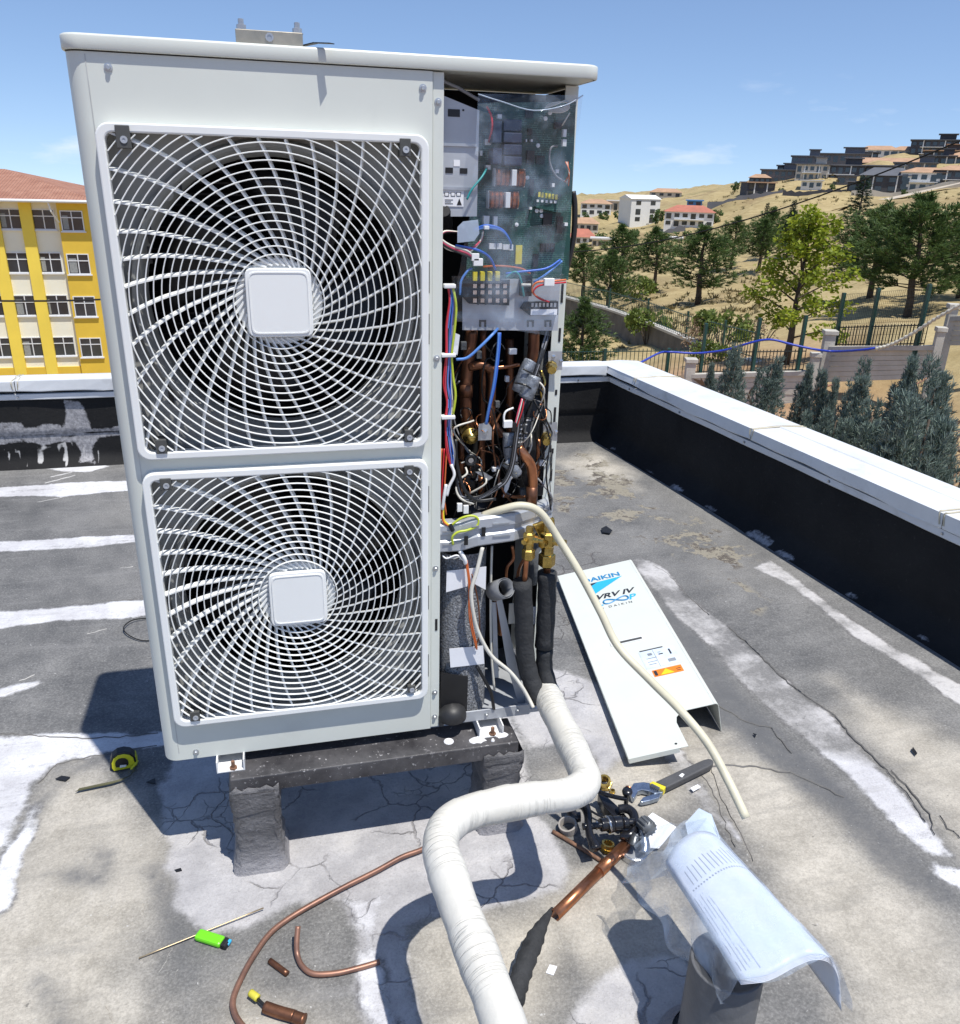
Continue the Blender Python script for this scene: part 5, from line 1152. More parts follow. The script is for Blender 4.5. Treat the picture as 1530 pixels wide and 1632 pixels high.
house('low house with brick red roof at the edge of the unit', 908, 366, 945, 388, 230, 'h_white', 'r_red', storeys=1, rfrac=.55)
house('white roofed shed behind the left pines', 944, 382, 976, 396, 215, 'h_beige', 'r_pale', 'flat', 1, accent='none')
house('white roofed shed between two middle pines', 1052, 381, 1082, 398, 215, 'h_beige', 'r_pale', 'flat', 1, accent='none')
house('small tan roofed house, first of the hill row', 1196, 279, 1224, 292, 330, 'h_dark', 'r_tan', storeys=1, rfrac=.4)
house('flat roofed grey house, lowest of the stepped skyline row', 1216, 274, 1266, 292, 335, 'h_grey', 'r_dark', 'flat', 2, cols=6, rfrac=.2)
house('small dark cube house standing alone on the grass slope', 1191, 294, 1231, 313, 300, 'h_dark', 'r_tan', 'flat', 2, yaw=.3, cols=3, accent='stripe')
house('stepped flat roofed house second along the skyline row', 1262, 254, 1300, 282, 345, 'h_grey', 'r_dark', 'flat', 3, cols=4)
house('white fronted terrace in front of the stepped row', 1271, 266, 1312, 288, 320, 'h_beige', 'r_dark', 'flat', 2, cols=5, accent='balcony')
house('small white open shed on the grass below the terrace', 1279, 290, 1306, 300, 300, 'h_white', 'r_pale', 'flat', 1, cols=3, accent='none')
house('long grey house with slanted roof fins on the skyline', 1298, 250, 1370, 274, 360, 'h_grey', 'r_dark', 'flat', 2, cols=8)
house('dark terrace with white balconies below the long grey house', 1306, 268, 1366, 292, 322, 'h_dark', 'h_grey', 'flat', 2, cols=7, accent='balcony')
house('tan roofed white villa topmost left on the hill', 1373, 236, 1422, 258, 400, 'h_white', 'r_tan', storeys=2, cols=5)
house('tan roofed villa beside the large dark hilltop building', 1421, 237, 1461, 259, 400, 'h_beige', 'r_tan', storeys=2, cols=4, accent='balcony')
house('large dark flat roofed hilltop building', 1457, 230, 1512, 256, 395, 'h_dark', 'r_dark', 'flat', 3, cols=7, accent='balcony')
house('tan roofed house cut off by the right edge of the picture', 1518, 238, 1560, 258, 395, 'h_white', 'r_tan', storeys=2)
house('long dark terrace row under a sloping tan roof', 1370, 256, 1478, 281, 345, 'h_dark', 'r_tan', storeys=2, cols=12, accent='stripe', rfrac=.3)
house('dark cube house joining the long terrace', 1474, 255, 1510, 281, 345, 'h_dark', 'r_dark', 'flat', 2, cols=4, accent='balcony')
house('dark house with orange eaves near the right edge', 1508, 250, 1560, 285, 345, 'h_dark', 'r_tan', storeys=2, cols=5, accent='stripe', rfrac=.2)
house('big dark house with grey hip roof and two pale stripes', 1376, 273, 1440, 308, 290, 'h_dark', 'r_dark', storeys=2, cols=4, accent='stripe', rfrac=.32)
house('white villa with tan hip roof beside the big dark house', 1440, 273, 1496, 306, 290, 'h_white', 'r_tan', storeys=2, cols=5, accent='balcony', rfrac=.22)
house('dark villa with tan roof right of the white villa', 1495, 270, 1548, 302, 290, 'h_dark', 'r_tan', storeys=2, cols=5, accent='balcony', rfrac=.22)
house('dark garage block beside the lone fir tip', 1352, 293, 1378, 309, 292, 'h_dark', 'h_grey', 'flat', 1, cols=2, accent='none')
house('small dark house half way down behind the fir', 1336, 283, 1360, 296, 310, 'h_grey', 'r_dark', 'flat', 1, cols=2, accent='none')
def hillwall(label, a, c, dist, hpx, m):
    p, e = PD(*a, dist), PD(*c, dist); n_ = Vector((e.y - p.y, p.x - e.x, 0)).normalized() * .35; hh = hpx / FPX * dist; pts = [p.lerp(e, k / 14) for k in range(15)]; zs_ = [max(TZ(w.x, w.y), w.z - 1.5) for w in pts]
    lo = [Vector((w.x, w.y, z - 1)) for w, z in zip(pts, zs_)]; hi = [Vector((w.x, w.y, z + hh)) for w, z in zip(pts, zs_)]
    tag(MB().grid([lo, hi, [w + n_ for w in hi], [w + n_ for w in lo]]).obj('retaining_wall', M[m]), label, 'wall')
hillwall('grey retaining wall under the red roofed house', (1046, 367), (1092, 367), 255, 6, 'h_grey')
hillwall('long low grey wall on the grass slope', (1128, 320), (1246, 314), 295, 5, 'h_grey'); hillwall('dark retaining wall right across the grass slope', (1246, 317), (1340, 314), 290, 4, 'h_dark'); hillwall('pale garden wall in front of the hill houses', (1356, 311), (1540, 304), 284, 5, 'h_beige')
def lane(a, c, dists, m, nm):
    pts = [PD(px, py, d) for (px, py), d in zip(a, dists)]; rows = []
    for p in pts:
        z = TZ(p.x, p.y) + .35; rows.append([Vector((p.x - 1.5, p.y - 2.2, TZ(p.x - 1.5, p.y - 2.2) + .3)), Vector((p.x + 1.5, p.y + 2.2, TZ(p.x + 1.5, p.y + 2.2) + .3))])
    kind(MB().grid(rows).obj(nm, m), 'structure')
lane([(1255, 352), (1290, 342), (1330, 330), (1370, 320), (1420, 314), (1530, 308)], None, [205, 222, 240, 258, 272, 280], pick('dirt_lane', (.50, .43, .34), .95, scale=.4), 'dirt_path')

# ------------------------------------------------------------ fences and retaining walls below the roof
pick('fgreen', (.012, .055, .045), .45, var=.1); pick('fence_black', (.018, .024, .022), .5, var=.1); pick('concrete', (.50, .475, .42), .9, var=.12, scale=2.5, bump=.5, bscale=30, grime=.15); pick('dark_concrete', (.13, .115, .095), .9, var=.25, scale=1.2, bump=.6, bscale=6); pick('plank_concrete', (.55, .52, .45), .9, var=.08, scale=2, bump=.4, bscale=25, grime=.15)
def pier(px, pt, w, d, label, pb=660):
    p = PD(px, pt, d); az = math.atan2(p.x - CAM[0], p.y - CAM[1]); R = Matrix.Rotation(-az * .6, 3, 'Z'); w_ = w / FPX * d * .86
    zg = TZ(p.x, p.y) - 1.0; T = thing('fence_pier', label, 'pier', (p.x, p.y, zg), 'concrete piers of the garden wall')
    MB().box((p.x, p.y, (zg + p.z - .12) / 2), (w_ * .82, w_ * .82, p.z - .12 - zg), R).obj('shaft', M['concrete'], T, bev=.01)
    MB().box((p.x, p.y, p.z - .06), (w_ * 1.08, w_ * 1.08, .12), R).obj('cap', M['concrete'], T, bev=.015)
    return p
P1 = pier(1102, 571, 20, 25.6, 'grey concrete pier standing alone just above the roof corner'); P2 = pier(1301, 562, 16, 25.4, 'narrow concrete pier left of the tall one, with the low railing ending at it')
P3 = pier(1324, 526, 21, 26.0, 'tall concrete pier where the blue hose meets the plank wall'); P4 = pier(1501, 521, 15, 24.6, 'concrete pier at the right end of the plank wall'); P5 = pier(1521, 484, 16, 25.2, 'highest concrete pier at the right edge under the rope')
def planks(label, A, Bp, tA, bA, tB, bB, n, cap=True):
    """wall of precast planks between two plan points; z tops/bottoms at both ends"""
    T = thing('plank_wall', label, 'wall', ((A.x + Bp.x) / 2, (A.y + Bp.y) / 2, min(bA, bB)))
    dv = Vector((Bp.x - A.x, Bp.y - A.y, 0)); nn = Vector((dv.y, -dv.x, 0)).normalized()
    for k in range(n):
        f0, f1 = k / n, (k + .94) / n; o_ = nn * (.04 + .012 * (k % 2))
        a0, a1 = Vector((A.x, A.y, bA + (tA - bA) * f0)), Vector((A.x, A.y, bA + (tA - bA) * f1)); b0, b1 = Vector((Bp.x, Bp.y, bB + (tB - bB) * f0)), Vector((Bp.x, Bp.y, bB + (tB - bB) * f1))
        MB().prism([a0 - o_, b0 - o_, b1 - o_, a1 - o_], nn * .09).obj('plank', M['plank_concrete'], T, bev=.006)
    if cap:
        a, c = Vector((A.x, A.y, tA)), Vector((Bp.x, Bp.y, tB)); MB().prism([a - nn * .12, c - nn * .12, c - nn * .12 + Vector((0, 0, .12)), a - nn * .12 + Vector((0, 0, .12))], nn * .24).obj('coping', M['concrete'], T)
    return T
zz = lambda px, py, d: PD(px, py, d).z
planks('pale wall of stacked concrete planks between the tall pier and the right pier', P3, P4, zz(1335, 560, 26), zz(1335, 612, 26), zz(1495, 556, 24.8), zz(1495, 602, 24.8), 6)
planks('low wall of concrete planks between the lone pier and the narrow pier', P1, P2, zz(1110, 603, 25.6), zz(1110, 640, 25.6), zz(1295, 597, 25.4), zz(1295, 652, 25.4), 5)
P6 = PD(1640, 520, 24.5); planks('upper plank wall leaving the picture at the right edge', P5, P6, zz(1521, 512, 25.2), zz(1521, 552, 25.2), zz(1640, 505, 24.5), zz(1640, 550, 24.5), 5)
def railing(label, A, Bp, zA, zB, hA, hB, n, m='fence_black', r=.013, posts=(), mesh_h=0):
    """bar railing; each bar its own part"""
    T = thing('railing', label, 'fence', ((A.x + Bp.x) / 2, (A.y + Bp.y) / 2, min(zA, zB)))
    at = lambda f_: (A.x + (Bp.x - A.x) * f_, A.y + (Bp.y - A.y) * f_, zA + (zB - zA) * f_, hA + (hB - hA) * f_)
    me = MB().cyl((0, 0, 0), (0, 0, 1), r, n=5).mesh('bar'); me.materials.append(M[m])
    for k in range(n + 1):
        x, y, z, h = at(k / n); o_ = link('bar', me, None, T); o_.location = (x, y, z); o_.scale = (1, 1, h)
    for f_ in (.12, .92):
        MB().tube([Vector((at(g)[0], at(g)[1], at(g)[2] + at(g)[3] * f_)) for g in (0, .5, 1)], r * 1.3, 5).obj('rail', M[m], T)
    for f_, hh, mm in posts:
        x, y, z, h = at(f_); MB().bx(x - .045, x + .045, y - .045, y + .045, z - .3, z + hh).obj('post', M[mm], T)
    if mesh_h:
        mb = MB(); nw = 50
        for k in range(nw + 1):
            x, y, z, h = at(k / nw); mb.cyl((x, y, z), (x, y, z + mesh_h), .004, n=3)
        for k in range(9):
            a, c = at(0), at(1); mb.cyl((a[0], a[1], a[2] + mesh_h * (k + 1) / 9), (c[0], c[1], c[2] + mesh_h * (k + 1) / 9), .004, n=3)
        kind(mb.obj('wire_mesh', M[m], T), 'stuff')
    return T
railing('black bar railing with green posts and wire mesh above the plank wall', P3 + Vector((.3, .25, 0)), P4 + Vector((-.2, .25, 0)), zz(1335, 558, 26), zz(1495, 553, 24.8), .62, .60, 30, posts=((.04, 1.55, 'fgreen'), (.42, 1.6, 'fgreen'), (.93, 1.6, 'fgreen')), mesh_h=1.5)
railing('low black bar railing with tall green posts above the low plank wall', P1 + Vector((.25, .2, 0)), P2 + Vector((-.2, .2, 0)), zz(1110, 601, 25.6), zz(1295, 595, 25.4), .74, .66, 32, posts=((.06, 1.55, 'fgreen'), (.55, 1.62, 'fgreen'), (.95, 1.62, 'fgreen')))
F0, F1 = PD(880, 560, 27), PD(1098, 556, 26.4)
railing('dark green bar railing seen just over the far parapet corner', F0, F1, zz(880, 605, 27), zz(1098, 606, 26.4), .98, 1.0, 34, 'fgreen', .012, posts=((.86, 1.0, 'fgreen'), (.40, 1.0, 'fgreen')))
# railing on the dark retaining wall, running down towards the leafy tree
Q = [(898, 474, 62), (970, 494, 53), (1030, 515, 46), (1092, 541, 40), (1150, 562, 35), (1210, 582, 31)]
QP = [PD(px, py, d) for px, py, d in Q]
dw = thing('retaining_wall', 'dark stained concrete retaining wall with pale coping below the pines', 'wall', QP[2] + Vector((0, 0, -3)))
mb = MB(); mb.grid([[p + Vector((0, 0, -.02)), p + Vector((-.25, -.15, -5.0))] for p in QP]); mb.obj('wall_face', M['dark_concrete'], dw, thick=.3)
mb = MB(); mb.grid([[p + Vector((-.2, -.12, .06)), p + Vector((.25, .2, .06))] for p in QP]); mb.obj('coping', M['concrete'], dw, thick=.12)
T = thing('railing', 'dark green bar railing running down along the dark retaining wall', 'fence', QP[2])
me = MB().cyl((0, 0, 0), (0, 0, 1), .014, n=5).mesh('bar'); me.materials.append(M['fgreen'])
for (p, e) in zip(QP[:-1], QP[1:]):
    n_ = max(4, int((e - p).length / .28))
    for k in range(n_):
        g_ = p.lerp(e, k / n_) + Vector((0, 0, .1)); o_ = link('bar', me, None, T); o_.location = g_; o_.scale = (1, 1, 1.05)
    MB().bx(p.x - .04, p.x + .04, p.y - .04, p.y + .04, p.z, p.z + 1.3).obj('post', M['fgreen'], T)
for dz in (.22, 1.08): MB().tube([p + Vector((0, 0, dz)) for p in QP], .022, 5).obj('rail', M['fgreen'], T)

# blue hose and rope strung along the fence
pick('bluehose', (.02, .05, .42), .4)
hp = [(1012, 583, 20), (1050, 563, 24.6), (1068, 561, 25), (1110, 563, 25.2), (1155, 558, 25.2), (1190, 548, 25.0), (1215, 542, 25.0), (1235, 542, 25.0), (1262, 549, 25.1), (1300, 557, 25.2), (1330, 560, 25.5), (1370, 558, 24.6), (1400, 554, 24.5)]
tag(MB().tube(cr([PD(*p) for p in hp], 5), .032, 6).obj('hose', M['bluehose'], smooth=True), 'bright blue hose strung in a wave along the garden fence', 'hose')
pick('rope', (.62, .58, .48), .9, var=.2, scale=20, bump=.8, bscale=40)
rp = cr([PD(*p) for p in [(1395, 556, 24.4), (1420, 549, 24.4), (1450, 534, 24.3), (1480, 515, 24.2), (1510, 497, 24.1), (1560, 470, 24)]], 12)
tag(MB().tube(rp, [.045 + .016 * math.sin(i * 2.1) for i in range(len(rp))], 7).obj('rope', M['rope'], smooth=True), 'thick frayed pale rope slanting up to the highest pier', 'rope')
tag(MB().tube(cr([PD(*p) for p in [(1270, 645, 24), (1290, 628, 24.3), (1310, 618, 24.3), (1330, 612, 24.5)]], 5), .03, 6).obj('pipe_stub', pick('brown_pipe', (.30, .14, .08), .6), smooth=True), 'rusty brown pipe stub poking out under the tall pier', 'pipe')
tag(MB().tube(cr([PD(*p) for p in [(1440, 618, 23.5), (1460, 612, 23.7), (1475, 604, 24), (1485, 596, 24.2)]], 5), .022, 6).obj('pipe_stub', M['brown_pipe'], smooth=True), 'thin brown hose lying on the red earth below the plank wall', 'hose')

# ------------------------------------------------------------ trees
def leafmat(name, c1, c2, trans=0.25, rough=.55):
    m, t, b, o = nt(name); q = NB(t); gm = q.n('ShaderNodeNewGeometry')
    tc = q.n('ShaderNodeTexCoord').outputs['Object']
    f_ = q.math('ADD', q.math('MULTIPLY', gm.outputs['Random Per Island'], .75), q.math('MULTIPLY', q.noise(tc, 1.3, 3, .5), .35), True)
    c = q.mix(f_, c4(c1), c4(c2)); t.links.new(c, b.inputs['Base Color']); b.inputs['Roughness'].default_value = rough; b.inputs['Specular IOR Level'].default_value = .3
    tl = q.n('ShaderNodeBsdfTranslucent'); t.links.new(c, tl.inputs['Color']); mx = q.n('ShaderNodeMixShader', {0: trans}); t.links.new(b.outputs[0], mx.inputs[1]); t.links.new(tl.outputs[0], mx.inputs[2]); t.links.new(mx.outputs[0], o.inputs[0]); return m
M['pine'] = leafmat('pine_needles', (.030, .066, .018), (.135, .20, .060)); M['fir'] = leafmat('fir_needles', (.012, .032, .018), (.040, .075, .040)); M['cypress'] = leafmat('cypress_sprays', (.06, .10, .078), (.29, .36, .31), .2, .7)
M['leafy'] = leafmat('yellow_green_leaves', (.10, .165, .015), (.38, .43, .04), .4); M['bush'] = leafmat('bush_leaves', (.06, .10, .02), (.22, .27, .06), .35); M['drybush'] = leafmat('dry_twigs', (.13, .08, .05), (.30, .21, .13), .1)
pick('bark', (.10, .075, .055), .95, var=.3, scale=6, bump=.8, bscale=20)
def rv3(r): 
    z = r.uniform(-1, 1); a = r.uniform(0, 2 * math.pi); s_ = math.sqrt(1 - z * z); return Vector((s_ * math.cos(a), s_ * math.sin(a), z))
def tuft(vs, fs, p, d, r, n, L, w, spread):
    for _ in range(n):
        u = (d + rv3(r) * spread).normalized(); sd = u.cross(rv3(r)).normalized() * w; e = p + u * L * r.uniform(.6, 1.1); k = len(vs)
        vs += [p - sd * .5, p + sd * .5, e + sd * .25, e - sd * .25]; fs.append((k, k + 1, k + 2, k + 3))
def finish(tv, tf_, bv, m):
    me = bpy.data.meshes.new('crown'); me.from_pydata([tuple(v) for v in tv], [], tf_); me.materials.append(m)
    tr = bv.mesh('trunk', smooth=True); tr.materials.append(M['bark']); return me, tr
def pine_proto(seed, h=6.5, spread=2.3, clear=.22, dens=1.0):
    r = random.Random(seed); vs, fs = [], []; bv = MB(); lean = Vector((r.uniform(-.3, .3), r.uniform(-.3, .3), 0))
    tp = [Vector((0, 0, -.4))] + [Vector((0, 0, h * k / 6)) + lean * (k / 6) ** 1.5 + Vector((r.uniform(-.06, .06), r.uniform(-.06, .06), 0)) for k in range(1, 7)]
    bv.tube(tp, [.17, .14, .12, .10, .075, .05, .02], 7)
    nb = 58
    for i in range(nb):
        f_ = clear + (1 - clear) * ((i + r.random()) / nb); z = h * f_; a = i * 2.4 + r.uniform(-.4, .4)
        rel = (f_ - clear) / (1 - clear); L = spread * (max(.12, math.sin(min(1, rel * .78 + .30) * math.pi) ** .75)) * r.uniform(.65, 1.12)
        up = .25 + .75 * rel + r.uniform(-.15, .2); d = Vector((math.cos(a), math.sin(a), up)).normalized()
        p0 = Vector((0, 0, z)) + lean * f_ ** 1.5; pts = [p0, p0 + d * L * .5 + Vector((0, 0, -.05 * L)), p0 + d * L + Vector((0, 0, .12 * L))]
        bv.tube(pts, [.045 * (1.1 - rel), .028 * (1.1 - rel), .010], 4, False)
        nt_ = max(3, int((4 + L * 6.0) * dens))
        for k in range(nt_):
            g_ = .22 + .78 * (k + r.random()) / nt_; p = pts[0].lerp(pts[1], g_ * 2) if g_ < .5 else pts[1].lerp(pts[2], g_ * 2 - 1)
            side = rv3(r); side = (side - d * side.dot(d)) * r.uniform(.05, .42) * (.5 + .6 * L / spread)
            p = p + side; dd = (d + side * 1.2 + Vector((0, 0, .35))).normalized()
            tuft(vs, fs, p, dd, r, 15, .33, .036, .75)
    return finish(vs, fs, bv, M['pine'])
def fir_proto(seed, h=9, spread=2.0):
    r = random.Random(seed); vs, fs = [], []; bv = MB(); bv.tube([(0, 0, -.4), (0, 0, h * .5), (0, 0, h)], [.16, .10, .02], 7)
    nb = 120
    for i in range(nb):
        f_ = .06 + .93 * i / nb; z = h * f_; a = i * 2.4; L = spread * (1 - f_) ** .85 * r.uniform(.75, 1.1) + .15; d = Vector((math.cos(a), math.sin(a), -.12 + .3 * f_))
        p0 = Vector((0, 0, z)); bv.tube([p0, p0 + d * L], [.025, .006], 3, False)
        for k in range(int(5 + L * 9)):
            g_ = .12 + .88 * r.random(); p = p0 + d * L * g_ + Vector((r.uniform(-.12, .12), r.uniform(-.12, .12), r.uniform(-.06, .03)))
            tuft(vs, fs, p, (d + Vector((0, 0, -.05))).normalized(), r, 7, .26, .035, .6)
    return finish(vs, fs, bv, M['fir'])
def cypress_proto(seed, h=5.2, rad=.62):
    r = random.Random(seed); vs, fs = [], []; bv = MB(); bv.tube([(0, 0, -.3), (.02, 0, h * .5), (0, .03, h * .95)], [.09, .06, .015], 6)
    tops = [(r.uniform(-.3, .3) * rad, r.uniform(-.3, .3) * rad, r.uniform(.90, 1.0)) for _ in range(5)]
    for i in range(4300):
        f_ = r.random() ** .85; z = h * (.02 + .98 * f_); tx_, ty_, th = tops[i % 5]
        if f_ > th: continue
        g_ = f_ / th; R_ = rad * (.55 + .5 * math.sin(min(1, g_ * 1.15 + .1) * math.pi * .8)) * max(.16, (1 - g_ ** 5)); a = r.uniform(0, 2 * math.pi); R_ *= r.uniform(.55, 1.08) * (1 + .12 * math.sin(a * 3 + seed + f_ * 9))
        p = Vector((tx_ * g_ + R_ * math.cos(a), ty_ * g_ + R_ * math.sin(a), z)); d = Vector((math.cos(a) * .55, math.sin(a) * .55, 1)).normalized()
        tuft(vs, fs, p, d, r, 8, .095, .0135, .8)
    return finish(vs, fs, bv, M['cypress'])
def leafy_proto(seed, h=6.4):
    r = random.Random(seed); vs, fs = [], []; bv = MB(); bv.tube([(0, 0, -.4), (.05, 0, 1.2), (.0, .1, 2.6), (.1, 0, h * .8)], [.13, .11, .08, .02], 7)
    limbs = []
    for i in range(24):
        a = i * 2.4 + r.uniform(-.3, .3); z = 1.2 + (h - 2.0) * (i / 24) ** .9; L = (2.25 - 1.35 * (i / 24) ** 1.4) * r.uniform(.7, 1.1); d = Vector((math.cos(a), math.sin(a), .38 + .9 * i / 24)).normalized()
        p0 = Vector((.04, .03, z)); p1 = p0 + d * L * .55 + Vector((0, 0, .1)); p2 = p0 + d * L + Vector((0, 0, -.10)); bv.tube([p0, p1, p2], [.04, .025, .008], 5, False); limbs.append((p0, p1, p2, d))
    limbs.append((Vector((.1, 0, h * .7)), Vector((.1, 0, h * .85)), Vector((.1, 0, h)), Vector((0, 0, 1))))
    for p0, p1, p2, d in limbs:
        for k in range(21):
            g_ = .30 + .70 * r.random() ** .8; p = p0.lerp(p1, g_ * 2) if g_ < .5 else p1.lerp(p2, g_ * 2 - 1); c_ = p + rv3(r) * .24
            for j in range(9):
                q_ = c_ + rv3(r) * .17; u = (rv3(r) + Vector((0, 0, -.5)) + d * .5).normalized(); sd = u.cross(rv3(r)).normalized() * .055; k_ = len(vs); l_ = r.uniform(.13, .21)
                vs += [q_, q_ + u * l_ * .5 + sd, q_ + u * l_, q_ + u * l_ * .5 - sd]; fs.append((k_, k_ + 1, k_ + 2, k_ + 3))
    return finish(vs, fs, bv, M['leafy'])
def bush_proto(seed, m, rad=1.0, h=1.2, n=900, lw=.05):
    r = random.Random(seed); vs, fs = [], []; bv = MB()
    for k in range(9):
        a = k * .7; bv.tube([(0, 0, -.2), (math.cos(a) * rad * .35, math.sin(a) * rad * .35, h * .5), (math.cos(a) * rad * .7, math.sin(a) * rad * .7, h * r.uniform(.6, 1))], [.02, .014, .005], 4, False)
    cl = [(rv3(r), r.uniform(.3, .55)) for _ in range(14)]
    for i in range(n):
        c_, s_ = cl[i % 14]; p = Vector((c_.x * rad * .7, c_.y * rad * .7, h * .5 + c_.z * h * .38)) + rv3(r) * s_ * rad * .5; u = (rv3(r) + Vector((0, 0, .2))).normalized(); sd = u.cross(rv3(r)).normalized() * lw; k_ = len(vs); l_ = r.uniform(.1, .2)
        vs += [p, p + u * l_ * .5 + sd, p + u * l_, p + u * l_ * .5 - sd]; fs.append((k_, k_ + 1, k_ + 2, k_ + 3))
    return finish(vs, fs, bv, m)
def top_of(p):
    z = np.array([v.co.z for v in p[0].vertices]); return float(np.percentile(z, 99.6))
PR = {'pineA': (pine_proto(3), 6.5), 'pineB': (pine_proto(8, 6.5, 2.0, .30), 6.5), 'pineC': (pine_proto(21, 6.5, 2.9, .24, 1.5), 6.5), 'pineD': (pine_proto(33, 6.5, 2.0, .03, 1.2), 6.5), 'fir': (fir_proto(5), 9.0), 'leafy': (leafy_proto(7), 6.4),
      'cyA': (cypress_proto(1), 5.2), 'cyB': (cypress_proto(2, 5.2, .50), 5.2), 'cyC': (cypress_proto(4, 5.2, .85), 5.2), 'bush': (bush_proto(6, M['bush']), 1.2), 'dry': (bush_proto(9, M['drybush'], 1.0, 1.1, 380, .02), 1.2), 'far': (bush_proto(12, M['pine'], 1.0, 1.2, 700, .09), 1.2)}
WIDE = dict(pineA=1.45, pineB=1.45, pineC=1.25, pineD=1.35, fir=1.1, leafy=1.30, cyA=.66, cyB=.56, cyC=.60, bush=1.0, dry=1.0, far=1.0)
for k_ in ('pineA', 'pineB', 'pineC', 'pineD', 'leafy', 'cyA', 'cyB', 'cyC'): PR[k_] = (PR[k_][0], top_of(PR[k_][0]))
def plant(kind_, px, ptop, dist, label, cat='tree', name='pine_tree', pbase=None, wide=1.0, grp=None, tall=None):
    """stand a tree on the ground in column px at distance dist, its tip reaching py ptop"""
    g_ = on_ground(px, dist, .05)
    if pbase is not None: g_ = PD(px, pbase, dist); 
    z1 = PD(px, ptop, dist).z; (cm, tm), h0 = PR[kind_]; s_ = max(.3, (z1 - g_.z) / h0)
    T = thing(name, label, cat, g_, grp); a = rnd.uniform(0, 6.28)
    for nm, me in (('crown', cm), ('trunk', tm)):
        o_ = link(nm, me, None, T); o_.matrix_parent_inverse = Matrix.Identity(4); o_.scale = (s_ * wide * WIDE[kind_], s_ * wide * WIDE[kind_], s_); o_.rotation_euler = (0, 0, a)
    return T
gp = 'pines on the dry slope'
plant('pineC', 1468, 310, 44, 'largest dark pine, right of the yellow green tree, behind the railing', grp=gp, wide=1.22)
plant('pineC', 1400, 325, 52, 'broad dark pine directly behind the yellow green tree', grp=gp, wide=1.25)
plant('pineC', 1545, 345, 50, 'dark pine cut by the right edge of the picture', grp=gp, wide=1.2)
plant('pineA', 1122, 360, 68, 'round dense pine in the middle of the bare slope', grp=gp, wide=1.25)
plant('pineB', 1213, 348, 95, 'pine with bare trunk just left of the yellow green tree', grp=gp, wide=1.15)
plant('pineA', 1168, 345, 110, 'pine behind the round dense pine, higher up', grp=gp)
plant('pineB', 1050, 362, 84, 'slim pine left of the round dense pine', grp=gp, wide=1.0)
plant('pineB', 996, 358, 92, 'pine with thin top left of the slim pine', grp=gp)
plant('pineA', 975, 398, 72, 'small pine standing before the railing of the dark wall', grp=gp, wide=1.0)
plant('pineB', 934, 388, 84, 'pine closest to the unit on the upper slope', grp=gp, wide=1.15)
plant('pineA', 1255, 335, 120, 'pine showing above the yellow green tree crown', grp=gp)
plant('pineA', 1222, 330, 125, 'narrow pine beside the small spruce top', grp=gp)
plant('pineD', 925, 475, 36, 'low bushy pine in the hollow beside the opened unit', grp=gp, wide=1.15, pbase=604)
plant('fir', 1358, 278, 70, 'tall dark pointed fir rising against the houses', 'tree', 'fir_tree', wide=1.05)
plant('fir', 1254, 318, 118, 'small pointed spruce with thin top behind the pines', 'tree', 'fir_tree', wide=.9)
plant('fir', 1213, 322, 130, 'thinnest spruce tip left of the small spruce', 'tree', 'fir_tree', wide=.7)
plant('leafy', 1281, 330, 30, 'yellow green leafy tree behind the low railing', 'tree', 'leafy_tree', wide=.98)
plant('bush', 1172, 492, 38, 'light green feathery shrub beside the green post', 'shrub', 'shrub', wide=1.05)
plant('dry', 1140, 505, 37, 'bare dry shrub left of the feathery shrub', 'shrub', 'shrub', wide=1.1)
plant('bush', 1150, 545, 32, 'low bright green shrub at the foot of the feathery shrub', 'shrub', 'shrub', wide=1.2)
plant('bush', 1017, 440, 80, 'low dark green bush under the slim pine', 'shrub', 'shrub', wide=1.2)
plant('bush', 1046, 488, 45, 'sparse yellowing shrub above the dark wall coping', 'shrub', 'shrub', wide=.8)
plant('dry', 1240, 505, 38, 'brown dry bush behind the yellow green tree trunk', 'shrub', 'shrub', wide=1.2)
plant('dry', 1392, 472, 60, 'red brown dry brush under the large pine', 'shrub', 'shrub', wide=1.6)
for k, (px, pt, d) in enumerate([(1030, 312, 425), (1085, 312, 425), (1100, 316, 420), (1015, 322, 400), (1172, 290, 330), (1524, 298, 286), (1500, 302, 285)]):
    plant('far', px, pt, d, pbase=pt + 13, label=['dark tree left of the skyline house', 'dark tree right of the skyline house', 'low tree below the skyline house', 'tree above the white block', 'green tree at the left end of the hill houses', 'garden tree at the right edge below the villas', 'round garden bush below the dark villa'][k], cat='tree', name='village_tree', wide=.9)
for k, (px, pt, d, hgt, lb) in enumerate([(962, 338, 320, 14, 'dark tree between the beige village house and the low shed'), (985, 336, 310, 12, 'tree below the flat pale shed roof'), (958, 372, 225, 22, 'dark tree beside the brick red roof'), (1010, 366, 225, 20, 'tree in front of the white three storey block'), (1095, 368, 225, 16, 'tree right of the walled red roofed house garden'), (1140, 335, 268, 18, 'tree at the right wall of the red roofed house'), (1048, 334, 290, 20, 'tree between the white block and the red roofed house'), (1245, 300, 300, 10, 'bush in front of the lowest skyline house'), (1325, 294, 300, 10, 'bush below the dark terrace'), (1500, 303, 282, 12, 'hedge like tree before the dark tan roofed villa'), (1440, 302, 282, 9, 'bush at the corner of the big dark house'), (932, 338, 315, 12, 'tree under the beige village house')]):
    plant('far', px, pt, d, lb, 'tree', 'village_tree', pbase=pt + hgt, wide=.95)
gc = 'blue grey cypresses along the building'
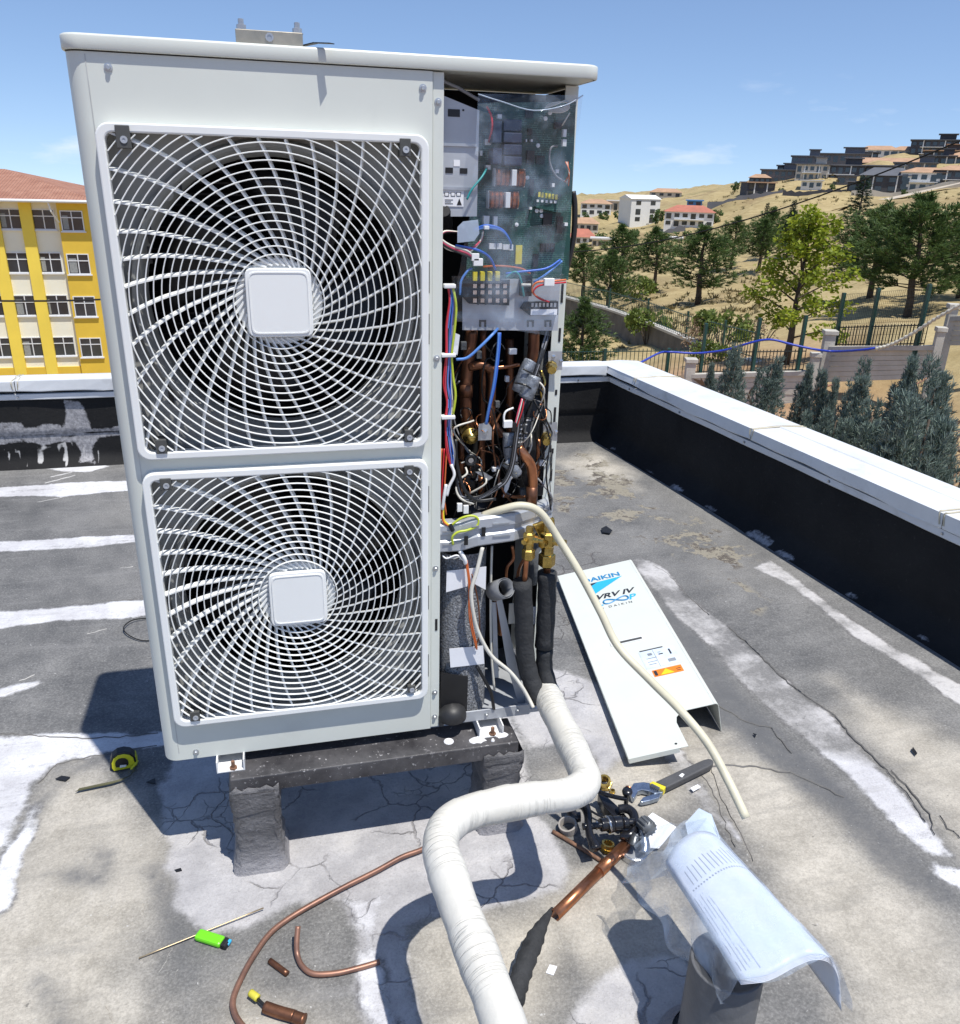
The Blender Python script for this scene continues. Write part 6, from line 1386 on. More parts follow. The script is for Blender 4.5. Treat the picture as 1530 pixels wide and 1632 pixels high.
for k, (kd, px, pt, d, wd, lb) in enumerate([
    ('cyC', 1196, 556, 14.5, 1.0, 'widest blue grey cypress, left in the row behind the right parapet'), ('cyB', 1160, 585, 15.5, .9, 'short blue grey cypress left of the widest one'),
    ('cyA', 1258, 578, 14.0, 1.0, 'bushy cypress before the narrow pier'), ('cyB', 1322, 588, 13.5, .95, 'slim cypress under the tall pier'), ('cyB', 1350, 598, 13.3, .8, 'thin cypress right of the slim one'),
    ('cyB', 1372, 612, 13.2, .7, 'smallest thin cypress with gaps'), ('cyC', 1412, 588, 12.6, .95, 'dense dark cypress below the plank wall'), ('cyB', 1492, 578, 11.6, 1.0, 'cypress with a bare leaning stem'), ('cyC', 1540, 585, 11.0, 1.0, 'dark cypress cut by the right picture edge'),
    ('cyC', 1448, 660, 10.8, 1.15, 'low shaded cypress right behind the parapet'), ('cyA', 1508, 640, 9.8, 1.2, 'broad shaded cypress low at the right picture edge'), ('cyC', 1385, 668, 11.6, 1.0, 'low dark cypress in the shade below the dense one'), ('cyA', 1474, 668, 10.2, 1.1, 'low cypress between the two shaded ones at the right'), ('cyB', 1420, 680, 11.0, 1.2, 'small low cypress touching the shaded one on its left'), ('cyC', 1545, 660, 9.2, 1.1, 'lowest dark cypress in the right corner behind the parapet'), ('cyA', 1345, 672, 12.4, 1.0, 'short cypress standing in front of the thin ones')]):
    plant(kd, px, pt, d, lb, 'tree', 'cypress_tree', wide=wd, grp=gc)
plant('dry', 1120, 615, 17, 'dry brown bush behind the right parapet, left of the cypresses', 'shrub', 'shrub', wide=1.0)
plant('dry', 1395, 640, 16, 'dry leafless shrub between the thin cypresses', 'shrub', 'shrub', wide=.9)
plant('dry', 1462, 620, 15, 'dry tangle on the red earth between the dark cypresses', 'shrub', 'shrub', wide=.9)

# more dark villas closing the row along the crest
house('grey villa between the long fin roofed house and the tan villa', 1366, 247, 1392, 266, 372, 'h_dark', 'r_dark', 'flat', 2, cols=3, accent='balcony')
house('dark stepped house behind the white fronted terrace', 1240, 268, 1278, 290, 340, 'h_dark', 'r_dark', 'flat', 2, cols=4, accent='none')
house('dark villa under the hilltop building', 1476, 246, 1520, 268, 372, 'h_dark', 'r_tan', 'flat', 2, cols=5, accent='balcony')
house('low dark row house in front of the long terrace', 1384, 268, 1432, 284, 325, 'h_dark', 'h_grey', 'flat', 1, cols=6, accent='none')
house('grey row house under the long terrace, right half', 1430, 264, 1480, 282, 325, 'h_grey', 'r_dark', 'flat', 2, cols=6, accent='stripe')
# dry scrub speckling the hillside
rs = random.Random(5); vs, fs = [], []
for i in range(2600):
    d = math.exp(rs.uniform(math.log(45), math.log(330))); px = rs.uniform(880, 1560); p = PD(px, 400, d); z = TZ(p.x, p.y)
    if math.sin(p.x * .09) + math.cos(p.y * .07 + 1) < -.1: continue
    s_ = rs.uniform(.15, .6) * (.5 + d / 260); c_ = Vector((p.x, p.y, z))
    for k in range(9):
        u = (rv3(rs) + Vector((0, 0, 1.0))).normalized(); sd = u.cross(rv3(rs)).normalized() * s_ * .22; b0 = c_ + Vector((rs.uniform(-1, 1), rs.uniform(-1, 1), 0)) * s_ * .6; n_ = len(vs)
        vs += [b0 - sd, b0 + sd, b0 + u * s_]; fs.append((n_, n_ + 1, n_ + 2))
me = bpy.data.meshes.new('hillside_scrub'); me.from_pydata([tuple(v) for v in vs], [], fs)
kind(link('hillside_scrub', me, leafmat('scrub_leaves', (.09, .085, .035), (.30, .24, .12), .15, .8)), 'stuff')
# ============================================================ ON THE ROOF
# ------------------------------------------------------------ the stand under the unit
m, t, b, o = nt('bitumen_wrapped_post'); q = NB(t); tc = q.n('ShaderNodeTexCoord').outputs['Object']
nB = q.noise(tc, 14, 8, .7); nC = q.noise(tc, 70, 6, .7)
sp = q.n('ShaderNodeSeparateXYZ'); t.links.new(tc, sp.inputs[0])
cc = q.mix(q.rng(nB, .3, .7), (.075, .073, .076, 1), (.18, .175, .18, 1)); cc = q.mix(q.rng(nC, .6, .7, 0, .5), cc, (.34, .33, .34, 1))
cc = q.mix(q.rng(q.math('ADD', sp.outputs[2], q.math('MULTIPLY', q.math('SUBTRACT', nB, .5), .16)), -.21, -.285, 0, .9), cc, (.30, .29, .30, 1))
t.links.new(cc, b.inputs['Base Color']); b.inputs['Roughness'].default_value = .55
mp = q.n('ShaderNodeMapping', {'Scale': (9, 9, 22)}); t.links.new(tc, mp.inputs['Vector']); nW = q.noise(mp.outputs[0], 1.0, 5, .6)
bp = q.n('ShaderNodeBump', {'Strength': .95, 'Distance': .016, 'Height': q.math('ADD', q.math('MULTIPLY', nW, .7), q.math('ADD', q.math('MULTIPLY', nB, .8), q.math('MULTIPLY', nC, .3)))}); t.links.new(bp.outputs[0], b.inputs['Normal']); M['wrap_post'] = m
m, t, b, o = nt('black_beam_paint'); q = NB(t); tc = q.n('ShaderNodeTexCoord').outputs['Object']
cc = q.mix(q.rng(q.noise(tc, 8, 7, .7), .35, .7), (.022, .021, .024, 1), (.10, .096, .10, 1)); cc = q.mix(q.rng(q.noise(tc, 120, 5, .65), .635, .67, 0, .7), cc, (.50, .49, .49, 1)); cc = q.mix(q.rng(q.noise(tc, 30, 7, .75), .60, .68, 0, .4), cc, (.28, .27, .28, 1))
t.links.new(cc, b.inputs['Base Color']); b.inputs['Roughness'].default_value = .42; M['beam'] = m
ST = thing('unit_stand', 'black spattered steel stand on grey wrapped posts under the outdoor unit', 'stand', (.48, .1, ZR))
MB().bx(.147, .828, -.056, .045, -.074, -.0305).obj('front_beam', M['beam'], ST, bev=.003)
MB().bx(.147, .828, .24, .31, -.074, -.0305).obj('rear_beam', M['beam'], ST, bev=.003)
def post(x0, x1, y0, y1, seed):
    rows = []; r = random.Random(seed); n = 28
    for i in range(15):
        f_ = i / 14; z = ZR - .004 + (-.075 - ZR + .010) * f_; fl = .016 * max(0, 1 - f_ * 2.6) ** 2 + (.004 if f_ > .75 else 0); rw = []
        w, d = (x1 - x0) + 2 * fl, (y1 - y0) + 2 * fl
        pl = rrect(w, d, .014 + fl * .8, 6)
        rw = [Vector(((x0 + x1) / 2 + a + .0035 * math.sin(i * 2.3 + k * .9 + seed) + r.uniform(-.0015, .0015), (y0 + y1) / 2 + c + .0022 * math.cos(i * 1.9 + k * 1.3), z)) for k, (a, c) in enumerate(pl)]
        rows.append(rw + rw[:1])
    return MB().grid(rows).obj('post', M['wrap_post'], ST, smooth=True)
post(.146, .250, -.060, .06, 1); post(.742, .838, -.056, .07, 2); post(.15, .25, .225, .325, 3); post(.742, .838, .225, .325, 4)
for x0, x1, s_ in ((.143, .253, 5), (.739, .842, 6)):
    rows = []
    for i in range(9):
        x = x0 + (x1 - x0) * i / 8; lo = -.092 - .006 * math.sin(i * 1.9 + s_); rows.append([Vector((x, -.0585, lo)), Vector((x, -.0605, -.085)), Vector((x, -.060, -.068)), Vector((x, -.0585, -.058 + .006 * math.sin(i * 2.7 + s_)))])
    MB().grid(rows).obj('membrane_flap', M['wrap_post'], ST, smooth=True, thick=.0015)
MB().lathe([(.0001, .002), (.010, .0025), (.012, .001), (.0125, 0)], (.66, -.02, -.0304), n=12).obj('paint_blob', M['paper'], ST)
def blob(px, py, y, rx, rz_, par, m, nm, z=None, seed=0):
    r = random.Random(seed); c = PY(px, py, y); z = z if z is not None else c.z
    top = [(c.x + rx * math.cos(w) * r.uniform(.7, 1.15), y + rz_ * math.sin(w) * r.uniform(.7, 1.15)) for w in np.linspace(0, 2 * math.pi, 15)[:-1]]
    vs = [Vector((a, b_, z)) for a, b_ in top] + [Vector((c.x + (a - c.x) * .6, y + (b_ - y) * .6, z + .006)) for a, b_ in top] + [Vector((c.x, y, z + .007))]
    n = len(top); fs = [(k, (k + 1) % n, n + (k + 1) % n, n + k) for k in range(n)] + [(n + k, n + (k + 1) % n, 2 * n) for k in range(n)]
    return MB().add(vs, fs).obj(nm, m, par, smooth=True)
blob(762, 1166, -.03, .022, .014, ST, M['paper'], 'mortar_lump', -.0304, 3); blob(800, 1160, -.025, .018, .010, ST, M['paper'], 'mortar_lump', -.0304, 5); blob(786, 1164, -.04, .006, .004, ST, M['paper'], 'mortar_lump', -.0304, 8)

# ------------------------------------------------------------ wrapped pipe bundle
m, t, b, o = nt('white_pipe_tape'); q = NB(t); tc = q.n('ShaderNodeTexCoord').outputs['Object']; uvn = q.n('ShaderNodeUVMap').outputs[0]
cc = q.mix(q.rng(q.noise(tc, 6, 6, .6), .3, .7), (.61, .585, .52, 1), (.70, .68, .625, 1)); cc = q.mix(q.rng(q.noise(tc, 16, 6, .7), .6, .75, 0, .2), cc, (.5, .46, .40, 1))
t.links.new(cc, b.inputs['Base Color']); b.inputs['Roughness'].default_value = .42
mpp = q.n('ShaderNodeMapping', {'Scale': (14.0, 7.0, 1.0), 'Rotation': (0, 0, .35)}); t.links.new(uvn, mpp.inputs['Vector']); nn1 = q.noise(mpp.outputs[0], 3.0, 5, .55)
mpq = q.n('ShaderNodeMapping', {'Scale': (30.0, 1.5, 1.0), 'Rotation': (0, 0, -.12)}); t.links.new(uvn, mpq.inputs['Vector']); nn2 = q.noise(mpq.outputs[0], 2.0, 4, .55)
bp = q.n('ShaderNodeBump', {'Strength': .5, 'Distance': .006, 'Height': q.math('SUBTRACT', q.math('MULTIPLY', nn1, .5), q.math('MULTIPLY', q.rng(q.math('ABSOLUTE', q.math('SUBTRACT', nn2, .5)), 0, .05, 1, 0), q.rng(q.noise(tc, 9, 3, .5), .45, .62)))}); t.links.new(bp.outputs[0], b.inputs['Normal']); M['tape'] = m
PB = thing('pipe_bundle', 'thick white taped refrigerant pipe bundle bending down from the unit in two bends', 'pipe', (.88, 0, .1))
path = [(870, 1098, -.005), (882, 1130, -.06), (903, 1180, -.17)]
pp = [PY(*p) for p in path] + [Vector((.899, -.315, .066)), Vector((.868, -.362, .066)), Vector((.80, -.385, .073)), Vector((.70, -.408, .088)), Vector((.60, -.430, .105)), Vector((.553, -.474, .113)), Vector((.547, -.540, .112))]
P_ = [PY(870, 1102, -.01), PY(884, 1135, -.09), PY(908, 1183, -.20), PY(926, 1222, -.29)]
def atd(px, py, h): return G(px, py, h)
bend = [atd(932, 1248, .372), atd(905, 1266, .368), atd(860, 1272, .367), atd(800, 1282, .372), atd(745, 1296, .385), atd(712, 1318, .402), atd(702, 1352, .412), atd(716, 1400, .415), atd(735, 1455, .415), atd(764, 1530, .410), atd(800, 1625, .400), atd(815, 1680, .395), atd(840, 1780, .39)]
cp_ = cr(P_ + bend, 22)
n_ = 28; rows = []; L_ = 0; uvs = []
T_ = []
for i, p in enumerate(cp_):
    T_.append((cp_[min(i + 1, len(cp_) - 1)] - cp_[max(i - 1, 0)]).normalized())
a = T_[0].orthogonal().normalized()
for i, p in enumerate(cp_):
    if i: L_ += (p - cp_[i - 1]).length
    a = (a - T_[i] * a.dot(T_[i])).normalized(); b_ = T_[i].cross(a); rad = (.0328 + .0032 * math.exp(-((i / len(cp_) - .45) / .15) ** 2)) + .0011 * math.sin(L_ * 40) + (-.006 if i == 0 else 0)
    rw = []
    for k in range(n_ + 1):
        w = 2 * math.pi * k / n_; sw = (L_ / .062 + k / n_ + .04 * math.sin(L_ * 17 + w)) % 1.0; rr_ = rad * (1 + .04 * math.sin(2 * w + 1.0) + .010 * math.sin(L_ * 90 + w * 3) * math.sin(L_ * 13 + w) + .030 * max(0, 1 - sw * 1.12))
        rw.append(p + (a * math.cos(w) + b_ * math.sin(w)) * rr_); uvs.append((L_, k / n_ * .3))
    rows.append(rw)
mb = MB().grid(rows); me = mb.mesh('tape_wrap', smooth=True)
uv = me.uv_layers.new(name='UVMap')
for lp in me.loops: uv.data[lp.index].uv = uvs[lp.vertex_index]
link('tape_wrap', me, M['tape'], PB)
def foamtube(pts, r, nm='foam_sleeve'):
    c = cr([PY(*p) for p in pts], 6); return MB().tube(c, [r * (1 + .035 * math.sin(i * 1.7)) for i in range(len(c))], 16).obj(nm, M['foam'], PB, smooth=True)
foamtube([(832, 926, -.002), (835, 985, .0), (837, 1040, .0), (846, 1082, -.005), (862, 1118, -.03)], .0225)
foamtube([(872, 912, .012), (871, 965, .012), (867, 1030, .012)], .0225)
foamtube([(868, 1034, .012), (868, 1065, .008), (878, 1102, -.02)], .0205)
MB().tube([PY(872, 890, .012), PY(872, 915, .012)], .0085, 12).obj('copper_end', M['copper'], PB, smooth=True)
# cream conduit hose, its cut end hanging out over the roof towards us
hz = [PY(770, 822, .02), PY(800, 812, .0), PY(833, 806, -.01), PY(862, 818, -.015)]
e0 = Vector((1.144, -.539, .101))
e1 = PY(892, 862, -.03); 
mid = [PY(925, 915, -.065), PY(957, 975, -.115), PY(985, 1030, -.165), PY(1035, 1083, -.245), PY(1085, 1133, -.335), PY(1128, 1185, -.410), PY(1160, 1243, -.478)]
hc = cr(hz + [e1] + mid + [e0], 8)
tag(MB().tube(hc, .0090, 14).obj('conduit_hose', M['cream'], smooth=True), 'cream flexible hose arching out of the unit over the loose panel, cut end free', 'hose')
tag(MB().tube(cr([PY(769, 872, .0), PY(760, 910, -.008), PY(751, 945, -.012), PY(757, 990, -.012), PY(768, 1020, -.012), PY(785, 1047, -.014), PY(812, 1070, -.018), PY(830, 1092, -.026), PY(842, 1112, -.034), PY(850, 1128, -.05)], 7), .0046, 10).obj('control_cable', M['whitecable'], smooth=True), 'thin cream cable hanging in front of the felt jacket and entering the white pipe wrap', 'cable')
tag(MB().tube(cr([PY(760, 1062, .008), PY(773, 1085, .004), PY(783, 1105, .002), PY(787, 1130, .006)], 6), .0042, 8).obj('control_cable', M['black'], smooth=True), 'short black cable at the lower right of the felt jacket', 'cable')

# ------------------------------------------------------------ the removed service panel
A = G(888, 918, .03); C_ = G(1000, 1207, .03); B_ = G(1003, 890, .10)
u = (C_ - A).normalized(); v = B_ - A; v = (v - u * v.dot(u)).normalized(); nrm = v.cross(u).normalized()
if nrm.z < 0: nrm = -nrm
SP_ = thing('service_panel', 'removed off white service panel with blue lettering lying on the roof beside the unit', 'panel', A)
Lp, Wp, Rp = 1.17, .318, .105
at = lambda s_, w, h=0.0: A + u * s_ + v * w + nrm * h
# outline with the pipe notch at the low end
notch0 = .175
ol_ = [(0, 0), (0, Wp - .012), (Lp - .17, Wp - .012), (Lp - .17, notch0 + .035), (Lp - .165, notch0 + .018), (Lp - .150, notch0 + .006), (Lp - .135, notch0), (Lp, notch0), (Lp, 0)]
ol_ = [(0, 0), (0, Wp - .012), (Lp - .155, Wp - .012), (Lp - .155, notch0 + .05), (Lp - .15, notch0 + .025), (Lp - .135, notch0 + .008), (Lp - .11, notch0), (Lp, notch0), (Lp, 0)]
mb = MB(); mb.prism([at(s_, w) for s_, w in ol_], nrm * -.0016); bd = mb.obj('panel_face', M['casing'], SP_)
rows = []
for i in range(7):
    w_ = math.pi / 2 * i / 6; rows.append([at(s_, Wp - .012 + .012 * math.sin(w_), -.012 + .012 * math.cos(w_)) for s_ in (0, Lp - .155)])
dn = (Vector((0, 0, -1)) + nrm * nrm.z).normalized() if False else -nrm
for h_ in (.04, Rp): rows.append([at(s_, Wp + .002 * h_, -h_) for s_ in (0, Lp - .155)])
MB().grid(rows).obj('panel_return', M['casing'], SP_, thick=.0016)
MB().prism([at(0, 0), at(Lp, 0), at(Lp, 0, -.014), at(0, 0, -.014)], v * .0016).obj('panel_edge', M['casing'], SP_)
MB().prism([at(Lp, 0.002, -.002), at(Lp, notch0 * .85, -.002), at(Lp, notch0 * .85, -.016), at(Lp, 0.002, -.016)], u * -.0016).obj('panel_edge', M['casing'], SP_)
# handle recess
mb = MB(); hs, hw0, hw1 = .585, .088, .206
mb.ring([at(hs - .011, hw0, .0006), at(hs - .011, hw1, .0006), at(hs + .011, hw1, .0006), at(hs + .011, hw0, .0006)], [at(hs - .007, hw0 + .006, .0006), at(hs - .007, hw1 - .006, .0006), at(hs + .007, hw1 - .006, .0006), at(hs + .007, hw0 + .006, .0006)], nrm * .0016); mb.obj('handle_frame', M['grille'], SP_)
MB().prism([at(hs - .007, hw0 + .006, .0004), at(hs - .007, hw1 - .006, .0004), at(hs + .007, hw1 - .006, .0004), at(hs + .007, hw0 + .006, .0004)], nrm * .0006).obj('handle_slot', M['clip'], SP_)
def flat(s0, w0, s1, w1, m, nm, h=.0004, par=None): return MB().prism([at(s0, w0, h), at(s0, w1, h), at(s1, w1, h), at(s1, w0, h)], nrm * .0004).obj(nm, m, par or SP_)
def lettering(txt, s0, w0, size, m, shear=0.0, nm='lettering', h=.0009, xs=1.0, space=1.0, bold=0.0):
    cu = bpy.data.curves.new('txt', 'FONT'); cu.body = txt; cu.size = size; cu.shear = shear; cu.space_character = space; cu.offset = bold; cu.extrude = .0001
    ob = bpy.data.objects.new('txt', cu); COL.objects.link(ob); bpy.context.view_layer.update()
    me = bpy.data.meshes.new_from_object(ob.evaluated_get(bpy.context.evaluated_depsgraph_get())); bpy.data.objects.remove(ob); bpy.data.curves.remove(cu)
    me.materials.clear()
    for vv in me.vertices: x, y, z = vv.co; vv.co = at(s0 - y, w0 + x * xs, h + z)
    return link(nm, me, m, SP_)
pick('cyan_ink', (.03, .42, .72), .5, var=.02); pick('dark_ink', (.03, .032, .04), .5, var=.02); pick('blue_ink', (.02, .22, .45), .5, var=.02); pick('orange_ink', (.80, .22, .02), .5, var=.03); pick('yellow_ink', (.80, .60, .02), .5)
lettering('DAIKIN', .112, .085, .046, M['blue_ink'], .0, xs=1.02, bold=.0012)
MB().prism([at(.128, .100, .0006), at(.120, .245, .0006), at(.225, .100, .0006)], nrm * .0004).obj('logo_triangle', M['cyan_ink'], SP_)
MB().prism([at(.128, .088, .0012), at(.128, .142, .0012), at(.165, .088, .0012)], nrm * .0004).obj('logo_triangle', M['dark_ink'], SP_)
lettering('VRV IV', .262, .105, .048, M['dark_ink'], .35, xs=1.05, bold=.0014)
lettering('L', .312, .10, .052, M['cyan_ink'], .25, bold=.0012); lettering('P', .312, .225, .052, M['cyan_ink'], .25, bold=.0012)
inf = [at(.294 + .017 * math.sin(2 * w) * .9, .178 + .048 * math.cos(w), .0012) for w in np.linspace(0, 2 * math.pi, 41)]
MB().tube(inf, .0032, 5, False).obj('infinity_mark', M['blue_ink'], SP_)
lettering('by DAIKIN', .338, .10, .019, M['dark_ink'], .0, xs=1.0, space=1.6)
# rating label and warning sticker
flat(.668, .165, .772, .285, pick('label_paper', (.66, .74, .84), .5), 'rating_label')
for s0, w0, s1, w1 in ((.662, .17, .667, .25), (.684, .262, .715, .268), (.70, .225, .706, .240), (.686, .19, .70, .205), (.715, .18, .717, .215), (.735, .18, .737, .210), (.75, .18, .752, .205), (.690, .225, .692, .235), (.74, .245, .758, .270)): flat(s0, w0, s1, w1, M['dark_ink'] if s1 - s0 < .01 or w1 - w0 < .01 else pick('grey_ink', (.25, .27, .3), .6), 'label_print', .0009)
flat(.672, .212, .77, .2128, M['dark_ink'], 'label_print', .0009)
flat(.785, .178, .822, .275, M['orange_ink'], 'warning_sticker')
MB().prism([at(.818, .20, .0009), at(.818, .245, .0009), at(.789, .223, .0009)], nrm * .0004).obj('sticker_triangle', M['yellow_ink'], SP_)
flat(.79, .182, .817, .192, M['dark_ink'], 'sticker_print', .0009); flat(.80, .255, .803, .27, M['dark_ink'], 'sticker_print', .0009); flat(.81, .255, .813, .268, M['dark_ink'], 'sticker_print', .0009)
MB().lathe([(.004, 0), (.004, .0005), (.0001, .0005)], at(Lp - .02, .145, 0), nrm, 10).obj('screw_hole', M['black'], SP_)

# ------------------------------------------------------------ tools and scraps
def pgh(pts, h): return [G(a, c, h) for a, c in pts]
def z6(pts, h): return [G(840 + a / 2.942, 1200 + c / 2.942, h) for a, c in pts]
def flatpx(pts, h, th, m, nm, par, bev=0, conv=pgh): return MB().prism(conv(pts, h), (0, 0, -th)).obj(nm, m, par, bev=bev)
def gtube(pts, r, m, nm, par=None, n=10, k=6, conv=None):
    c = cr([G(*p) for p in pts] if conv is None else [G(840 + p[0] / 2.942, 1200 + p[1] / 2.942, p[2]) for p in pts], k)
    return MB().tube(c, r, n).obj(nm, m, par, smooth=True)
WR = thing('adjustable_wrench', 'adjustable wrench with black grip, yellow collar and steel jaw', 'wrench', G(1070, 1240))
flatpx([(600, 134), (720, 78), (825, 31), (850, 25), (868, 28), (876, 40), (868, 54), (850, 64), (770, 104), (652, 162), (640, 150)], .024, .020, pick('grip', (.075, .075, .078), .6, var=.1, bump=.3), 'grip', WR, .004, z6)
flatpx([(574, 141), (590, 131), (652, 157), (640, 172), (612, 160)], .026, .022, M['w_yellow'], 'collar', WR, .002, z6)
flatpx([(484, 186), (487, 160), (500, 140), (545, 135), (576, 140), (642, 170), (636, 186), (600, 190), (572, 178), (540, 172), (520, 178), (512, 196), (500, 212), (490, 206)], .020, .016, M['bluesteel'], 'fixed_jaw', WR, .002, z6)
flatpx([(545, 206), (572, 198), (592, 190), (628, 192), (618, 210), (580, 222), (540, 230), (528, 226)], .018, .013, M['bluesteel'], 'moving_jaw', WR, .002, z6)
MB().tube(z6([(582, 152), (622, 172)], .022), .006, 10).obj('knurl', M['steel'], WR)
for k in range(5): 
    a = 586 + k * 8; MB().tube(z6([(a, 152 + k * 4 - 7), (a - 3, 152 + k * 4 + 7)], .0285), .0012, 5).obj('knurl_ridge', M['clip'], WR)
flatpx([(1082, 1236), (1087, 1232), (1091, 1234), (1087, 1239)], .0246, .0008, M['white'], 'grip_mark', WR)
# flaring tool
FT = thing('flaring_tool', 'black pipe flaring tool with T handle and clamp bar', 'tool', G(960, 1310))
gm_ = pick('gloss_black', (.012, .012, .015), .25, spec=.6, var=.2)
gtube([(262, 240, .085), (272, 252, .082), (285, 290, .078), (288, 345, .072), (296, 390, .066), (312, 425, .060), (322, 452, .055)], [.0095 + .0055 * abs(math.cos(math.pi * i / 36)) ** 3 for i in range(37)], gm_, 't_handle', FT, 12, conv=1)
gtube([(262, 345, .072), (330, 340, .070), (420, 330, .068), (505, 322, .066)], .0085, gm_, 'screw_shaft', FT, 14, conv=1)
for a, c, r in ((345, 372, .016), (378, 395, .021), (402, 440, .0185), (448, 470, .014)):
    gtube([(a, 338 - (a - 345) * .08, .069), (c, 336 - (c - 345) * .08, .068)], r, gm_, 'shaft_collar', FT, 18, conv=1)
gtube([(378, 336, .068), (380, 335.5, .068)], .0222, M['steel'], 'collar_ring', FT, 18, conv=1); gtube([(324, 340, .068), (328, 340, .068)], .0112, M['steel'], 'collar_ring', FT, 14, conv=1)
flatpx([(332, 190), (350, 180), (440, 262), (470, 300), (440, 330), (410, 300), (360, 250)], .040, .030, gm_, 'clamp_bar', FT, .002, z6)
gtube([(335, 182, .055), (380, 198, .060), (440, 212, .066), (470, 214, .068)], .006, gm_, 'clamp_rod', FT, 10, conv=1)
MB().lathe([(.0001, .03), (.012, .03), (.014, .024), (.012, .016), (.006, .014), (.006, -.02)], z6([(466, 216)], .06)[0], n=14).obj('clamp_screw', gm_, FT, smooth=True)
gtube([(430, 265, .05), (470, 262, .055), (500, 290, .055), (505, 350, .05), (480, 385, .045), (440, 385, .04)], .012, gm_, 'yoke', FT, 12, conv=1)
gtube([(200, 232, .03), (205, 270, .03), (225, 298, .028), (250, 300, .028)], .013, gm_, 'swivel_jaw', FT, 12, conv=1)
gtube([(300, 272, .02), (330, 290, .02), (360, 302, .02)], .003, gm_, 'pin', FT, 8, conv=1)
for k in range(4): flatpx([(478 + k * 10, 318 + k), (485 + k * 10, 318 + k), (485 + k * 10, 338 + k), (478 + k * 10, 338 + k)], .050, .05, M['bluesteel'] if k % 2 else gm_, 'bar_tooth', FT, 0, z6)
# pipe cutter
PC = thing('pipe_cutter', 'grey steel pipe cutter with knurled knob beside the copper pipe', 'tool', G(1010, 1350))
gtube([(575, 355, .075), (560, 340, .070), (545, 325, .066)], .0175, pick('knob_grey', (.17, .18, .19), .45, metal=.3), 'knob', PC, 18, conv=1)
for k in range(12):
    w = 2 * math.pi * k / 12; a, c = z6([(577, 357)], .075)[0], z6([(545, 327)], .066)[0]; ax = (c - a).normalized(); s1 = ax.orthogonal().normalized(); s2 = ax.cross(s1); o_ = (s1 * math.cos(w) + s2 * math.sin(w)) * .0175
    MB().tube([a + o_, c + o_], .0022, 5).obj('knob_ridge', M['knob_grey'] if 'knob_grey' in M else gm_, PC)
gtube([(550, 345, .060), (545, 375, .05), (548, 410, .042), (552, 440, .034), (548, 470, .026)], .013, M['bluesteel'], 'frame', PC, 14, conv=1)
gtube([(515, 385, .050), (505, 400, .045), (500, 420, .04), (495, 435, .035)], .012, pick('gunmetal', (.16, .17, .18), .35, metal=.7), 'cutter_head', PC, 12, conv=1)
mb = MB(); c_ = z6([(500, 480)], .001)[0]; mb.lathe([(.034, 0), (.034, .016), (.031, .018), (.028, .016), (.028, 0)], c_, n=30); mb.obj('roller_housing', M['steel'], PC, smooth=False)
MB().lathe([(.0001, .006), (.028, .006)], c_, n=30).obj('housing_floor', M['zinc'], PC)
# brass nuts and rings
def nut(px, py, r, h, label, m='brass', ax=(0, 0, 1), lift=0.0, nm='brass_nut', hole=True):
    T = thing(nm, label, 'nut', G(px, py)); pr = [(r * .55, 0), (r, .0005), (r, h * .5), (r * .86, h * .52), (r * .80, h), (r * .62, h), (r * .58, h * .3)]
    MB().lathe(pr, G(px, py, lift), ax, 6).obj('nut_body', M[m], T); MB().lathe([(r * .60, 0), (r * .84, 0), (r * .84, h * 1.02), (r * .60, h * 1.02), (r * .58, h * .1)], G(px, py, lift), ax, 20).obj('nut_collar', M[m], T); return T
nut(964, 1252, .021, .030, 'large brass flare nut above the black flaring tool', ax=(-.3, -.35, 1), lift=.004); nut(967, 1355, .019, .020, 'brass flare nut between the flaring tool and the copper pipe', ax=(.15, .1, 1), lift=.002); nut(976, 1264, .008, .010, 'tiny brass fitting beside the large brass nut')
tag(MB().lathe([(.008, 0), (.010, .002), (.010, .012), (.007, .014), (.006, .002)], G(999, 1261, .002), (.3, -.2, 1), 14).obj('copper_ring', M['copper'], smooth=True), 'small copper ring touching the wrench jaw', 'ring')
tag(MB().lathe([(.022, 0), (.0235, .002), (.0235, .024), (.0195, .0245), (.0185, .002)], G(906, 1322, .003), (-.25, -.15, 1), 26).obj('tape_ring', mat('grey_tape', (.33, .30, .27), .6), smooth=False), 'grey ring of tape standing left of the flaring tool', 'ring')
# copper pieces
CPp = thing('copper_pipe', 'clean straight copper pipe with open end lying across the tools', 'pipe', G(940, 1400))
a, c = G(884, 1459, .012), G(997, 1347, .016); MB().tube([a, a.lerp(c, .62)], .0125, 18, False).obj('pipe_tube', M['copper'], CPp, smooth=True, thick=.0012); MB().tube([a.lerp(c, .60), c], .0138, 18, False).obj('pipe_socket', M['copper'], CPp, smooth=True, thick=.0012)
MB().tube([a.lerp(c, .55), a.lerp(c, .61)], .0127, 18, False).obj('scorch_band', M['copperdull'], CPp, smooth=True)
tag(gtube([(881, 1325, .006), (918, 1347, .006), (957, 1371, .006)], .0052, M['rust'], 'rusty_rod'), 'thin rusty rod beside the copper pipe', 'rod')
tag(gtube([(700, 1338, .012), (672, 1354, .012), (640, 1366, .014), (600, 1388, .012), (550, 1413, .012), (500, 1440, .010), (460, 1464, .008), (430, 1488, .008), (405, 1522, .008), (385, 1558, .008), (372, 1590, .008), (373, 1612, .008), (384, 1632, .008), (405, 1652, .008), (440, 1676, .008)], .0062, M['copperlen'], 'copper_tube', n=12), 'long bent copper tube curving from the pipe bundle to the bottom of the picture', 'tube')
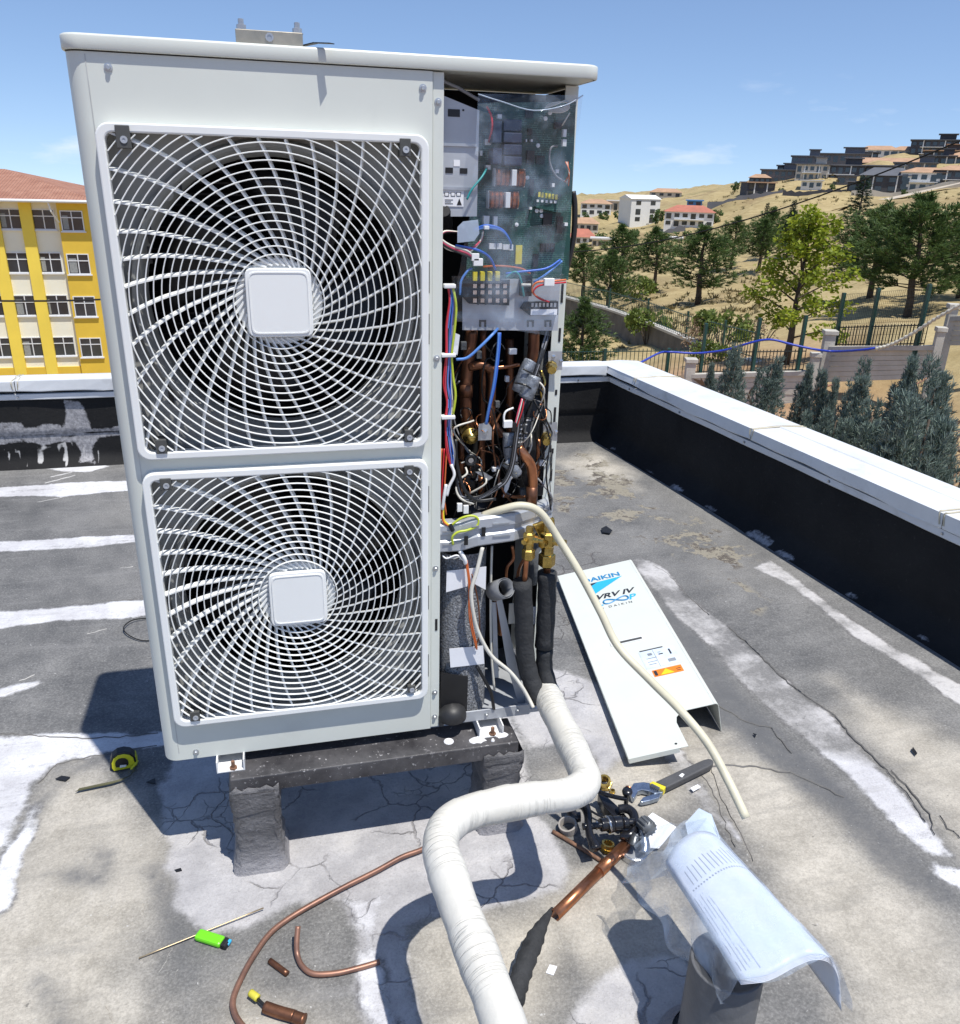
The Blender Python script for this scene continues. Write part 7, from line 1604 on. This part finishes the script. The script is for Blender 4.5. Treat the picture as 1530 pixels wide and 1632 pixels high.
tag(gtube([(475, 1476, .05), (473, 1500, .03), (474, 1522, .012), (482, 1540, .008), (500, 1552, .008), (535, 1551, .008), (570, 1543, .008), (605, 1533, .008)], .0058, M['copperlen'], 'copper_tube', n=12), 'short J shaped copper tube inside the long bent tube', 'tube')
tag(gtube([(430, 1531, .006), (458, 1552, .006)], .0062, M['copperdull'], 'copper_offcut', n=12), 'short dark copper offcut between the two bent tubes', 'offcut')
tag(gtube([(221, 1527, .004), (420, 1447, .010)], .0016, pick('rod_brass', (.55, .43, .27), .4, metal=.7), 'brazing_rod', n=6), 'thin pale brazing rod lying under the green lighter', 'rod')
VF = thing('valve_fitting', 'dull copper fitting with a small yellow capped stem', 'fitting', G(445, 1612))
gtube([(422, 1605, .012), (445, 1613, .012), (470, 1620, .012)], .0115, M['copperdull'], 'fitting_body', VF, 14); gtube([(468, 1620, .014), (485, 1626, .014)], [.0115, .0115, .0115, .0115, .0115, .0115, .013], M['copperdull'], 'fitting_socket', VF, 14); gtube([(411, 1592, .014), (424, 1605, .014)], .0032, M['black'], 'stem', VF, 8); gtube([(399, 1582, .015), (411, 1591, .015)], .0075, pick('cap_yellow', (.62, .55, .06), .5), 'cap', VF, 10)
# lighter
LG = thing('lighter', 'bright green disposable lighter with blue button lying on the grey coat', 'lighter', G(338, 1498))
a, c = G(314, 1489, .008), G(355, 1502, .008); ax = (c - a).normalized(); sd = Vector((-ax.y, ax.x, 0)).normalized()
def lprism(p, e, w, hgt, m, nm, bev=.003):
    return MB().prism([p + sd * w + Vector((0, 0, -hgt)), p - sd * w + Vector((0, 0, -hgt)), p - sd * w + Vector((0, 0, hgt)), p + sd * w + Vector((0, 0, hgt))], e - p).obj(nm, m, LG, bev=bev)
lprism(a, c, .0125, .007, pick('lime', (.16, .62, .02), .3, var=.03), 'body', .005); lprism(c, c + ax * .010, .011, .006, M['black'], 'wheel_guard', .002); lprism(c + sd * .004 + ax * .002, c + ax * .016 + sd * .004, .007, .0035, pick('sky_blue', (.05, .42, .70), .35), 'button', .002)
MB().cyl(c + ax * .009 - sd * .011, c + ax * .009 + sd * .002, .0062, n=14).obj('spark_wheel', M['black'], LG)
# tape measure
TMm = thing('tape_measure', 'yellow and black tape measure with its blade pulled out in the shade of the unit', 'tape measure', G(200, 1215))
o_ = G(198, 1222, .0); fwd = (G(123, 1260) - o_).normalized(); sdv = Vector((0.80, -.30, 0)).normalized()
dirx = Vector((.92, .12, 0)).normalized(); nrmv = Vector((dirx.y, -dirx.x, 0))
prof = [(-.030, .0), (-.034, .012), (-.033, .030), (-.026, .046), (-.012, .056), (.006, .057), (.022, .050), (.032, .036), (.034, .015), (.030, .0)]
pl = [o_ + dirx * a + Vector((0, 0, c)) for a, c in prof]
pick('tm_yellow', (.62, .60, .02), .4, var=.04)
MB().prism([p + nrmv * .012 for p in pl], nrmv * -.030).obj('case', M['black'], TMm, bev=.004)
pf = [o_ + dirx * a * .86 + Vector((0, 0, .003 + c * .86)) + nrmv * .0128 for a, c in prof]
MB().prism(pf, nrmv * .002).obj('side_cover', M['tm_yellow'], TMm, bev=.0008)
pf = [o_ + dirx * (a * .50 - .003) + Vector((0, 0, .014 + c * .48)) + nrmv * .015 for a, c in prof]
MB().prism(pf, nrmv * .0012).obj('case_label', M['black'], TMm)
pf = [o_ + dirx * x + Vector((0, 0, z)) + nrmv * .0165 for x, z in ((-.010, .012), (.006, .012), (.008, .018), (-.008, .02))]; MB().prism(pf, nrmv * .0008).obj('case_label', M['white'], TMm)
MB().prism([o_ + dirx * x + Vector((0, 0, z)) + nrmv * .0085 for x, z in ((.012, .0), (.0345, .0), (.0365, .016), (.034, .036), (.016, .030))], nrmv * -.0275).obj('bumper', M['tm_yellow'], TMm, bev=.003)
bl = cr([G(216, 1222, .010), G(208, 1236, .008), G(186, 1246, .006), (G(155, 1253, .005)), G(123, 1260, .004)], 6)
MB().grid([[p + Vector((.004, .006, .002)), p, p + Vector((-.004, -.006, .002))] for p in bl]).obj('blade', pick('blade', (.085, .08, .035), .5), TMm, thick=.0006)
gtube([(209, 1226, .010), (216, 1217, .014), (219, 1213, .012)], .0035, M['tm_yellow'], 'blade_lock', TMm, 8)
# white sheets, flakes and scraps
tag(flatpx([(1012, 1318), (1040, 1295), (1078, 1318), (1050, 1352), (1020, 1350)], .012, .0012, M['paper'], 'paper_sheet', None), 'folded white paper sheet lying between the tools and the booklet', 'paper')
tag(MB().grid([[G(1092, 1312, .03), G(1098, 1340, .02)], [G(1114, 1288, .05), G(1120, 1340, .02)], [G(1134, 1298, .045), G(1146, 1345, .02)], [G(1146, 1330, .03), G(1150, 1350, .02)]]).obj('plastic_flap', M['frost'], smooth=False, thick=.0008), 'stiff translucent plastic flap standing behind the booklet', 'plastic')
def scrap(pts, label, m, nm, cat, h=.003): tag(MB().prism(pgh(pts, h), (0, 0, -.002)).obj(nm, m), label, cat)
scrap([(870, 1550), (876, 1537), (888, 1540), (882, 1554)], 'white paper scrap at the edge of the dark shadow', M['paper'], 'paper_scrap', 'scrap'); scrap([(1100, 1256), (1112, 1250), (1117, 1254), (1105, 1261)], 'small white scrap right of the wrench jaw', M['paper'], 'paper_scrap', 'scrap', .008)
scrap([(88, 1241), (98, 1236), (112, 1238), (104, 1244)], 'black membrane flake on the sunny roof left of the tape measure', M['black'], 'membrane_flake', 'flake'); scrap([(233, 1246), (247, 1240), (248, 1249)], 'black membrane flake in the shadow of the unit', M['black'], 'membrane_flake', 'flake')
scrap([(278, 1386), (288, 1383), (290, 1387), (281, 1389)], 'black speck on the pale coat below the unit', M['black'], 'membrane_flake', 'flake'); scrap([(958, 842), (966, 838), (976, 845), (972, 850), (960, 848)], 'black lump on the roof behind the opened unit', M['black'], 'membrane_flake', 'flake', .012)
scrap([(1200, 1168), (1206, 1170), (1204, 1174)], 'tiny dark chip beside the service panel', M['black'], 'membrane_flake', 'flake')
scrap([(1455, 1190), (1462, 1200), (1460, 1203), (1453, 1195)], 'dark chip on the roof near the right parapet', M['black'], 'membrane_flake', 'flake')
# black foam offcut leaning behind the bundle
tag(MB().tube(cr([G(880, 1448, .01), G(862, 1478, .035), G(846, 1512, .04), G(830, 1556, .04), G(818, 1600, .04)], 6), [.004 + .0165 * min(1, i / 10) * (1 + .12 * math.sin(i * 2.3)) for i in range(25)], 12).obj('foam_offcut', M['foam'], smooth=True), 'torn black foam insulation offcut behind the white pipe', 'insulation')
tag(MB().tube(cr([G(240, 985, .004), G(212, 988, .01), (G(197, 1000, .012)), G(205, 1012, .008), G(228, 1021, .004), G(260, 1018, .004)], 6), .0022, 6).obj('wire_loop', M['blackmat'], smooth=True), 'thin dark wire loop on the roof behind the left edge of the unit', 'wire')

# ------------------------------------------------------------ vent pipe, booklet and its bag
vx, vy = 1.035, -.705
VP = thing('vent_pipe', 'dark grey vent pipe standing at the bottom of the picture under the booklet', 'pipe', (vx, vy, ZR))
MB().lathe([(.069, 0), (.067, .02), (.066, .238), (.0655, .240), (.060, .240), (.0595, .232), (.0001, .230)], (vx, vy, ZR), n=36).obj('pipe_wall', pick('vent_grey', (.12, .122, .128), .5, var=.15, scale=12, bump=.2, bscale=60), VP, smooth=True)
MB().lathe([(.105, .0), (.10, .006), (.082, .014), (.078, .03)], (vx, vy, ZR), n=36).obj('pipe_collar', M['wrap_post'], VP, smooth=True)
m, t, b, o = nt('printed_booklet'); q = NB(t); uvn = q.n('ShaderNodeUVMap').outputs[0]; s_ = q.n('ShaderNodeSeparateXYZ'); t.links.new(uvn, s_.inputs[0]); U_, V_ = s_.outputs[0], s_.outputs[1]
def band(x, a, c): return q.math('MULTIPLY', q.math('GREATER_THAN', x, a), q.math('LESS_THAN', x, c))
bars = q.math('MULTIPLY', q.math('LESS_THAN', q.math('FRACT', q.math('MULTIPLY', U_, 21.0)), .20), q.math('MULTIPLY', band(U_, .06, .88), q.math('MULTIPLY', q.math('GREATER_THAN', V_, q.math('ADD', .135, q.math('MULTIPLY', q.noise(uvn, 17, 1, .5), .08))), q.math('LESS_THAN', V_, .30))))
dots = q.math('MULTIPLY', q.math('LESS_THAN', q.math('FRACT', q.math('MULTIPLY', U_, 33.0)), .5), q.math('MULTIPLY', band(U_, .05, .88), band(V_, .325, .337)))
lines = q.math('MULTIPLY', q.math('LESS_THAN', q.math('FRACT', q.math('MULTIPLY', U_, 34.0)), .32), q.math('MULTIPLY', band(U_, .03, .17), q.math('MULTIPLY', band(V_, .38, .95), q.math('GREATER_THAN', q.noise(q.n('ShaderNodeCombineXYZ', {0: q.math('MULTIPLY', U_, 34.0), 1: q.math('MULTIPLY', V_, 9.0)}).outputs[0], 1.0, 2, .5), .44))))
lines2 = q.math('MULTIPLY', q.math('LESS_THAN', q.math('FRACT', q.math('MULTIPLY', U_, 40.0)), .3), q.math('MULTIPLY', band(U_, .56, .66), band(V_, .76, .90)))
pr_ = q.math('MINIMUM', q.math('ADD', q.math('ADD', bars, dots), q.math('ADD', q.math('MULTIPLY', lines, .8), q.math('MULTIPLY', lines2, .3))), 1.0)
cc = q.mix(q.math('MULTIPLY', pr_, .85), (.66, .70, .80, 1), (.16, .18, .24, 1)); t.links.new(cc, b.inputs['Base Color']); b.inputs['Roughness'].default_value = .35
tc = q.n('ShaderNodeTexCoord').outputs['Object']; bp = q.n('ShaderNodeBump', {'Strength': .12, 'Distance': .01, 'Height': q.noise(tc, 24, 4, .5)}); t.links.new(bp.outputs[0], b.inputs['Normal']); M['booklet'] = m
# far end and near end sections (left edge -> crown -> hanging right edge)
far = [G(840 + a / 2.942, 1200 + c / 2.942, h) for a, c, h in ((648, 510, .300), (690, 440, .325), (740, 392, .340), (800, 366, .350), (860, 372, .345), (900, 400, .325), (925, 445, .27))]
near = [G(840 + a / 2.942, 1200 + c / 2.942, h) for a, c, h in ((1000, 1060, .300), (1130, 1040, .318), (1260, 972, .335), (1350, 942, .345), (1420, 962, .330), (1458, 1040, .29), (1470, 1180, .235))]
fa, ne = cr(far, 4), cr(near, 4)
def sheetmesh(name, off_, L0, L1, W0=0.0):
    nv = 22; rows = []; uvs = []
    for i in range(nv + 1):
        f_ = L0 + (L1 - L0) * i / nv; rw = []
        for k in range(len(fa)):
            p = fa[k].lerp(ne[k], f_); p = p + Vector((0, 0, .006 * math.sin(f_ * math.pi) * .5 - off_)); rw.append(p); uvs.append((k / (len(fa) - 1), f_))
        rows.append(rw)
    mb = MB().grid(rows); me = mb.mesh(name, smooth=True); uv = me.uv_layers.new(name='UVMap')
    for lp in me.loops: uv.data[lp.index].uv = uvs[lp.vertex_index]
    return me
BK = thing('booklet', 'open instruction booklet in a clear bag draped over the vent pipe', 'booklet', far[3])
o_ = link('page', sheetmesh('page', 0, 0, 1), M['booklet'], BK); q_ = o_.modifiers.new('t', 'SOLIDIFY'); q_.thickness = .0004; q_.offset = -1
for k in range(1, 5):
    o_ = link('page', sheetmesh('page', .0022 * k, .004 * k, 1 + .0035 * k), M['paper'], BK); q_ = o_.modifiers.new('t', 'SOLIDIFY'); q_.thickness = .0005; q_.offset = -1
# the bag: a crumpled clear skin, hanging lower on the left, spilling beyond both ends
BG = bpy.data.objects
left_far = [G(840 + a / 2.942, 1200 + c / 2.942, h) for a, c, h in ((500, 640, .16), (560, 560, .22), (600, 500, .27))]; left_near = [G(840 + a / 2.942, 1200 + c / 2.942, h) for a, c, h in ((850, 1165, .17), (880, 1130, .22), (940, 1085, .28))]
def crumple(p, am, fq=1.0):
    """smooth folds: a few crossing waves"""
    x, y, z = p.x * 38 * fq, p.y * 38 * fq, p.z * 30 * fq
    w = math.sin(x + 1.7 * math.sin(y * .8 + z)) * .5 + math.sin(y * 1.3 - x * .7 + 2.1 * math.sin(x * .6)) * .5; w2 = math.sin(x * 2.1 + y * 1.9 + 1.5 * math.sin(z * 1.4 + x)) * .5
    return p + Vector((w2, w * .8, abs(w) + .5 * w2)) * am
bf, bn = cr(left_far + [p + Vector((0, 0, .007)) for p in far], 5), cr(left_near + [p + Vector((0.0, 0, .007)) for p in near], 5)
rows = []
for i in range(57):
    f_ = -.07 + 1.13 * i / 56; rw = []
    for k in range(len(bf)):
        p = bf[k].lerp(bn[k], f_); w = (1 - min(1, k / 18)); am = .0014 + .013 * w + .006 * min(1, max(0, -f_ * 12, (f_ - 1) * 12)); rw.append(crumple(p, am))
    rows.append(rw)
m = M['clear'].copy(); m.name = 'bag_film'; M['bag'] = m
for nd in m.node_tree.nodes:
    if nd.type == 'MAP_RANGE' and abs(nd.inputs[4].default_value - .22) < .01: nd.inputs[1].default_value = .4; nd.inputs[2].default_value = .7; nd.inputs[3].default_value = .10; nd.inputs[4].default_value = .50
    if nd.type == 'BSDF_GLOSSY': nd.inputs['Roughness'].default_value = .22
    if nd.type == 'FRESNEL':
        for lk in list(m.node_tree.links):
            if lk.from_node == nd: ts = lk.to_socket; m.node_tree.links.remove(lk); ts.default_value = .07
tag(MB().grid(rows).obj('plastic_bag', M['bag'], smooth=True, fix=False), 'crumpled clear plastic bag around the instruction booklet', 'bag')
rows = []
for i in range(25):
    rw = []
    for k in range(29):
        a, c = 560 + k * 9.5 - i * 5.2, 352 + i * 11 - k * 1.5; rw.append(crumple(G(840 + a / 2.942, 1200 + c / 2.942, .05 + .0075 * k), .012, .8))
    rows.append(rw)
tag(MB().grid(rows).obj('plastic_film', M['bag'], smooth=True, fix=False), 'loose crumpled clear plastic film beside the tools, left of the booklet', 'plastic film')
